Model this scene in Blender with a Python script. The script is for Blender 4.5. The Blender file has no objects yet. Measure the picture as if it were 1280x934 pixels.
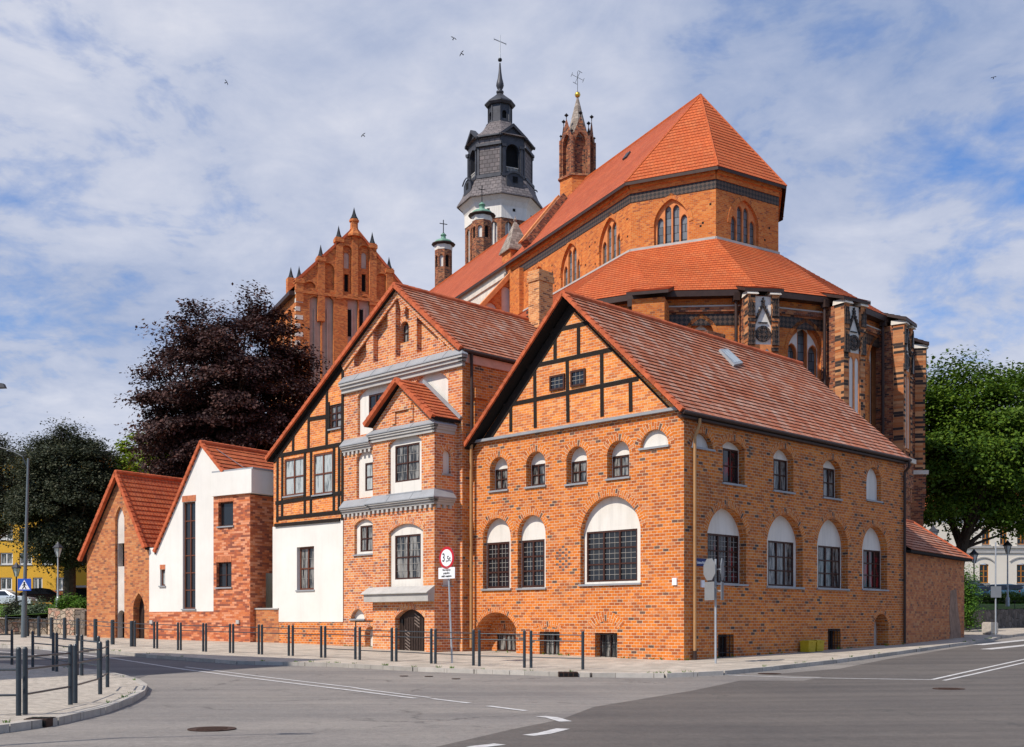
import bpy, bmesh, math, random
import numpy as np
from mathutils import Vector, Matrix
from mathutils.geometry import tessellate_polygon
R = math.radians
random.seed(7)
scene = bpy.context.scene
COL = scene.collection

# ------------------------------------------------------------------ camera
ZC, FPX, YH = 1.5, 1427.0, 778.0
cam_d = bpy.data.cameras.new('camera')
cam = bpy.data.objects.new('camera', cam_d); COL.objects.link(cam)
cam.location = (0, 0, ZC); cam.rotation_euler = (R(90), 0, 0)
cam_d.sensor_width = 36; cam_d.lens = 36*FPX/1280; cam_d.shift_y = (YH-467)/1280
cam_d.clip_start = .1; cam_d.clip_end = 3000
scene.camera = cam

# ------------------------------------------------------------------ sky and sun
SUN_H = Vector((-.79, -.61)).normalized(); SUN_EL = R(47)
to_sun = Vector((SUN_H.x*math.cos(SUN_EL), SUN_H.y*math.cos(SUN_EL), math.sin(SUN_EL)))
world = bpy.data.worlds.new('World'); scene.world = world; world.use_nodes = True
nt = world.node_tree; N = nt.nodes; L = nt.links; N.clear()
sky = N.new('ShaderNodeTexSky'); sky.sky_type = 'NISHITA'; sky.sun_disc = False
sky.sun_elevation = SUN_EL; sky.sun_rotation = math.atan2(to_sun.x, to_sun.y)
sky.air_density = 1.2; sky.dust_density = 1.0; sky.ozone_density = 2.0
tc = N.new('ShaderNodeTexCoord')
sep = N.new('ShaderNodeSeparateXYZ'); L.new(tc.outputs['Generated'], sep.inputs[0])
def wmath(op, a, b=None, clamp=False):
    m = N.new('ShaderNodeMath'); m.operation = op; m.use_clamp = clamp
    for i, v in enumerate((a, b)):
        if v is None: continue
        if isinstance(v, (int, float)): m.inputs[i].default_value = v
        else: L.new(v, m.inputs[i])
    return m.outputs[0]
zz = wmath('ADD', wmath('MAXIMUM', sep.outputs[2], 0.0), .22)
cx = wmath('DIVIDE', sep.outputs[0], zz); cy = wmath('DIVIDE', sep.outputs[1], zz)
cmb = N.new('ShaderNodeCombineXYZ'); L.new(cx, cmb.inputs[0]); L.new(cy, cmb.inputs[1])
def wnoise(scale, det, rough, loc, dist=0.0, sc=(1, 1, 1), rot=0.0):
    mp = N.new('ShaderNodeMapping'); mp.inputs['Location'].default_value = loc
    mp.inputs['Scale'].default_value = sc; mp.inputs['Rotation'].default_value = (0, 0, rot)
    L.new(cmb.outputs[0], mp.inputs[0])
    n = N.new('ShaderNodeTexNoise'); n.inputs['Scale'].default_value = scale
    n.inputs['Detail'].default_value = det; n.inputs['Roughness'].default_value = rough
    n.inputs['Distortion'].default_value = dist
    L.new(mp.outputs[0], n.inputs['Vector']); return n.outputs['Fac']
n1 = wnoise(1.5, 9, .58, (3.1, 1.7, 0), .35, (1, .8, 1), .5)
n2 = wnoise(5.0, 6, .6, (8.2, 2.0, 0), .5)
n3 = wnoise(1.1, 4, .5, (1.0, 6.0, 0), .2)
n4 = wnoise(13.0, 5, .6, (2.2, 9.0, 0), .3)
cov = wmath('ADD', wmath('ADD', wmath('MULTIPLY', n1, .62), wmath('MULTIPLY', n2, .26)), wmath('MULTIPLY', n4, .12))
cov = wmath('SUBTRACT', cov, wmath('MULTIPLY', wmath('MULTIPLY', sep.outputs[1], -1.6, True), .10))      # unseen clouds behind the camera thinned to dim the fill light
rmp = N.new('ShaderNodeValToRGB'); L.new(cov, rmp.inputs[0])
rmp.color_ramp.elements[0].position = .355; rmp.color_ramp.elements[0].color = (0, 0, 0, 1)
rmp.color_ramp.elements[1].position = .47; rmp.color_ramp.elements[1].color = (1, 1, 1, 1)
shd = N.new('ShaderNodeValToRGB')
L.new(wmath('ADD', wmath('ADD', wmath('MULTIPLY', n3, .42), wmath('MULTIPLY', n1, .25)), wmath('ADD', wmath('MULTIPLY', n2, .23), wmath('MULTIPLY', n4, .10))), shd.inputs[0])
e = shd.color_ramp.elements
e[0].position = .40; e[0].color = (3.3, 4.3, 6.7, 1); e[1].position = .61; e[1].color = (8.3, 8.5, 9.5, 1)
mixc = N.new('ShaderNodeMix'); mixc.data_type = 'RGBA'
cf = wmath('MULTIPLY', rmp.outputs[0], .95)
L.new(cf, mixc.inputs['Factor'])
skb = N.new('ShaderNodeMix'); skb.data_type = 'RGBA'; skb.blend_type = 'MULTIPLY'; skb.inputs['Factor'].default_value = 1
L.new(sky.outputs[0], skb.inputs[6]); skb.inputs[7].default_value = (.6, 1.1, 1.8, 1)
L.new(skb.outputs[2], mixc.inputs[6]); L.new(shd.outputs[0], mixc.inputs[7])
bg = N.new('ShaderNodeBackground'); bg.inputs[1].default_value = .08
L.new(mixc.outputs[2], bg.inputs[0])
wo = N.new('ShaderNodeOutputWorld'); L.new(bg.outputs[0], wo.inputs[0])

sun_d = bpy.data.lights.new('sun', 'SUN'); sun_d.energy = 4.4; sun_d.angle = R(.6); sun_d.color = (1, .93, .83)
sun = bpy.data.objects.new('sun', sun_d); COL.objects.link(sun)
sun.rotation_euler = to_sun.to_track_quat('Z', 'Y').to_euler(); sun.location = (0, 0, 60)
scene.view_settings.view_transform = 'Standard'; scene.view_settings.look = 'None'
scene.view_settings.exposure = 0.13; scene.view_settings.gamma = 1
scene.cycles.use_denoising = True
scene.cycles.max_bounces = 5; scene.cycles.diffuse_bounces = 3

# ------------------------------------------------------------------ materials
def newmat(name):
    m = bpy.data.materials.new(name); m.use_nodes = True
    nt = m.node_tree; b = nt.nodes['Principled BSDF']
    b.inputs['Roughness'].default_value = .85
    b.inputs['Specular IOR Level'].default_value = .25
    return m, nt, b
def nd(nt, t, **kw):
    n = nt.nodes.new(t)
    for k, v in kw.items(): setattr(n, k, v)
    return n
def noise(nt, vec, scale, det=4, rough=.55, dist=0):
    n = nd(nt, 'ShaderNodeTexNoise'); n.inputs['Scale'].default_value = scale
    n.inputs['Detail'].default_value = det; n.inputs['Roughness'].default_value = rough; n.inputs['Distortion'].default_value = dist
    if vec is not None: nt.links.new(vec, n.inputs['Vector'])
    return n
def ramp(nt, fac, stops, interp='LINEAR'):
    r = nd(nt, 'ShaderNodeValToRGB'); cr = r.color_ramp; cr.interpolation = interp
    while len(cr.elements) < len(stops): cr.elements.new(.5)
    for el, (p, c) in zip(cr.elements, stops):
        el.position = p; el.color = (*c, 1) if len(c) == 3 else c
    nt.links.new(fac, r.inputs[0]); return r.outputs[0]
def mix(nt, fac, a, b, mode='MIX'):
    m = nd(nt, 'ShaderNodeMix', data_type='RGBA', blend_type=mode)
    for s, v in ((m.inputs['Factor'], fac), (m.inputs[6], a), (m.inputs[7], b)):
        if isinstance(v, (int, float)): s.default_value = v
        elif isinstance(v, tuple): s.default_value = (*v, 1) if len(v) == 3 else v
        else: nt.links.new(v, s)
    return m.outputs[2]
def mth(nt, op, a, b=0.0, clamp=False):
    m = nd(nt, 'ShaderNodeMath', operation=op, use_clamp=clamp)
    for i, v in enumerate((a, b)):
        if isinstance(v, (int, float)): m.inputs[i].default_value = v
        else: nt.links.new(v, m.inputs[i])
    return m.outputs[0]
def bump(nt, b, h, strength=.4, dist=.02):
    n = nd(nt, 'ShaderNodeBump'); n.inputs['Strength'].default_value = strength; n.inputs['Distance'].default_value = dist
    nt.links.new(h, n.inputs['Height']); nt.links.new(n.outputs[0], b.inputs['Normal'])
def uvn(nt): return nd(nt, 'ShaderNodeUVMap').outputs[0]
def objc(nt):
    g_ = nd(nt, 'ShaderNodeNewGeometry'); return g_.outputs['Position']

def brick_mat(name, cols, mortar, bw=.25, rh=.105, ms=.007, patch=.5, warp=.012, dirt=(.25, .16, .10), dirt_amt=.25, bump_s=.5, smooth_m=.3, yellow=None):
    """cols: ramp stops for the per-brick random value"""
    m, nt, b = newmat(name)
    uv = uvn(nt)
    wn = noise(nt, uv, 2.2, 3); wv = nd(nt, 'ShaderNodeVectorMath', operation='MULTIPLY_ADD')
    nt.links.new(wn.outputs['Color'], wv.inputs[0]); wv.inputs[1].default_value = (warp, warp, 0); nt.links.new(uv, wv.inputs[2])
    br = nd(nt, 'ShaderNodeTexBrick'); br.offset = .5; br.squash = 1; br.squash_frequency = 2
    nt.links.new(wv.outputs[0], br.inputs['Vector'])
    br.inputs['Scale'].default_value = 1; br.inputs['Brick Width'].default_value = bw; br.inputs['Row Height'].default_value = rh
    br.inputs['Mortar Size'].default_value = ms; br.inputs['Mortar Smooth'].default_value = smooth_m; br.inputs['Bias'].default_value = 0
    br.inputs['Color1'].default_value = (0, 0, 0, 1); br.inputs['Color2'].default_value = (1, 1, 1, 1); br.inputs['Mortar'].default_value = (.5, .5, .5, 1)
    sp = nd(nt, 'ShaderNodeSeparateXYZ'); nt.links.new(wv.outputs[0], sp.inputs[0])
    row = mth(nt, 'FLOOR', mth(nt, 'DIVIDE', sp.outputs[1], rh))
    off = mth(nt, 'MULTIPLY', mth(nt, 'SUBTRACT', 1.0, mth(nt, 'FLOORED_MODULO', row, 2.0)), bw*.5)
    colm = mth(nt, 'FLOOR', mth(nt, 'DIVIDE', mth(nt, 'ADD', sp.outputs[0], off), bw))
    cb = nd(nt, 'ShaderNodeCombineXYZ'); nt.links.new(row, cb.inputs[0]); nt.links.new(colm, cb.inputs[1])
    wh = nd(nt, 'ShaderNodeTexWhiteNoise', noise_dimensions='2D'); nt.links.new(cb.outputs[0], wh.inputs['Vector'])
    col = ramp(nt, wh.outputs['Value'], cols)
    pn = noise(nt, uv, .55, 5, .6); pf = ramp(nt, pn.outputs[0], [(.35, (0, 0, 0)), (.65, (1, 1, 1))])
    col = mix(nt, mth(nt, 'MULTIPLY', pf, patch), col, mix(nt, 1.0, col, (.74, .68, .66), 'MULTIPLY'))
    fn = noise(nt, uv, 28, 4, .7)
    col = mix(nt, .35, col, mix(nt, 1.0, col, ramp(nt, fn.outputs[0], [(.3, (.45, .45, .45)), (.7, (1.5, 1.5, 1.5))]), 'MULTIPLY'))
    mn = noise(nt, uv, 5, 4, .6)
    mort = mix(nt, ramp(nt, mn.outputs[0], [(.35, (0, 0, 0)), (.7, (1, 1, 1))]), mortar, tuple(c*.62 for c in mortar))
    col = mix(nt, br.outputs['Fac'], col, mort)
    # soot / damp marks with a shape of their own
    dn = noise(nt, uv, .9, 7, .65, .6); df = ramp(nt, dn.outputs[0], [(.56, (0, 0, 0)), (.74, (1, 1, 1))])
    col = mix(nt, mth(nt, 'MULTIPLY', df, dirt_amt), col, dirt)
    nt.links.new(col, b.inputs['Base Color'])
    h = mth(nt, 'ADD', mth(nt, 'MULTIPLY', br.outputs['Fac'], -1.0), mth(nt, 'MULTIPLY', fn.outputs[0], .5))
    bump(nt, b, h, bump_s, .012)
    return m

def tile_mat(name, c1, c2, c3, gauge, tw=.22, lichen=None, lich_amt=.3, line=(.10, .035, .02), ms=.012, bump_s=.5, wave=True, bigvar=.35):
    m, nt, b = newmat(name); b.inputs['Roughness'].default_value = .75
    uv = uvn(nt)
    br = nd(nt, 'ShaderNodeTexBrick'); br.offset = .5 if not wave else 0.0
    nt.links.new(uv, br.inputs['Vector'])
    for k, v in (('Scale', 1), ('Brick Width', tw), ('Row Height', gauge), ('Mortar Size', ms), ('Mortar Smooth', .2), ('Bias', 0)): br.inputs[k].default_value = v
    br.inputs['Color1'].default_value = (0, 0, 0, 1); br.inputs['Color2'].default_value = (1, 1, 1, 1); br.inputs['Mortar'].default_value = (.5, .5, .5, 1)
    col = ramp(nt, br.outputs['Color'], [(0, c1), (.5, c2), (1, c3)])
    bn = noise(nt, uv, .5, 5, .6)
    col = mix(nt, bigvar, col, mix(nt, 1.0, col, ramp(nt, bn.outputs[0], [(.3, (.55, .55, .55)), (.7, (1.35, 1.3, 1.3))]), 'MULTIPLY'))
    if lichen:
        mp = nd(nt, 'ShaderNodeMapping'); mp.inputs['Scale'].default_value = (1.6, .9, 1); nt.links.new(uv, mp.inputs[0])
        ln = noise(nt, mp.outputs[0], 1.1, 9, .78); lf = ramp(nt, ln.outputs[0], [(.47, (0, 0, 0)), (.66, (1, 1, 1))])
        col = mix(nt, mth(nt, 'MULTIPLY', lf, lich_amt), col, lichen)
    col = mix(nt, mth(nt, 'MULTIPLY', br.outputs['Fac'], .8), col, line)
    nt.links.new(col, b.inputs['Base Color'])
    h = mth(nt, 'MULTIPLY', br.outputs['Fac'], -1.0)
    if wave:
        sp = nd(nt, 'ShaderNodeSeparateXYZ'); nt.links.new(uv, sp.inputs[0])
        w = mth(nt, 'SINE', mth(nt, 'MULTIPLY', sp.outputs[0], 2*math.pi/tw)); h = mth(nt, 'ADD', h, mth(nt, 'MULTIPLY', w, .8))
    bump(nt, b, h, bump_s, .02)
    return m

def plain(name, c, rough=.8, metal=0.0, var=.15, scale=3.0, spec=.25, bumpy=0.0, c2=None, world=True, streak=0.0):
    m, nt, b = newmat(name); b.inputs['Roughness'].default_value = rough; b.inputs['Metallic'].default_value = metal; b.inputs['Specular IOR Level'].default_value = spec
    n = noise(nt, objc(nt) if world else nd(nt, 'ShaderNodeTexCoord').outputs['Object'], scale, 6, .65)
    lo = c2 if c2 else tuple(x*(1-var) for x in c); hi = c if c2 else tuple(min(1, x*(1+var)) for x in c)
    nt.links.new(ramp(nt, n.outputs[0], [(.3, lo), (.7, hi)]), b.inputs['Base Color'])
    if bumpy: bump(nt, b, n.outputs[0], bumpy, .01)
    if streak:
        mp = nd(nt, 'ShaderNodeMapping'); mp.inputs['Scale'].default_value = (3.5, 3.5, .35); nt.links.new(objc(nt), mp.inputs[0])
        sn = noise(nt, mp.outputs[0], 1.0, 6, .7); s2 = noise(nt, objc(nt), .8, 6, .7)
        f = mth(nt, 'MULTIPLY', ramp(nt, sn.outputs[0], [(.48, (0, 0, 0)), (.72, (1, 1, 1))]), streak); src = b.inputs['Base Color'].links[0].from_socket
        o_ = mix(nt, f, src, tuple(x*.62 for x in c)); o_ = mix(nt, mth(nt, 'MULTIPLY', ramp(nt, s2.outputs[0], [(.5, (0, 0, 0)), (.7, (1, 1, 1))]), streak*.6), o_, (c[0]*.8, c[1]*.74, c[2]*.64)); nt.links.new(o_, b.inputs['Base Color'])
    return m

M = {}
OR = [(0, (.12, .07, .06)), (.03, (.18, .085, .055)), (.06, (.34, .09, .03)), (.25, (.50, .118, .022)), (.5, (.62, .158, .018)), (.85, (.70, .20, .025)), (1, (.58, .205, .08))]
M['brick_orange'] = brick_mat('orange monk brick', OR, (.76, .58, .38), patch=.6, dirt_amt=.24, ms=.0092)
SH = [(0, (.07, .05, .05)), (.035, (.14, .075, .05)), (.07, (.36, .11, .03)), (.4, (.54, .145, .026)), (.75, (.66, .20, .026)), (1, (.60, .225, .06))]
M['brick_brown_shade'] = brick_mat('shaded brown monk brick', SH, (.60, .45, .30), patch=.8, dirt_amt=.35, ms=.0092)  # browner brick with the shade of the right-hand walls put into its colour
ST = [(0, (.22, .10, .08)), (.04, (.42, .12, .05)), (.45, (.60, .17, .045)), (.75, (.70, .235, .06)), (1, (.66, .32, .13))]
M['brick_rose'] = brick_mat('rose stair gable brick', ST, (.78, .66, .52), patch=.4, dirt_amt=.15, ms=.0105)
M['brick_panel'] = brick_mat('timber infill brick', [(0, (.48, .14, .045)), (.4, (.68, .19, .04)), (.8, (.80, .27, .05)), (1, (.72, .32, .12))], (.80, .66, .46), patch=.3, dirt_amt=.05, bw=.27, rh=.095)
M['brick_mottled'] = brick_mat('new mottled brick', [(0, (.22, .075, .05)), (.3, (.42, .11, .05)), (.6, (.58, .17, .06)), (.8, (.68, .30, .17)), (1, (.62, .21, .09))], (.38, .19, .12), patch=.1, dirt_amt=0, bw=.30, rh=.10, ms=.004)
M['brick_old'] = brick_mat('weathered old brick', [(0, (.22, .10, .06)), (.15, (.40, .13, .06)), (.6, (.55, .19, .065)), (1, (.58, .26, .11))], (.46, .27, .15), patch=.5, dirt_amt=.3, dirt=(.22, .15, .12))
M['brick_church'] = brick_mat('church brick', [(0, (.34, .095, .035)), (.2, (.54, .145, .032)), (.6, (.62, .175, .032)), (1, (.66, .24, .06))], (.60, .34, .17), patch=.6, dirt_amt=.2, dirt=(.3, .12, .06))
M['brick_nave'] = brick_mat('ambulatory brick', [(0, (.24, .08, .035)), (.15, (.46, .125, .03)), (.6, (.60, .17, .03)), (1, (.64, .23, .05))], (.48, .29, .16), patch=.7, dirt_amt=.3, dirt=(.2, .09, .05))
M['brick_dark'] = brick_mat('sooty church brick', [(0, (.05, .03, .03)), (.35, (.22, .07, .035)), (.7, (.38, .12, .05)), (1, (.42, .2, .09))], (.34, .23, .16), patch=.9, dirt_amt=.6, dirt=(.05, .035, .03))
M['brick_tower'] = brick_mat('gable tower brick', [(0, (.34, .09, .03)), (.5, (.58, .155, .035)), (1, (.62, .23, .06))], (.50, .28, .14), patch=.4, dirt_amt=.1)
M['brick_stripe'] = brick_mat('glazed striped brick', [(0, (.035, .028, .025)), (.3, (.06, .04, .035)), (.36, (.42, .13, .04)), (1, (.62, .32, .15))], (.38, .24, .15), patch=.6, dirt_amt=.55, dirt=(.05, .035, .03), bw=1.1, rh=.15)
M['brick_chimney'] = brick_mat('chimney brick', [(0, (.24, .10, .05)), (.4, (.62, .24, .08)), (1, (.74, .36, .14))], (.78, .60, .38), patch=.5, dirt_amt=.25, dirt=(.25, .17, .08), bw=.27, rh=.09)
M['tile_weathered'] = tile_mat('weathered clay tile', (.34, .100, .048), (.41, .128, .06), (.47, .16, .078), .27, lichen=(.62, .52, .43), lich_amt=.6, bump_s=.6)
M['tile_edge'] = plain('verge tile clay', (.46, .105, .04), .75, var=.35, scale=2.5)
M['tile_new'] = tile_mat('new clay tile', (.44, .095, .035), (.51, .12, .04), (.57, .15, .05), .33, lichen=(.62, .40, .28), lich_amt=.12, bump_s=.6)
M['tile_flat'] = tile_mat('plain church tile', (.45, .090, .024), (.48, .100, .026), (.51, .112, .029), .34, tw=.22, wave=False, lichen=(.50, .24, .11), lich_amt=.25, line=(.26, .045, .016), ms=.013, bump_s=.5)
M['tile_nave'] = tile_mat('long nave tile', (.40, .08, .032), (.44, .092, .034), (.49, .11, .04), .34, tw=.36, wave=False, lichen=(.36, .16, .09), lich_amt=.3, line=(.26, .06, .03), ms=.02, bump_s=.3)
M['slate'] = tile_mat('grey stone shingle', (.18, .14, .115), (.26, .21, .17), (.36, .30, .25), .22, tw=.3, wave=False, line=(.10, .09, .08), lichen=(.5, .45, .38), lich_amt=.3)
M['shingle_dark'] = tile_mat('black tower shingle', (.06, .058, .062), (.085, .08, .085), (.12, .115, .115), .35, tw=.5, wave=False, line=(.03, .03, .03), ms=.03)
M['shingle_grey'] = tile_mat('sunlit tower shingle', (.13, .115, .115), (.16, .14, .14), (.20, .17, .165), .45, tw=.6, wave=False, line=(.06, .05, .05), ms=.05)
M['lead'] = plain('dark lead sheet', (.055, .056, .065), .5, .3, .3, 1.2)
M['plaster'] = plain('white lime plaster', (.74, .70, .64), .9, var=.06, scale=.9, bumpy=.2, c2=(.68, .64, .58), streak=.5)
M['plaster_grey'] = plain('weathered niche plaster', (.66, .60, .54), .9, var=.1, scale=1.2, c2=(.50, .45, .40))
M['plaster_brown'] = plain('beige niche plaster', (.46, .36, .28), .9, var=.15, scale=1.2)
M['plaster_white'] = plain('fresh white render', (.76, .73, .68), .9, scale=.5, c2=(.68, .65, .60), bumpy=.3, streak=.16)
M['timber'] = plain('black tarred timber', (.016, .011, .009), .85, var=.4, scale=9, bumpy=.4)
M['soffit'] = plain('black soffit board', (.012, .010, .010), .9, var=.2)
M['zinc'] = plain('grey zinc flashing', (.30, .31, .325), .55, .15, .12, 1.5, .4)
M['stone_grey'] = plain('grey moulded stone', (.42, .40, .375), .85, var=.12, scale=2)
M['stone_white'] = plain('pale stone cap', (.62, .56, .48), .85, var=.2, scale=2)
M['frame_brown'] = plain('dark brown window frame', (.055, .022, .016), .5, var=.2, scale=6)
M['frame_mid'] = plain('red brown window frame', (.13, .045, .025), .5, var=.2, scale=6)
M['frame_white'] = plain('white window frame', (.7, .7, .68), .5, var=.05)
M['frame_orange'] = plain('ochre window frame', (.40, .16, .03), .5, var=.1)
M['lead_grid'] = plain('pale glazing bar', (.30, .28, .25), .5, var=.1)
M['tracery'] = plain('brick tracery', (.60, .22, .08), .85, var=.25, scale=3)
M['copper'] = plain('green copper', (.16, .30, .22), .6, .1, .3, 2)
M['gold'] = plain('gilded ball', (.70, .48, .08), .3, .9, .05)
M['iron'] = plain('black iron', (.02, .022, .025), .5, .4, .2)
M['rail'] = plain('dark blue grey steel', (.030, .040, .050), .42, .2, .25, 6, .5, world=False)
M['steel'] = plain('galvanised steel', (.42, .44, .46), .45, .4, .12, 8, .5)
M['pipe_tan'] = plain('tan painted downpipe', (.42, .23, .10), .5, .1, .1)
M['pipe_dark'] = plain('dark downpipe', (.05, .03, .025), .5, .2, .2)
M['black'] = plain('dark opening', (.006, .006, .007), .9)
M['concrete'] = plain('grey concrete', (.42, .38, .33), .9, var=.2, scale=6, bumpy=.4)
M['yellow'] = plain('yellow plastic', (.50, .36, .02), .5, var=.1, scale=6)
M['door'] = plain('dark oak door', (.035, .022, .018), .6, var=.3, scale=8)
M['door_light'] = plain('worn oak slat', (.17, .13, .11), .7, var=.3, scale=8)
M['sign_white'] = plain('white sign face', (.78, .78, .80), .45, var=.03)
M['sign_red'] = plain('red sign ring', (.50, .02, .03), .45, var=.05)
M['sign_blue'] = plain('blue sign face', (.02, .08, .42), .45, var=.05)
M['sign_navy'] = plain('navy name plate', (.015, .03, .13), .45, var=.05)
M['sign_back'] = plain('grey sign back', (.22, .23, .24), .5, .2, .06)
M['text_black'] = plain('black lettering', (.02, .02, .02), .6, var=0)
M['text_white'] = plain('white lettering', (.8, .8, .8), .6, var=0)
M['bark'] = plain('bark', (.06, .045, .035), .95, var=.4, scale=4, bumpy=.5)
M['render_yellow'] = plain('ochre wall render', (.66, .38, .045), .9, var=.1, scale=.4)
M['render_cream'] = plain('cream wall render', (.72, .66, .56), .9, var=.06, scale=.3)

def glass_mat(name, base, curtain=None, amt=0.0, rough=.06, scale=3.0):
    m, nt, b = newmat(name); b.inputs['Roughness'].default_value = rough; b.inputs['Specular IOR Level'].default_value = .6
    uv = uvn(nt)
    if curtain:
        mp = nd(nt, 'ShaderNodeMapping'); mp.inputs['Scale'].default_value = (scale, .35, 1); nt.links.new(uv, mp.inputs[0])
        n = noise(nt, mp.outputs[0], 2.0, 5, .7); f = ramp(nt, n.outputs[0], [(.5-amt*.35, (0, 0, 0)), (.58-amt*.2, (1, 1, 1))])
        nt.links.new(mix(nt, f, base, curtain), b.inputs['Base Color'])
    else: b.inputs['Base Color'].default_value = (*base, 1)
    wn = noise(nt, uv, 1.6, 2); bump(nt, b, wn.outputs[0], .06, .05)
    return m
M['glass'] = glass_mat('dark window glass', (.012, .014, .018))
M['glass_curtain'] = glass_mat('glass with net curtain', (.02, .022, .025), (.26, .25, .23), .12)
M['glass_white'] = glass_mat('glass with drawn curtain', (.03, .035, .04), (.42, .45, .44), .45)
M['glass_red'] = glass_mat('glass with red curtain', (.015, .014, .016), (.24, .012, .018), -.05, scale=1.0)
M['glass_lead'] = brick_mat('leaded church glass', [(0, (.10, .115, .13)), (1, (.19, .21, .23))], (.03, .03, .03), bw=.45, rh=.45, ms=.02, patch=0, warp=0, dirt_amt=0, bump_s=.1)
M['glass_lead'].node_tree.nodes['Principled BSDF'].inputs['Roughness'].default_value = .3

def asphalt(name, c, sc=1.0, crack=False):
    m, nt, b = newmat(name); P = objc(nt)
    fn = noise(nt, P, 90, 3, .8); md = noise(nt, P, 6, 5, .65); bn = noise(nt, P, .22, 5, .6)
    col = mix(nt, .5, c, mix(nt, 1.0, c, ramp(nt, fn.outputs[0], [(.25, (.35, .35, .35)), (.75, (1.75, 1.7, 1.65))]), 'MULTIPLY'))
    col = mix(nt, .5, col, mix(nt, 1.0, col, ramp(nt, md.outputs[0], [(.3, (.78, .78, .78)), (.7, (1.22, 1.2, 1.18))]), 'MULTIPLY'))
    gn = noise(nt, P, 22, 3, .8); col = mix(nt, .5, col, mix(nt, 1.0, col, ramp(nt, gn.outputs[0], [(.3, (.62, .62, .62)), (.7, (1.4, 1.4, 1.38))]), 'MULTIPLY'))
    tm = nd(nt, 'ShaderNodeMapping'); tm.inputs['Rotation'].default_value = (0, 0, R(38)); tm.inputs['Scale'].default_value = (.06, 1.1, 1); nt.links.new(P, tm.inputs[0]); tn = noise(nt, tm.outputs[0], 1.0, 3, .5)
    col = mix(nt, .55, col, mix(nt, 1.0, col, ramp(nt, tn.outputs[0], [(.35, (.74, .74, .75)), (.62, (1.16, 1.15, 1.13))]), 'MULTIPLY'))
    col = mix(nt, .7, col, mix(nt, 1.0, col, ramp(nt, bn.outputs[0], [(.3, (.76, .77, .8)), (.7, (1.2, 1.18, 1.14))]), 'MULTIPLY'))
    if crack:
        dn = noise(nt, P, 1.1, 5, .6); va = nd(nt, 'ShaderNodeVectorMath', operation='MULTIPLY_ADD'); nt.links.new(dn.outputs['Color'], va.inputs[0]); va.inputs[1].default_value = (1.6, 1.6, 0); nt.links.new(P, va.inputs[2])
        vv = nd(nt, 'ShaderNodeTexVoronoi'); vv.feature = 'DISTANCE_TO_EDGE'; vv.inputs['Scale'].default_value = .16; nt.links.new(va.outputs[0], vv.inputs['Vector'])
        cf_ = ramp(nt, vv.outputs['Distance'], [(.0, (1, 1, 1)), (.006, (0, 0, 0))]); mk = noise(nt, P, .35, 2); mkf = ramp(nt, mk.outputs[0], [(.44, (0, 0, 0)), (.54, (.8, .8, .8))])
        st = noise(nt, P, .9, 6, .7, .8); col = mix(nt, ramp(nt, st.outputs[0], [(.58, (0, 0, 0)), (.68, (.45, .45, .45))]), col, (.12, .11, .10))
        col = mix(nt, mth(nt, 'MULTIPLY', cf_, mkf), col, (.07, .065, .06))
    nt.links.new(col, b.inputs['Base Color'])
    b.inputs['Roughness'].default_value = .8; bump(nt, b, fn.outputs[0], .35, .004)
    return m
M['asphalt_grey'] = asphalt('worn grey asphalt', (.205, .19, .178), crack=True)
M['asphalt_dark'] = asphalt('newer dark asphalt', (.108, .097, .090), crack=True)
M['asphalt_shade'] = asphalt('street asphalt and shade', (.125, .12, .125))  # dark street tone; on the left street cast shade put into colour
M['road_paint'] = plain('worn road paint', (.62, .61, .60), .8, scale=7, c2=(.36, .34, .33))
def paving(name, c, bw, rh, mort):
    m, nt, b = newmat(name); P = objc(nt)
    mp = nd(nt, 'ShaderNodeMapping'); mp.inputs['Rotation'].default_value = (0, 0, R(42)); nt.links.new(P, mp.inputs[0])
    br = nd(nt, 'ShaderNodeTexBrick'); nt.links.new(mp.outputs[0], br.inputs['Vector'])
    for k, v in (('Scale', 1), ('Brick Width', bw), ('Row Height', rh), ('Mortar Size', .006), ('Mortar Smooth', .2)): br.inputs[k].default_value = v
    br.inputs['Color1'].default_value = (*[x*.82 for x in c], 1); br.inputs['Color2'].default_value = (*[x*1.15 for x in c], 1); br.inputs['Mortar'].default_value = (*mort, 1)
    n = noise(nt, P, 3, 6, .7); f = noise(nt, P, 60, 3, .7)
    col = mix(nt, .6, br.outputs['Color'], mix(nt, 1.0, br.outputs['Color'], ramp(nt, n.outputs[0], [(.3, (.7, .7, .7)), (.7, (1.25, 1.22, 1.2))]), 'MULTIPLY'))
    col = mix(nt, .3, col, mix(nt, 1.0, col, ramp(nt, f.outputs[0], [(.3, (.6, .6, .6)), (.7, (1.4, 1.4, 1.4))]), 'MULTIPLY'))
    nt.links.new(col, b.inputs['Base Color']); bump(nt, b, mth(nt, 'MULTIPLY', br.outputs['Fac'], -1.0), .4, .006)
    return m
M['paving'] = paving('concrete paving', (.43, .385, .33), .20, .10, (.20, .16, .11))
M['paving_warm'] = paving('sandy slab paving', (.42, .37, .31), .5, .5, (.22, .18, .13))
M['kerb'] = paving('kerb stone', (.40, .37, .33), 1.0, 1.0, (.15, .13, .11))
M['grass'] = plain('mown grass', (.10, .20, .02), .95, scale=4, c2=(.045, .10, .012), bumpy=.6)
M['ground'] = plain('bare ground', (.22, .19, .15), .95, var=.2, scale=.5)
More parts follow.
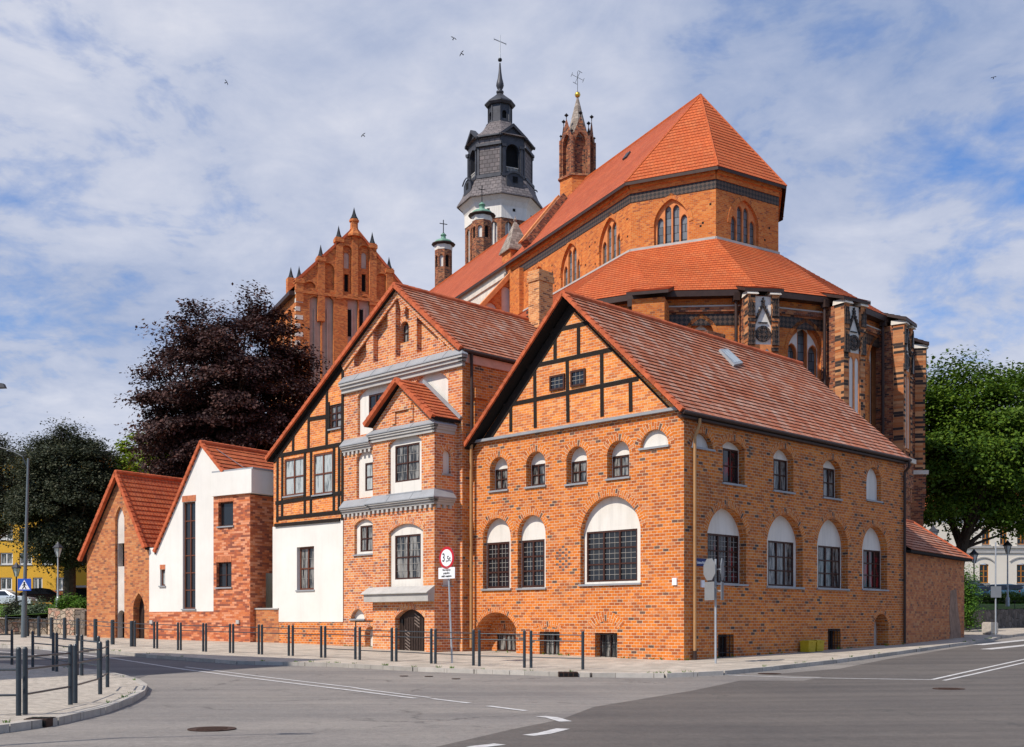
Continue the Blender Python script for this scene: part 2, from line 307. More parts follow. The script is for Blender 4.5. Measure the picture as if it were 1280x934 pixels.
def rubble(name, cols, sc):
    m, nt, b = newmat(name); P = objc(nt)
    v = nd(nt, 'ShaderNodeTexVoronoi'); v.feature = 'F1'; v.inputs['Scale'].default_value = sc; nt.links.new(P, v.inputs['Vector'])
    e_ = nd(nt, 'ShaderNodeTexVoronoi'); e_.feature = 'DISTANCE_TO_EDGE'; e_.inputs['Scale'].default_value = sc; nt.links.new(P, e_.inputs['Vector'])
    sp = nd(nt, 'ShaderNodeSeparateColor'); nt.links.new(v.outputs['Color'], sp.inputs[0])
    col = ramp(nt, sp.outputs[0], cols)
    ed = ramp(nt, e_.outputs['Distance'], [(.0, (0, 0, 0)), (.09, (1, 1, 1))])
    n = noise(nt, P, 14, 5, .7)
    col = mix(nt, .4, col, mix(nt, 1.0, col, ramp(nt, n.outputs[0], [(.3, (.5, .5, .5)), (.7, (1.5, 1.5, 1.5))]), 'MULTIPLY'))
    col = mix(nt, ed, (.12, .095, .07), col)
    nt.links.new(col, b.inputs['Base Color']); bump(nt, b, ed, .8, .05); return m
M['rubble_light'] = rubble('pale fieldstone', [(0, (.30, .24, .18)), (.5, (.48, .38, .28)), (1, (.40, .22, .15))], 3.6)
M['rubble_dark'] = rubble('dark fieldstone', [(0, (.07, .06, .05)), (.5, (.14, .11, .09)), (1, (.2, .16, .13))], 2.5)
def leaf_mat(name, c1, c2, c3, transl=.25):
    m, nt, b = newmat(name); g_ = nd(nt, 'ShaderNodeNewGeometry')
    col = ramp(nt, g_.outputs['Random Per Island'], [(0, c1), (.5, c2), (1, c3)])
    nt.links.new(col, b.inputs['Base Color']); b.inputs['Roughness'].default_value = .6; b.inputs['Specular IOR Level'].default_value = .2
    t = nd(nt, 'ShaderNodeBsdfTranslucent'); nt.links.new(col, t.inputs[0])
    ms = nd(nt, 'ShaderNodeMixShader'); ms.inputs[0].default_value = transl
    nt.links.new(b.outputs[0], ms.inputs[1]); nt.links.new(t.outputs[0], ms.inputs[2])
    nt.links.new(ms.outputs[0], nt.nodes['Material Output'].inputs[0]); return m
M['leaf_copper'] = leaf_mat('copper beech leaf', (.025, .013, .014), (.050, .024, .022), (.11, .050, .038), .15)
M['leaf_darkgreen'] = leaf_mat('dark green purple leaf', (.022, .032, .018), (.042, .052, .028), (.075, .075, .038), .2)
M['leaf_green'] = leaf_mat('maple leaf', (.028, .068, .006), (.068, .13, .010), (.135, .205, .018), .3)
M['leaf_lime'] = leaf_mat('lime leaf', (.12, .20, .015), (.20, .28, .02), (.28, .34, .03), .35)
M['leaf_bush'] = leaf_mat('shrub leaf', (.04, .11, .012), (.08, .18, .02), (.14, .26, .03), .3)
M['leaf_sage'] = leaf_mat('sage shrub leaf', (.06, .09, .05), (.10, .14, .08), (.15, .19, .11), .2)
def car_paint(n, c): 
    m = plain(n, c, .25, .3, .02, 1, .6, world=False); return m
M['car_white'] = car_paint('white car paint', (.7, .7, .72)); M['car_black'] = car_paint('black car paint', (.015, .014, .018))
M['car_blue'] = car_paint('steel blue car paint', (.06, .13, .20)); M['car_plum'] = car_paint('dark plum car paint', (.07, .045, .08)); M['car_teal'] = car_paint('deep blue car paint', (.03, .07, .12))
M['tyre'] = plain('tyre rubber', (.015, .015, .015), .9); M['lamp_red'] = plain('red lamp lens', (.4, .01, .01), .3)
M['lamp_glass'] = plain('milky lamp glass', (.55, .58, .58), .2, spec=.6)
M['rust'] = plain('rusty drain iron', (.055, .03, .022), .9, var=.4, scale=20)

# ------------------------------------------------------------------ geometry helpers
def g(x, y): return .02*max(0.0, y-27) + .01*max(0.0, x-4)          # height of the pavements; the road lies .12 lower
def gp(px, py, dz=0.0):
    Y = 30.0
    for _ in range(60):
        r = (px-640)/FPX; z = g(r*Y, Y)+dz
        Y = .5*Y + .5*min(300, max(3, FPX*(ZC-z)/(py-YH)))
    return (r*Y, Y)
class Pl:
    """vertical plane of a wall: origin p, direction d to the right as seen from outside, outward normal n"""
    def __init__(s, p, d):
        s.p = Vector((p[0], p[1])); s.d = Vector((d[0], d[1])).normalized(); s.n = Vector((s.d.y, -s.d.x))
    def uz(s, px, py, o=0.0):
        r = (px-640)/FPX; p = s.p+s.n*o
        u = (r*p.y-p.x)/(s.d.x-r*s.d.y); Y = p.y+u*s.d.y
        return u, ZC+(YH-py)/FPX*Y
    def u(s, px, o=0.0): return s.uz(px, 0, o)[0]
    def P(s, u, z, o=0.0):
        q = s.p+s.d*u+s.n*o; return Vector((q.x, q.y, z))
    def off(s, o): q = s.p+s.n*o; return Pl(q, s.d)
    def side_r(s, u): q = s.p+s.d*u; return Pl(q, -s.n)      # wall turning back at its right end, facing right
    def side_l(s, u, depth): q = s.p+s.d*u-s.n*depth; return Pl(q, s.n)

def auto_uv(n, p):
    if abs(n.z) > .985: return (p.x, p.y)
    t = Vector((-n.y, n.x, 0)).normalized(); b_ = n.cross(t)
    return (p.dot(t), p.dot(b_))
class MB:
    def __init__(s): s.v = []; s.f = []; s.uv = []
    def face(s, pts, uv=None):
        pts = [Vector(p) for p in pts]; i = len(s.v); s.v += pts; s.f.append(list(range(i, i+len(pts))))
        if uv is None:
            n = Vector((0, 0, 0)); k = len(pts)
            for a in range(k):
                p, q = pts[a], pts[(a+1) % k]
                n += Vector(((p.y-q.y)*(p.z+q.z), (p.z-q.z)*(p.x+q.x), (p.x-q.x)*(p.y+q.y)))
            n = n.normalized() if n.length > 1e-12 else Vector((0, 0, 1))
            uv = [auto_uv(n, p) for p in pts]
        s.uv += uv
    def hexa(s, a, b):
        """a: 4 bottom points ccw seen from above, b: 4 top points"""
        s.face(a[::-1]); s.face(b)
        for i in range(4): j = (i+1) % 4; s.face([a[i], a[j], b[j], b[i]])
    def boxp(s, pl, u0, u1, z0, z1, o0, o1):
        lo, hi = min(o0, o1), max(o0, o1); u0, u1 = min(u0, u1), max(u0, u1); z0, z1 = min(z0, z1), max(z0, z1)
        a = [pl.P(u0, z0, hi), pl.P(u1, z0, hi), pl.P(u1, z0, lo), pl.P(u0, z0, lo)]
        b = [pl.P(u0, z1, hi), pl.P(u1, z1, hi), pl.P(u1, z1, lo), pl.P(u0, z1, lo)]
        s.hexa(a, b)
    def box(s, c, sx, sy, sz, rz=0.0):
        c = Vector(c); ca, sa = math.cos(rz), math.sin(rz)
        def q(x, y, z): return c+Vector((x*ca-y*sa, x*sa+y*ca, z))
        a = [q(-sx/2, -sy/2, 0), q(sx/2, -sy/2, 0), q(sx/2, sy/2, 0), q(-sx/2, sy/2, 0)]
        s.hexa(a, [p+Vector((0, 0, sz)) for p in a])
    def beam(s, pl, u0, z0, u1, z1, w, o0, o1):
        """straight beam lying on a plane between two points"""
        d = Vector((u1-u0, z1-z0)); l = d.length; d /= l; nn = Vector((-d.y, d.x))*(w/2)
        c = [(u0-nn.x, z0-nn.y), (u1-nn.x, z1-nn.y), (u1+nn.x, z1+nn.y), (u0+nn.x, z0+nn.y)]
        s.prism(pl, c, o0, o1)
    def prism(s, pl, poly, o0, o1, back=True):
        """polygon (u,z) ccw seen from outside, extruded from o0 (back) to o1 (front)"""
        ar = sum(poly[i][0]*poly[(i+1) % len(poly)][1]-poly[(i+1) % len(poly)][0]*poly[i][1] for i in range(len(poly)))
        if ar < 0: poly = poly[::-1]
        lo, hi = min(o0, o1), max(o0, o1)
        s.poly(pl, poly, [], hi)
        if back:
            for t in tessellate_polygon([[Vector((a, b, 0)) for a, b in poly]]):
                s.face(s._ccw(pl, [poly[i] for i in t], lo)[::-1])
        k = len(poly)
        for i in range(k):
            (a, b), (c, d) = poly[i], poly[(i+1) % k]
            s.face([pl.P(a, b, lo), pl.P(c, d, lo), pl.P(c, d, hi), pl.P(a, b, hi)])
    def _ccw(s, pl, tri, o):
        ar = sum(tri[i][0]*tri[(i+1) % len(tri)][1]-tri[(i+1) % len(tri)][0]*tri[i][1] for i in range(len(tri)))
        if ar < 0: tri = tri[::-1]
        return [pl.P(a, b, o) for a, b in tri]
    def poly(s, pl, outer, holes, o=0.0):
        loops = [[Vector((a, b, 0)) for a, b in outer]]+[[Vector((a, b, 0)) for a, b in h] for h in holes]
        flat = [p for lp in loops for p in lp]
        for t in tessellate_polygon(loops):
            tri = [(flat[i].x, flat[i].y) for i in t]
            s.face(s._ccw(pl, tri, o))
    def wall(s, pl, outer, holes, o=0.0):
        """holes: (polygon ccw, depth)"""
        s.poly(pl, outer, [h for h, d in holes], o)
        for h, d in holes:
            k = len(h)
            for i in range(k):
                (a, b), (c, e_) = h[i], h[(i+1) % k]
                s.face([pl.P(a, b, o), pl.P(a, b, o-d), pl.P(c, e_, o-d), pl.P(c, e_, o)][::-1])
    def cyl(s, p, q, r, r2=None, n=10, caps=True):
        p, q = Vector(p), Vector(q); r2 = r if r2 is None else r2
        d = (q-p).normalized(); x = d.orthogonal().normalized(); y = d.cross(x)
        A = [p+(x*math.cos(2*math.pi*i/n)+y*math.sin(2*math.pi*i/n))*r for i in range(n)]
        B = [q+(x*math.cos(2*math.pi*i/n)+y*math.sin(2*math.pi*i/n))*r2 for i in range(n)]
        for i in range(n): j = (i+1) % n; s.face([A[i], A[j], B[j], B[i]])
        if caps: s.face(A[::-1]); s.face(B)
    def tube(s, pts, r, n=8):
        for a, b in zip(pts, pts[1:]): s.cyl(a, b, r, n=n)
    def lathe(s, c, prof, n=16, rot=0.0):
        """prof: (radius, z) from bottom to top"""
        c = Vector(c)
        ring = lambda r, z: [c+Vector((r*math.cos(rot+2*math.pi*i/n), r*math.sin(rot+2*math.pi*i/n), z)) for i in range(n)]
        for (r0, z0), (r1, z1) in zip(prof, prof[1:]):
            A, B = ring(r0, z0), ring(r1, z1)
            for i in range(n):
                j = (i+1) % n
                if r1 < 1e-4: s.face([A[i], A[j], B[0]])
                elif r0 < 1e-4: s.face([A[0], B[j], B[i]])
                else: s.face([A[i], A[j], B[j], B[i]])
        if prof[-1][0] > 1e-4: s.face(ring(*prof[-1]))
        if prof[0][0] > 1e-4: s.face(ring(*prof[0])[::-1])
    def build(s, name, m, parent=None, base=None, smooth=False, label=None):
        if base is None: base = BASE.get(parent.name, Vector((0, 0, 0))) if parent else Vector((0, 0, 0))
        me = bpy.data.meshes.new(name)
        me.from_pydata([v-base for v in s.v], [], s.f)
        uvl = me.uv_layers.new(name='UVMap')
        flat = np.array(s.uv, dtype=np.float32).reshape(-1) if s.uv else np.zeros(0, np.float32)
        uvl.data.foreach_set('uv', flat)
        me.materials.append(M[m] if isinstance(m, str) else m)
        if smooth:
            bm = bmesh.new(); bm.from_mesh(me); bmesh.ops.remove_doubles(bm, verts=bm.verts, dist=1e-4); bm.to_mesh(me); bm.free()
            for p in me.polygons: p.use_smooth = True
        me.update()
        o = bpy.data.objects.new(name, me); COL.objects.link(o)
        if parent: o.parent = parent; BASE[o.name] = base
        else: o.location = base; BASE[o.name] = Vector(base)
        if label: o['label'] = label
        return o
BASE = {}
def thing(name, label, cat, loc, group=None, rz=0.0):
    o = bpy.data.objects.new(name, None); COL.objects.link(o); o.empty_display_size = .3
    o.location = loc; o.rotation_euler = (0, 0, rz); o['label'] = label; o['category'] = cat
    if group: o['group'] = group
    BASE[o.name] = Vector(loc); return o
def local(root): BASE[root.name] = Vector((0, 0, 0)); return root   # parts given in the thing's own coordinates
def tag(o, label, cat, group=None, kind=None):
    if label: o['label'] = label
    if cat: o['category'] = cat
    if group: o['group'] = group
    if kind: o['kind'] = kind
    return o
def dup(root, loc, rz, label=None, scale=None):
    r = root.copy(); COL.objects.link(r); r.location = loc; r.rotation_euler = (0, 0, rz)
    if label: r['label'] = label
    if scale: r.scale = scale
    def rec(src, dst):
        for ch in [c for c in bpy.data.objects if c.parent == src]:
            c = ch.copy(); COL.objects.link(c); c.parent = dst; rec(ch, c)
    rec(root, r); return r

def arc_pts(u0, u1, zs, rise, kind, n=12):
    """arch curve from the right springing to the left one"""
    h = (u1-u0)/2; c = (u0+u1)/2; P = []
    if h <= 0: print('BAD ARC', u0, u1, zs, rise, kind)
    if kind == 'pointed' and rise > h*1.02:
        Rr = (h*h+rise*rise)/(2*h); a = math.asin(min(1, rise/Rr))
        for i in range(n+1):
            t = a*i/n; P.append((c+h-Rr+Rr*math.cos(t), zs+Rr*math.sin(t)))
        P += [(2*c-x, z) for x, z in P[-2::-1]]
    else:
        rise = max(rise, .02)
        Rr = (h*h+rise*rise)/(2*rise); a = math.asin(min(1, h/Rr)) if rise <= h else math.pi-math.asin(min(1, h/Rr))
        for i in range(2*n+1):
            t = a-2*a*i/(2*n); P.append((c+Rr*math.sin(t), zs+rise-Rr+Rr*math.cos(t)))
    return P
def arch(u0, u1, zb, zt, rise, kind='round', n=12):
    return [(u0, zb), (u1, zb)] + arc_pts(u0, u1, zt-rise, rise, kind, n)
def ring(mb, pl, u0, u1, zs, rise, kind, w=.26, o=.006, n=12, depth=.0):
    """a band of voussoirs round an arch; uv: u across the band, v along it"""
    A = arc_pts(u0, u1, zs, rise, kind, n); k = len(A); B = []
    for i in range(k):
        a = A[max(0, i-1)]; b = A[min(k-1, i+1)]; d = Vector((b[0]-a[0], b[1]-a[1])).normalized()
        nn = Vector((d.y, -d.x)); sc = w
        if kind == 'pointed' and i == k//2: nn = Vector((0, 1)); sc = w*1.3
        B.append((A[i][0]+nn.x*sc, A[i][1]+nn.y*sc))
    s_ = 0
    for i in range(k-1):
        l = math.dist(A[i], A[i+1])*1.15
        q = [pl.P(*A[i], o), pl.P(*B[i], o), pl.P(*B[i+1], o), pl.P(*A[i+1], o)]
        mb.face(q, [(.02, s_), (.02+w, s_), (.02+w, s_+l), (.02, s_+l)])
        mb.face([pl.P(*B[i], o), pl.P(*B[i], 0), pl.P(*B[i+1], 0), pl.P(*B[i+1], o)])
        s_ += l
def rect(u0, u1, z0, z1): return [(u0, z0), (u1, z0), (u1, z1), (u0, z1)]

def window(parent, pl, u0, u1, z0, z1, o=-.12, cols=2, rows=3, fr='frame_brown', gl='glass', bar=.055, lead=0, sill=True, name='window', leadm='lead_grid', tb=None):
    """casement: frame, mullions and transoms in one mesh; panes and sill as its children"""
    mb = MB(); t = .05; bw = bar*1.15
    if u1 < u0: u0, u1 = u1, u0
    mb.boxp(pl, u0, u0+bw, z0, z1, o-t, o); mb.boxp(pl, u1-bw, u1, z0, z1, o-t, o)
    mb.boxp(pl, u0+bw, u1-bw, z0, z0+bw, o-t, o); mb.boxp(pl, u0+bw, u1-bw, z1-bw, z1, o-t, o)
    W, H = (u1-u0-2*bw), (z1-z0-2*bw)
    for i in range(1, cols):
        c = u0+bw+W*i/cols; mb.boxp(pl, c-bar*.6, c+bar*.6, z0+bw, z1-bw, o-t, o+.004)
    for i in range(1, rows):
        c = z0+bw+H*i/rows; mb.boxp(pl, u0+bw, u1-bw, c-bar*.45, c+bar*.45, o-t, o-.004)
    w = mb.build(name, fr, parent)
    if lead:
        lb = MB()
        cw, ch = W/cols, H/rows
        for i in range(cols):
            for k in range(1, lead): c = u0+bw+cw*(i+k/lead); lb.boxp(pl, c-.007, c+.007, z0+bw, z1-bw, o-.046, o-.022)
        for i in range(rows):
            for k in range(1, lead): c = z0+bw+ch*(i+k/lead); lb.boxp(pl, u0+bw, u1-bw, c-.007, c+.007, o-.046, o-.024)
        lb.build('glazing_bars', leadm, w)
    gb = MB(); gb.face([pl.P(u0, z0, o-t*.8), pl.P(u1, z0, o-t*.8), pl.P(u1, z1, o-t*.8), pl.P(u0, z1, o-t*.8)]); gb.build('pane', gl, w)
    if sill:
        sb = MB(); sb.boxp(pl, u0-.07, u1+.07, z0-.07, z0-.005, o-.02, .07 if sill is True else sill); sb.build('sill', 'zinc', w)
    return w

def courses(mb, p0, p1, q0, q1, gauge=.27, lift=.035):
    """sawtooth tile courses on a roof slope: p0,p1 = eave (left, right seen from outside), q0,q1 = ridge"""
    p0, p1, q0, q1 = map(Vector, (p0, p1, q0, q1))
    n = (p1-p0).cross(q0-p0) if (q0-p0).length > .01 else (p1-p0).cross(q1-p0)
    n.normalize(); n = -n if n.z < 0 else n
    H = ((q0+q1)/2-(p0+p1)/2); ed = (p1-p0).normalized(); Hs = (H-ed*H.dot(ed)).length
    k = max(2, round(Hs/gauge)); gz = Hs/k
    for i in range(k):
        a, b = i/k, (i+1)/k
        A0, A1 = p0.lerp(q0, a), p1.lerp(q1, a); B0, B1 = p0.lerp(q0, b), p1.lerp(q1, b)
        ex = n*lift*(1+.12*math.sin(i*12.9898+p0.x*3))
        u = lambda p: (p-p0).dot(ed)
        mb.face([A0+ex, A1+ex, B1, B0], [(u(A0), i*gauge+.014), (u(A1), i*gauge+.014), (u(B1), (i+1)*gauge-.012), (u(B0), (i+1)*gauge-.012)])
        mb.face([A0, A1, A1+ex, A0+ex], [(u(A0), i*gauge), (u(A1), i*gauge), (u(A1), i*gauge+.004), (u(A0), i*gauge+.004)])
def slab(mb, pts, t=.14):
    """underside of a roof slope with its thickness, from the top face corners ccw from above"""
    pts = [Vector(p)-Vector((0, 0, .01)) for p in pts]; dn = Vector((0, 0, -t)); k = len(pts)
    mb.face([p+dn for p in pts][::-1])
    for i in range(k): j = (i+1) % k; mb.face([pts[i]+dn, pts[j]+dn, pts[j], pts[i]])
def text_obj(name, s, size, pl, u, z, o, m, parent, align='CENTER', sx=1.0):
    c = bpy.data.curves.new(name, 'FONT'); c.body = s; c.size = size; c.align_x = align; c.align_y = 'CENTER'; c.extrude = .002; c.offset = size*.012
    t = bpy.data.objects.new(name, c); COL.objects.link(t)
    dg = bpy.context.evaluated_depsgraph_get(); me = bpy.data.meshes.new_from_object(t.evaluated_get(dg))
    bpy.data.objects.remove(t); bpy.data.curves.remove(c)
    base = BASE.get(parent.name, Vector((0, 0, 0)))
    for v in me.vertices: v.co = pl.P(u+v.co.x*sx, z+v.co.y, o+v.co.z)-base
    me.materials.clear(); me.materials.append(M[m])
    ob = bpy.data.objects.new(name, me); COL.objects.link(ob); ob.parent = parent; BASE[ob.name] = base
    return ob

# ================================================================== old houses: shared builders
def niche(root, mb, H, pl, x0, x1, yt, yb, kind='round', rise=None, depth=.22, win=None, plaster='plaster', ringw=.26, sill=True, band=None, **kw):
    """an arched recess given by its outline in the wall plane; win = outline of the casement inside it"""
    u0, z1 = pl.uz(x0, yb); u1, z2 = pl.uz(x1, yb); zb = (z1+z2)/2; zt = pl.uz((x0+x1)/2, yt)[1]
    r = (u1-u0)/2 if rise is None else (rise*(u1-u0)/2)
    r = min(r, (zt-zb)*.98)
    if win:
        wt_ = pl.off(-depth).uz((win[0]+win[1])/2, win[2])[1]; r = min(r, max(.12, zt-wt_-.02)) if kind != 'pointed' else r
    po = arch(u0, u1, zb, zt, r, kind); H.append((po, depth))
    if ringw: ring(mb, pl, u0, u1, zt-r, r, kind, ringw)
    q = pl.off(-depth); pb = MB(); w = None
    if win:
        a, c = q.uz(win[0], win[3]); b_, d = q.uz(win[1], win[3]); e_ = q.uz((win[0]+win[1])/2, win[2])[1]; zz0 = (c+d)/2
        a = max(a, u0+.012); b_ = min(b_, u1-.012); zz0 = max(zz0, zb+.012)
        if e_ < zt-.05 and plaster:
            pb.wall(q, po, [(rect(a, b_, zz0, e_), .05)])
        w = window(root, pl, a, b_, zz0, e_, o=-depth-.015, sill=False, **kw)
    elif plaster: pb.poly(q, po, [])
    if plaster and pb.f: pb.build('niche_plaster', plaster, root)
    if sill:
        sb = MB(); sb.boxp(pl, u0-.05, u1+.05, zb-.055, zb+.012, -depth+.003, .07); sb.build('sill', 'zinc', w or root)
    return u0, u1, zb, zt

def gable_roof(root, pl, L_, A_, R_, of, depth, tile, gauge=.27, verge=True, soffit='soffit', left=True, back=0.0, lift=.035, vt=.13, inset=.07, split=None):
    """L_, A_, R_ = (u,z) of the left eave, the apex and the right eave"""
    rb = MB(); sb = MB(); bk = -(depth+back)
    a0, a1 = pl.P(*A_, of), pl.P(*A_, bk); r0, r1 = pl.P(*R_, of), pl.P(*R_, bk); l0, l1 = pl.P(*L_, of), pl.P(*L_, bk)
    i_ = lambda P_: pl.P(*P_, of-inset)
    if split:
        tt = (split[0]-A_[0])/(R_[0]-A_[0]); S_ = (split[0], A_[1]+(R_[1]-A_[1])*tt)
        k_ = max(1, round(math.dist(A_, S_)/gauge)); courses(rb, pl.P(*S_, of), pl.P(*S_, bk), a0, a1, gauge, lift); courses(rb, pl.P(*R_, split[1]), r1, pl.P(*S_, split[1]), pl.P(*S_, bk), gauge, lift)
        slab(sb, [i_(S_), pl.P(*S_, bk), a1, i_(A_)]); slab(sb, [pl.P(*R_, split[1]), r1, pl.P(*S_, bk), pl.P(*S_, split[1])])
    else: courses(rb, r0, r1, a0, a1, gauge, lift); slab(sb, [i_(R_), r1, a1, i_(A_)])
    if left: courses(rb, l1, l0, a1, a0, gauge, lift); slab(sb, [l1, i_(L_), i_(A_), a1])
    roof = rb.build('roof', tile, root); sb.build('soffit', soffit, roof)
    vb = MB()
    for (E, sg) in ((R_, 1), (L_, -1)):
        if not left and sg < 0: continue
        if split and sg > 0: E = S_
        d = Vector((E[0]-A_[0], E[1]-A_[1])); l = d.length; d /= l; nn = Vector((-d.y, d.x)); nn = nn if nn.y > 0 else -nn
        k = int(l/.30)
        for i in range(k):
            s0, s1 = l*i/k, l*(i+1)/k+.02
            p = [Vector(A_)+d*s0+nn*.055, Vector(A_)+d*s1+nn*.085, Vector(A_)+d*s1-nn*vt, Vector(A_)+d*s0-nn*(vt-.01)]
            vb.prism(pl, [(q.x, q.y) for q in p], of-.16, of+.035)
    if verge: vb.build('verge_tiles', 'tile_edge', roof)
    gb = MB(); n_ = int((of-bk)/.35)
    for i in range(n_):
        o0 = of-(of-bk)*i/n_; o1 = of-(of-bk)*(i+1)/n_
        gb.cyl(pl.P(A_[0], A_[1]+.005, o0), pl.P(A_[0], A_[1]+.005, o1-.03), .12, .135, n=8)
    gb.build('ridge_tiles', 'tile_edge', roof)
    return roof
def pbeams(mb, pl, lst, w, o0, o1):
    for (x0, y0, x1, y1) in lst:
        a = pl.uz(x0, y0); b = pl.uz(x1, y1); mb.beam(pl, a[0], a[1], b[0], b[1], w, o0, o1)
def z1c(x, y): return 580+x*.2783, 340+y*.2783           # photo crops used while measuring
def z4c(x, y): return 420+x*.2785, 340+y*.2784
def z5c(x, y): return 420+x*.2785, 580+y*.2784
def z6c(x, y): return 320+x*.4278, 400+y*.4283
def z7c(x, y): return 90+x*.29966, 530+y*.29979
def uzl(pl, f, *pts): return [pl.uz(*f(*p)) for p in pts]

# ================================================================== corner house (half-timbered gable)
CORNER = (5.70, 37.85)
PA = Pl((-1.58, 45.2), (7.28, -7.35)); LA = 10.345
PR = Pl(CORNER, (1.01, 1.0)); LR = 15.52
house = thing('brick_house', 'two-storey orange brick corner house with a half-timbered gable and weathered red tile roof', 'house', (5.7, 37.85, .2), 'old brick houses along the street')
H = []; wb = MB()
ZT = 8.56
WB = dict(cols=2, rows=3, lead=3, bar=.07)
niche(house, wb, H, PA, 603.5, 638.3, 647.6, 736.4, win=(607.3, 637, 678, 735.5), **WB)
niche(house, wb, H, PA, 647.0, 682.0, 643.8, 735.4, win=(651, 680.8, 675, 734.5), **WB)
niche(house, wb, H, PA, 725.5, 800.6, 620.0, 730.0, win=(733.4, 796.7, 663, 727), cols=3, rows=3, lead=3)
UW = dict(cols=2, rows=2, gl='glass_curtain', bar=.05)
for a, b_, t, c, wx0, wx1, wt in ((612.3, 634.6, 571.2, 613.2, 616.6, 634.5, 586.7), (657.6, 681.8, 564.3, 608, 663.2, 681.5, 580.5), (707.9, 733.7, 557.9, 604.6, 713, 733.5, 576.6), (758.8, 786.8, 550.7, 597.6, 763, 786.6, 569.6)):
    niche(house, wb, H, PA, a, b_, t, c, win=(wx0, wx1, wt, c-1), depth=.28, **UW)
niche(house, wb, H, PA, 800.5, 835.5, 536.8, 559.0, rise=.95, depth=.13)
# ground level: deep relieving arch with a cellar light, two barred cellar lights
u0, zt = PA.uz(595.5, 766); u1 = PA.u(645.2)
po = arch(u0, u1, .12, PA.uz(620, 765.5)[1], 1.0*(u1-u0)/2*.55, 'round'); H.append((po, .75)); ring(wb, PA, u0, u1, PA.uz(620, 765.5)[1]-(u1-u0)/2*.55, (u1-u0)/2*.55, 'round', .2)
nb = MB(); nb.wall(PA.off(-.75), po, [(rect(*[PA.off(-.75).u(x) for x in (621, 645)], .35, PA.off(-.75).uz(630, 792)[1]), .1)]); 
ring(nb, PA.off(-.75), PA.off(-.75).u(620.5), PA.off(-.75).u(645.5), PA.off(-.75).uz(630, 792)[1], .18, 'round', .2, n=6)
nb.build('arch_back', 'brick_orange', house)
window(house, PA, PA.off(-.8).u(621)+.01, PA.off(-.8).u(645)-.01, .36, PA.off(-.75).uz(630, 792)[1]-.01, o=-.8, cols=2, rows=1, gl='glass_curtain', name='cellar_window', sill=False)
for x0, x1, yt, yb, rg in ((674.7, 699.5, 789.8, 822, .2), (744, 771.6, 791.3, 826, .34)):
    a, z0 = PA.uz(x0, yb); b_, _ = PA.uz(x1, yb); zt = PA.uz((x0+x1)/2, yt)[1]
    H.append((rect(a, b_, z0, zt), .3)); ring(wb, PA, a-.05, b_+.05, zt+.03 if rg < .3 else zt+.12, .16 if rg < .3 else .3, 'round', rg, n=8)
    cw = window(house, PA, a+.01, b_-.01, z0+.01, zt-.01, o=-.26, cols=2, rows=1, gl='glass_curtain', name='cellar_window', sill=False, bar=.05)
    gb = MB()
    for i in range(5): x = a+.03+(b_-a-.06)*i/4; gb.cyl(PA.P(x, z0+.02, .02), PA.P(x, zt-.02, .02), .012, n=5)
    for z in (z0+.05, (z0+zt)/2, zt-.05): gb.cyl(PA.P(a+.02, z, .02), PA.P(b_-.02, z, .02), .014, n=5)
    gb.build('window_grille', 'iron', cw)
wb.wall(PA, rect(0, LA, -.4, ZT), H)
wb.build('front_wall', 'brick_orange', house)
# glazed-header diamond
db = MB()
cu, cz = PA.uz(704, 698)
for k in range(-4, 5):
    for j in range(-3, 4):
        if (k+j) % 2 == 0 and abs(k)/4.6+abs(j)/3.6 <= 1.0: db.boxp(PA, cu+j*.15-.06, cu+j*.15+.06, cz+k*.21/1.0*.5*1.0-.038, cz+k*.105+.038, 0, .003)
db.build('dark_brick_diamond', plain('dark glazed header', (.12, .085, .08), .6, var=.5, scale=8), house)
# right-hand (street) side
H2 = []; rb = MB()
KR = dict(cols=2, rows=2, bar=.05)
niche(house, rb, H2, PR, 864.6, 891.5, 541.4, 560.5, rise=.98, depth=.2)
niche(house, rb, H2, PR, 903.4, 931, 551.3, 605.3, win=(903.4, 926, 562, 604.5), depth=.26, gl='glass_red', **KR)
niche(house, rb, H2, PR, 966.8, 991.8, 560.8, 614.6, win=(966.8, 987, 575, 613.8), depth=.26, gl='glass_curtain', **KR)
niche(house, rb, H2, PR, 1029, 1050.8, 574.3, 623, win=(1029, 1046, 586, 622.3), depth=.26, gl='glass_curtain', **KR)
niche(house, rb, H2, PR, 1083, 1101.5, 584.2, 626, depth=.2)
KL = dict(cols=3, rows=3, gl='glass_curtain')
niche(house, rb, H2, PR, 884.4, 933, 634.6, 730, win=(884.4, 923.5, 668.2, 728.8), depth=.3, rise=.85, cols=3, rows=3, lead=3, gl='glass_red')
niche(house, rb, H2, PR, 959, 1003.5, 643.3, 734, win=(960, 992, 677, 732.8), depth=.3, rise=.85, **KL)
niche(house, rb, H2, PR, 1021.5, 1060, 648.4, 736, win=(1022.5, 1050.5, 683, 735), depth=.3, rise=.85, **KL)
niche(house, rb, H2, PR, 1077.8, 1109, 658, 737, win=(1079, 1101.5, 688, 736), depth=.3, rise=.85, cols=3, rows=3, gl='glass_red')
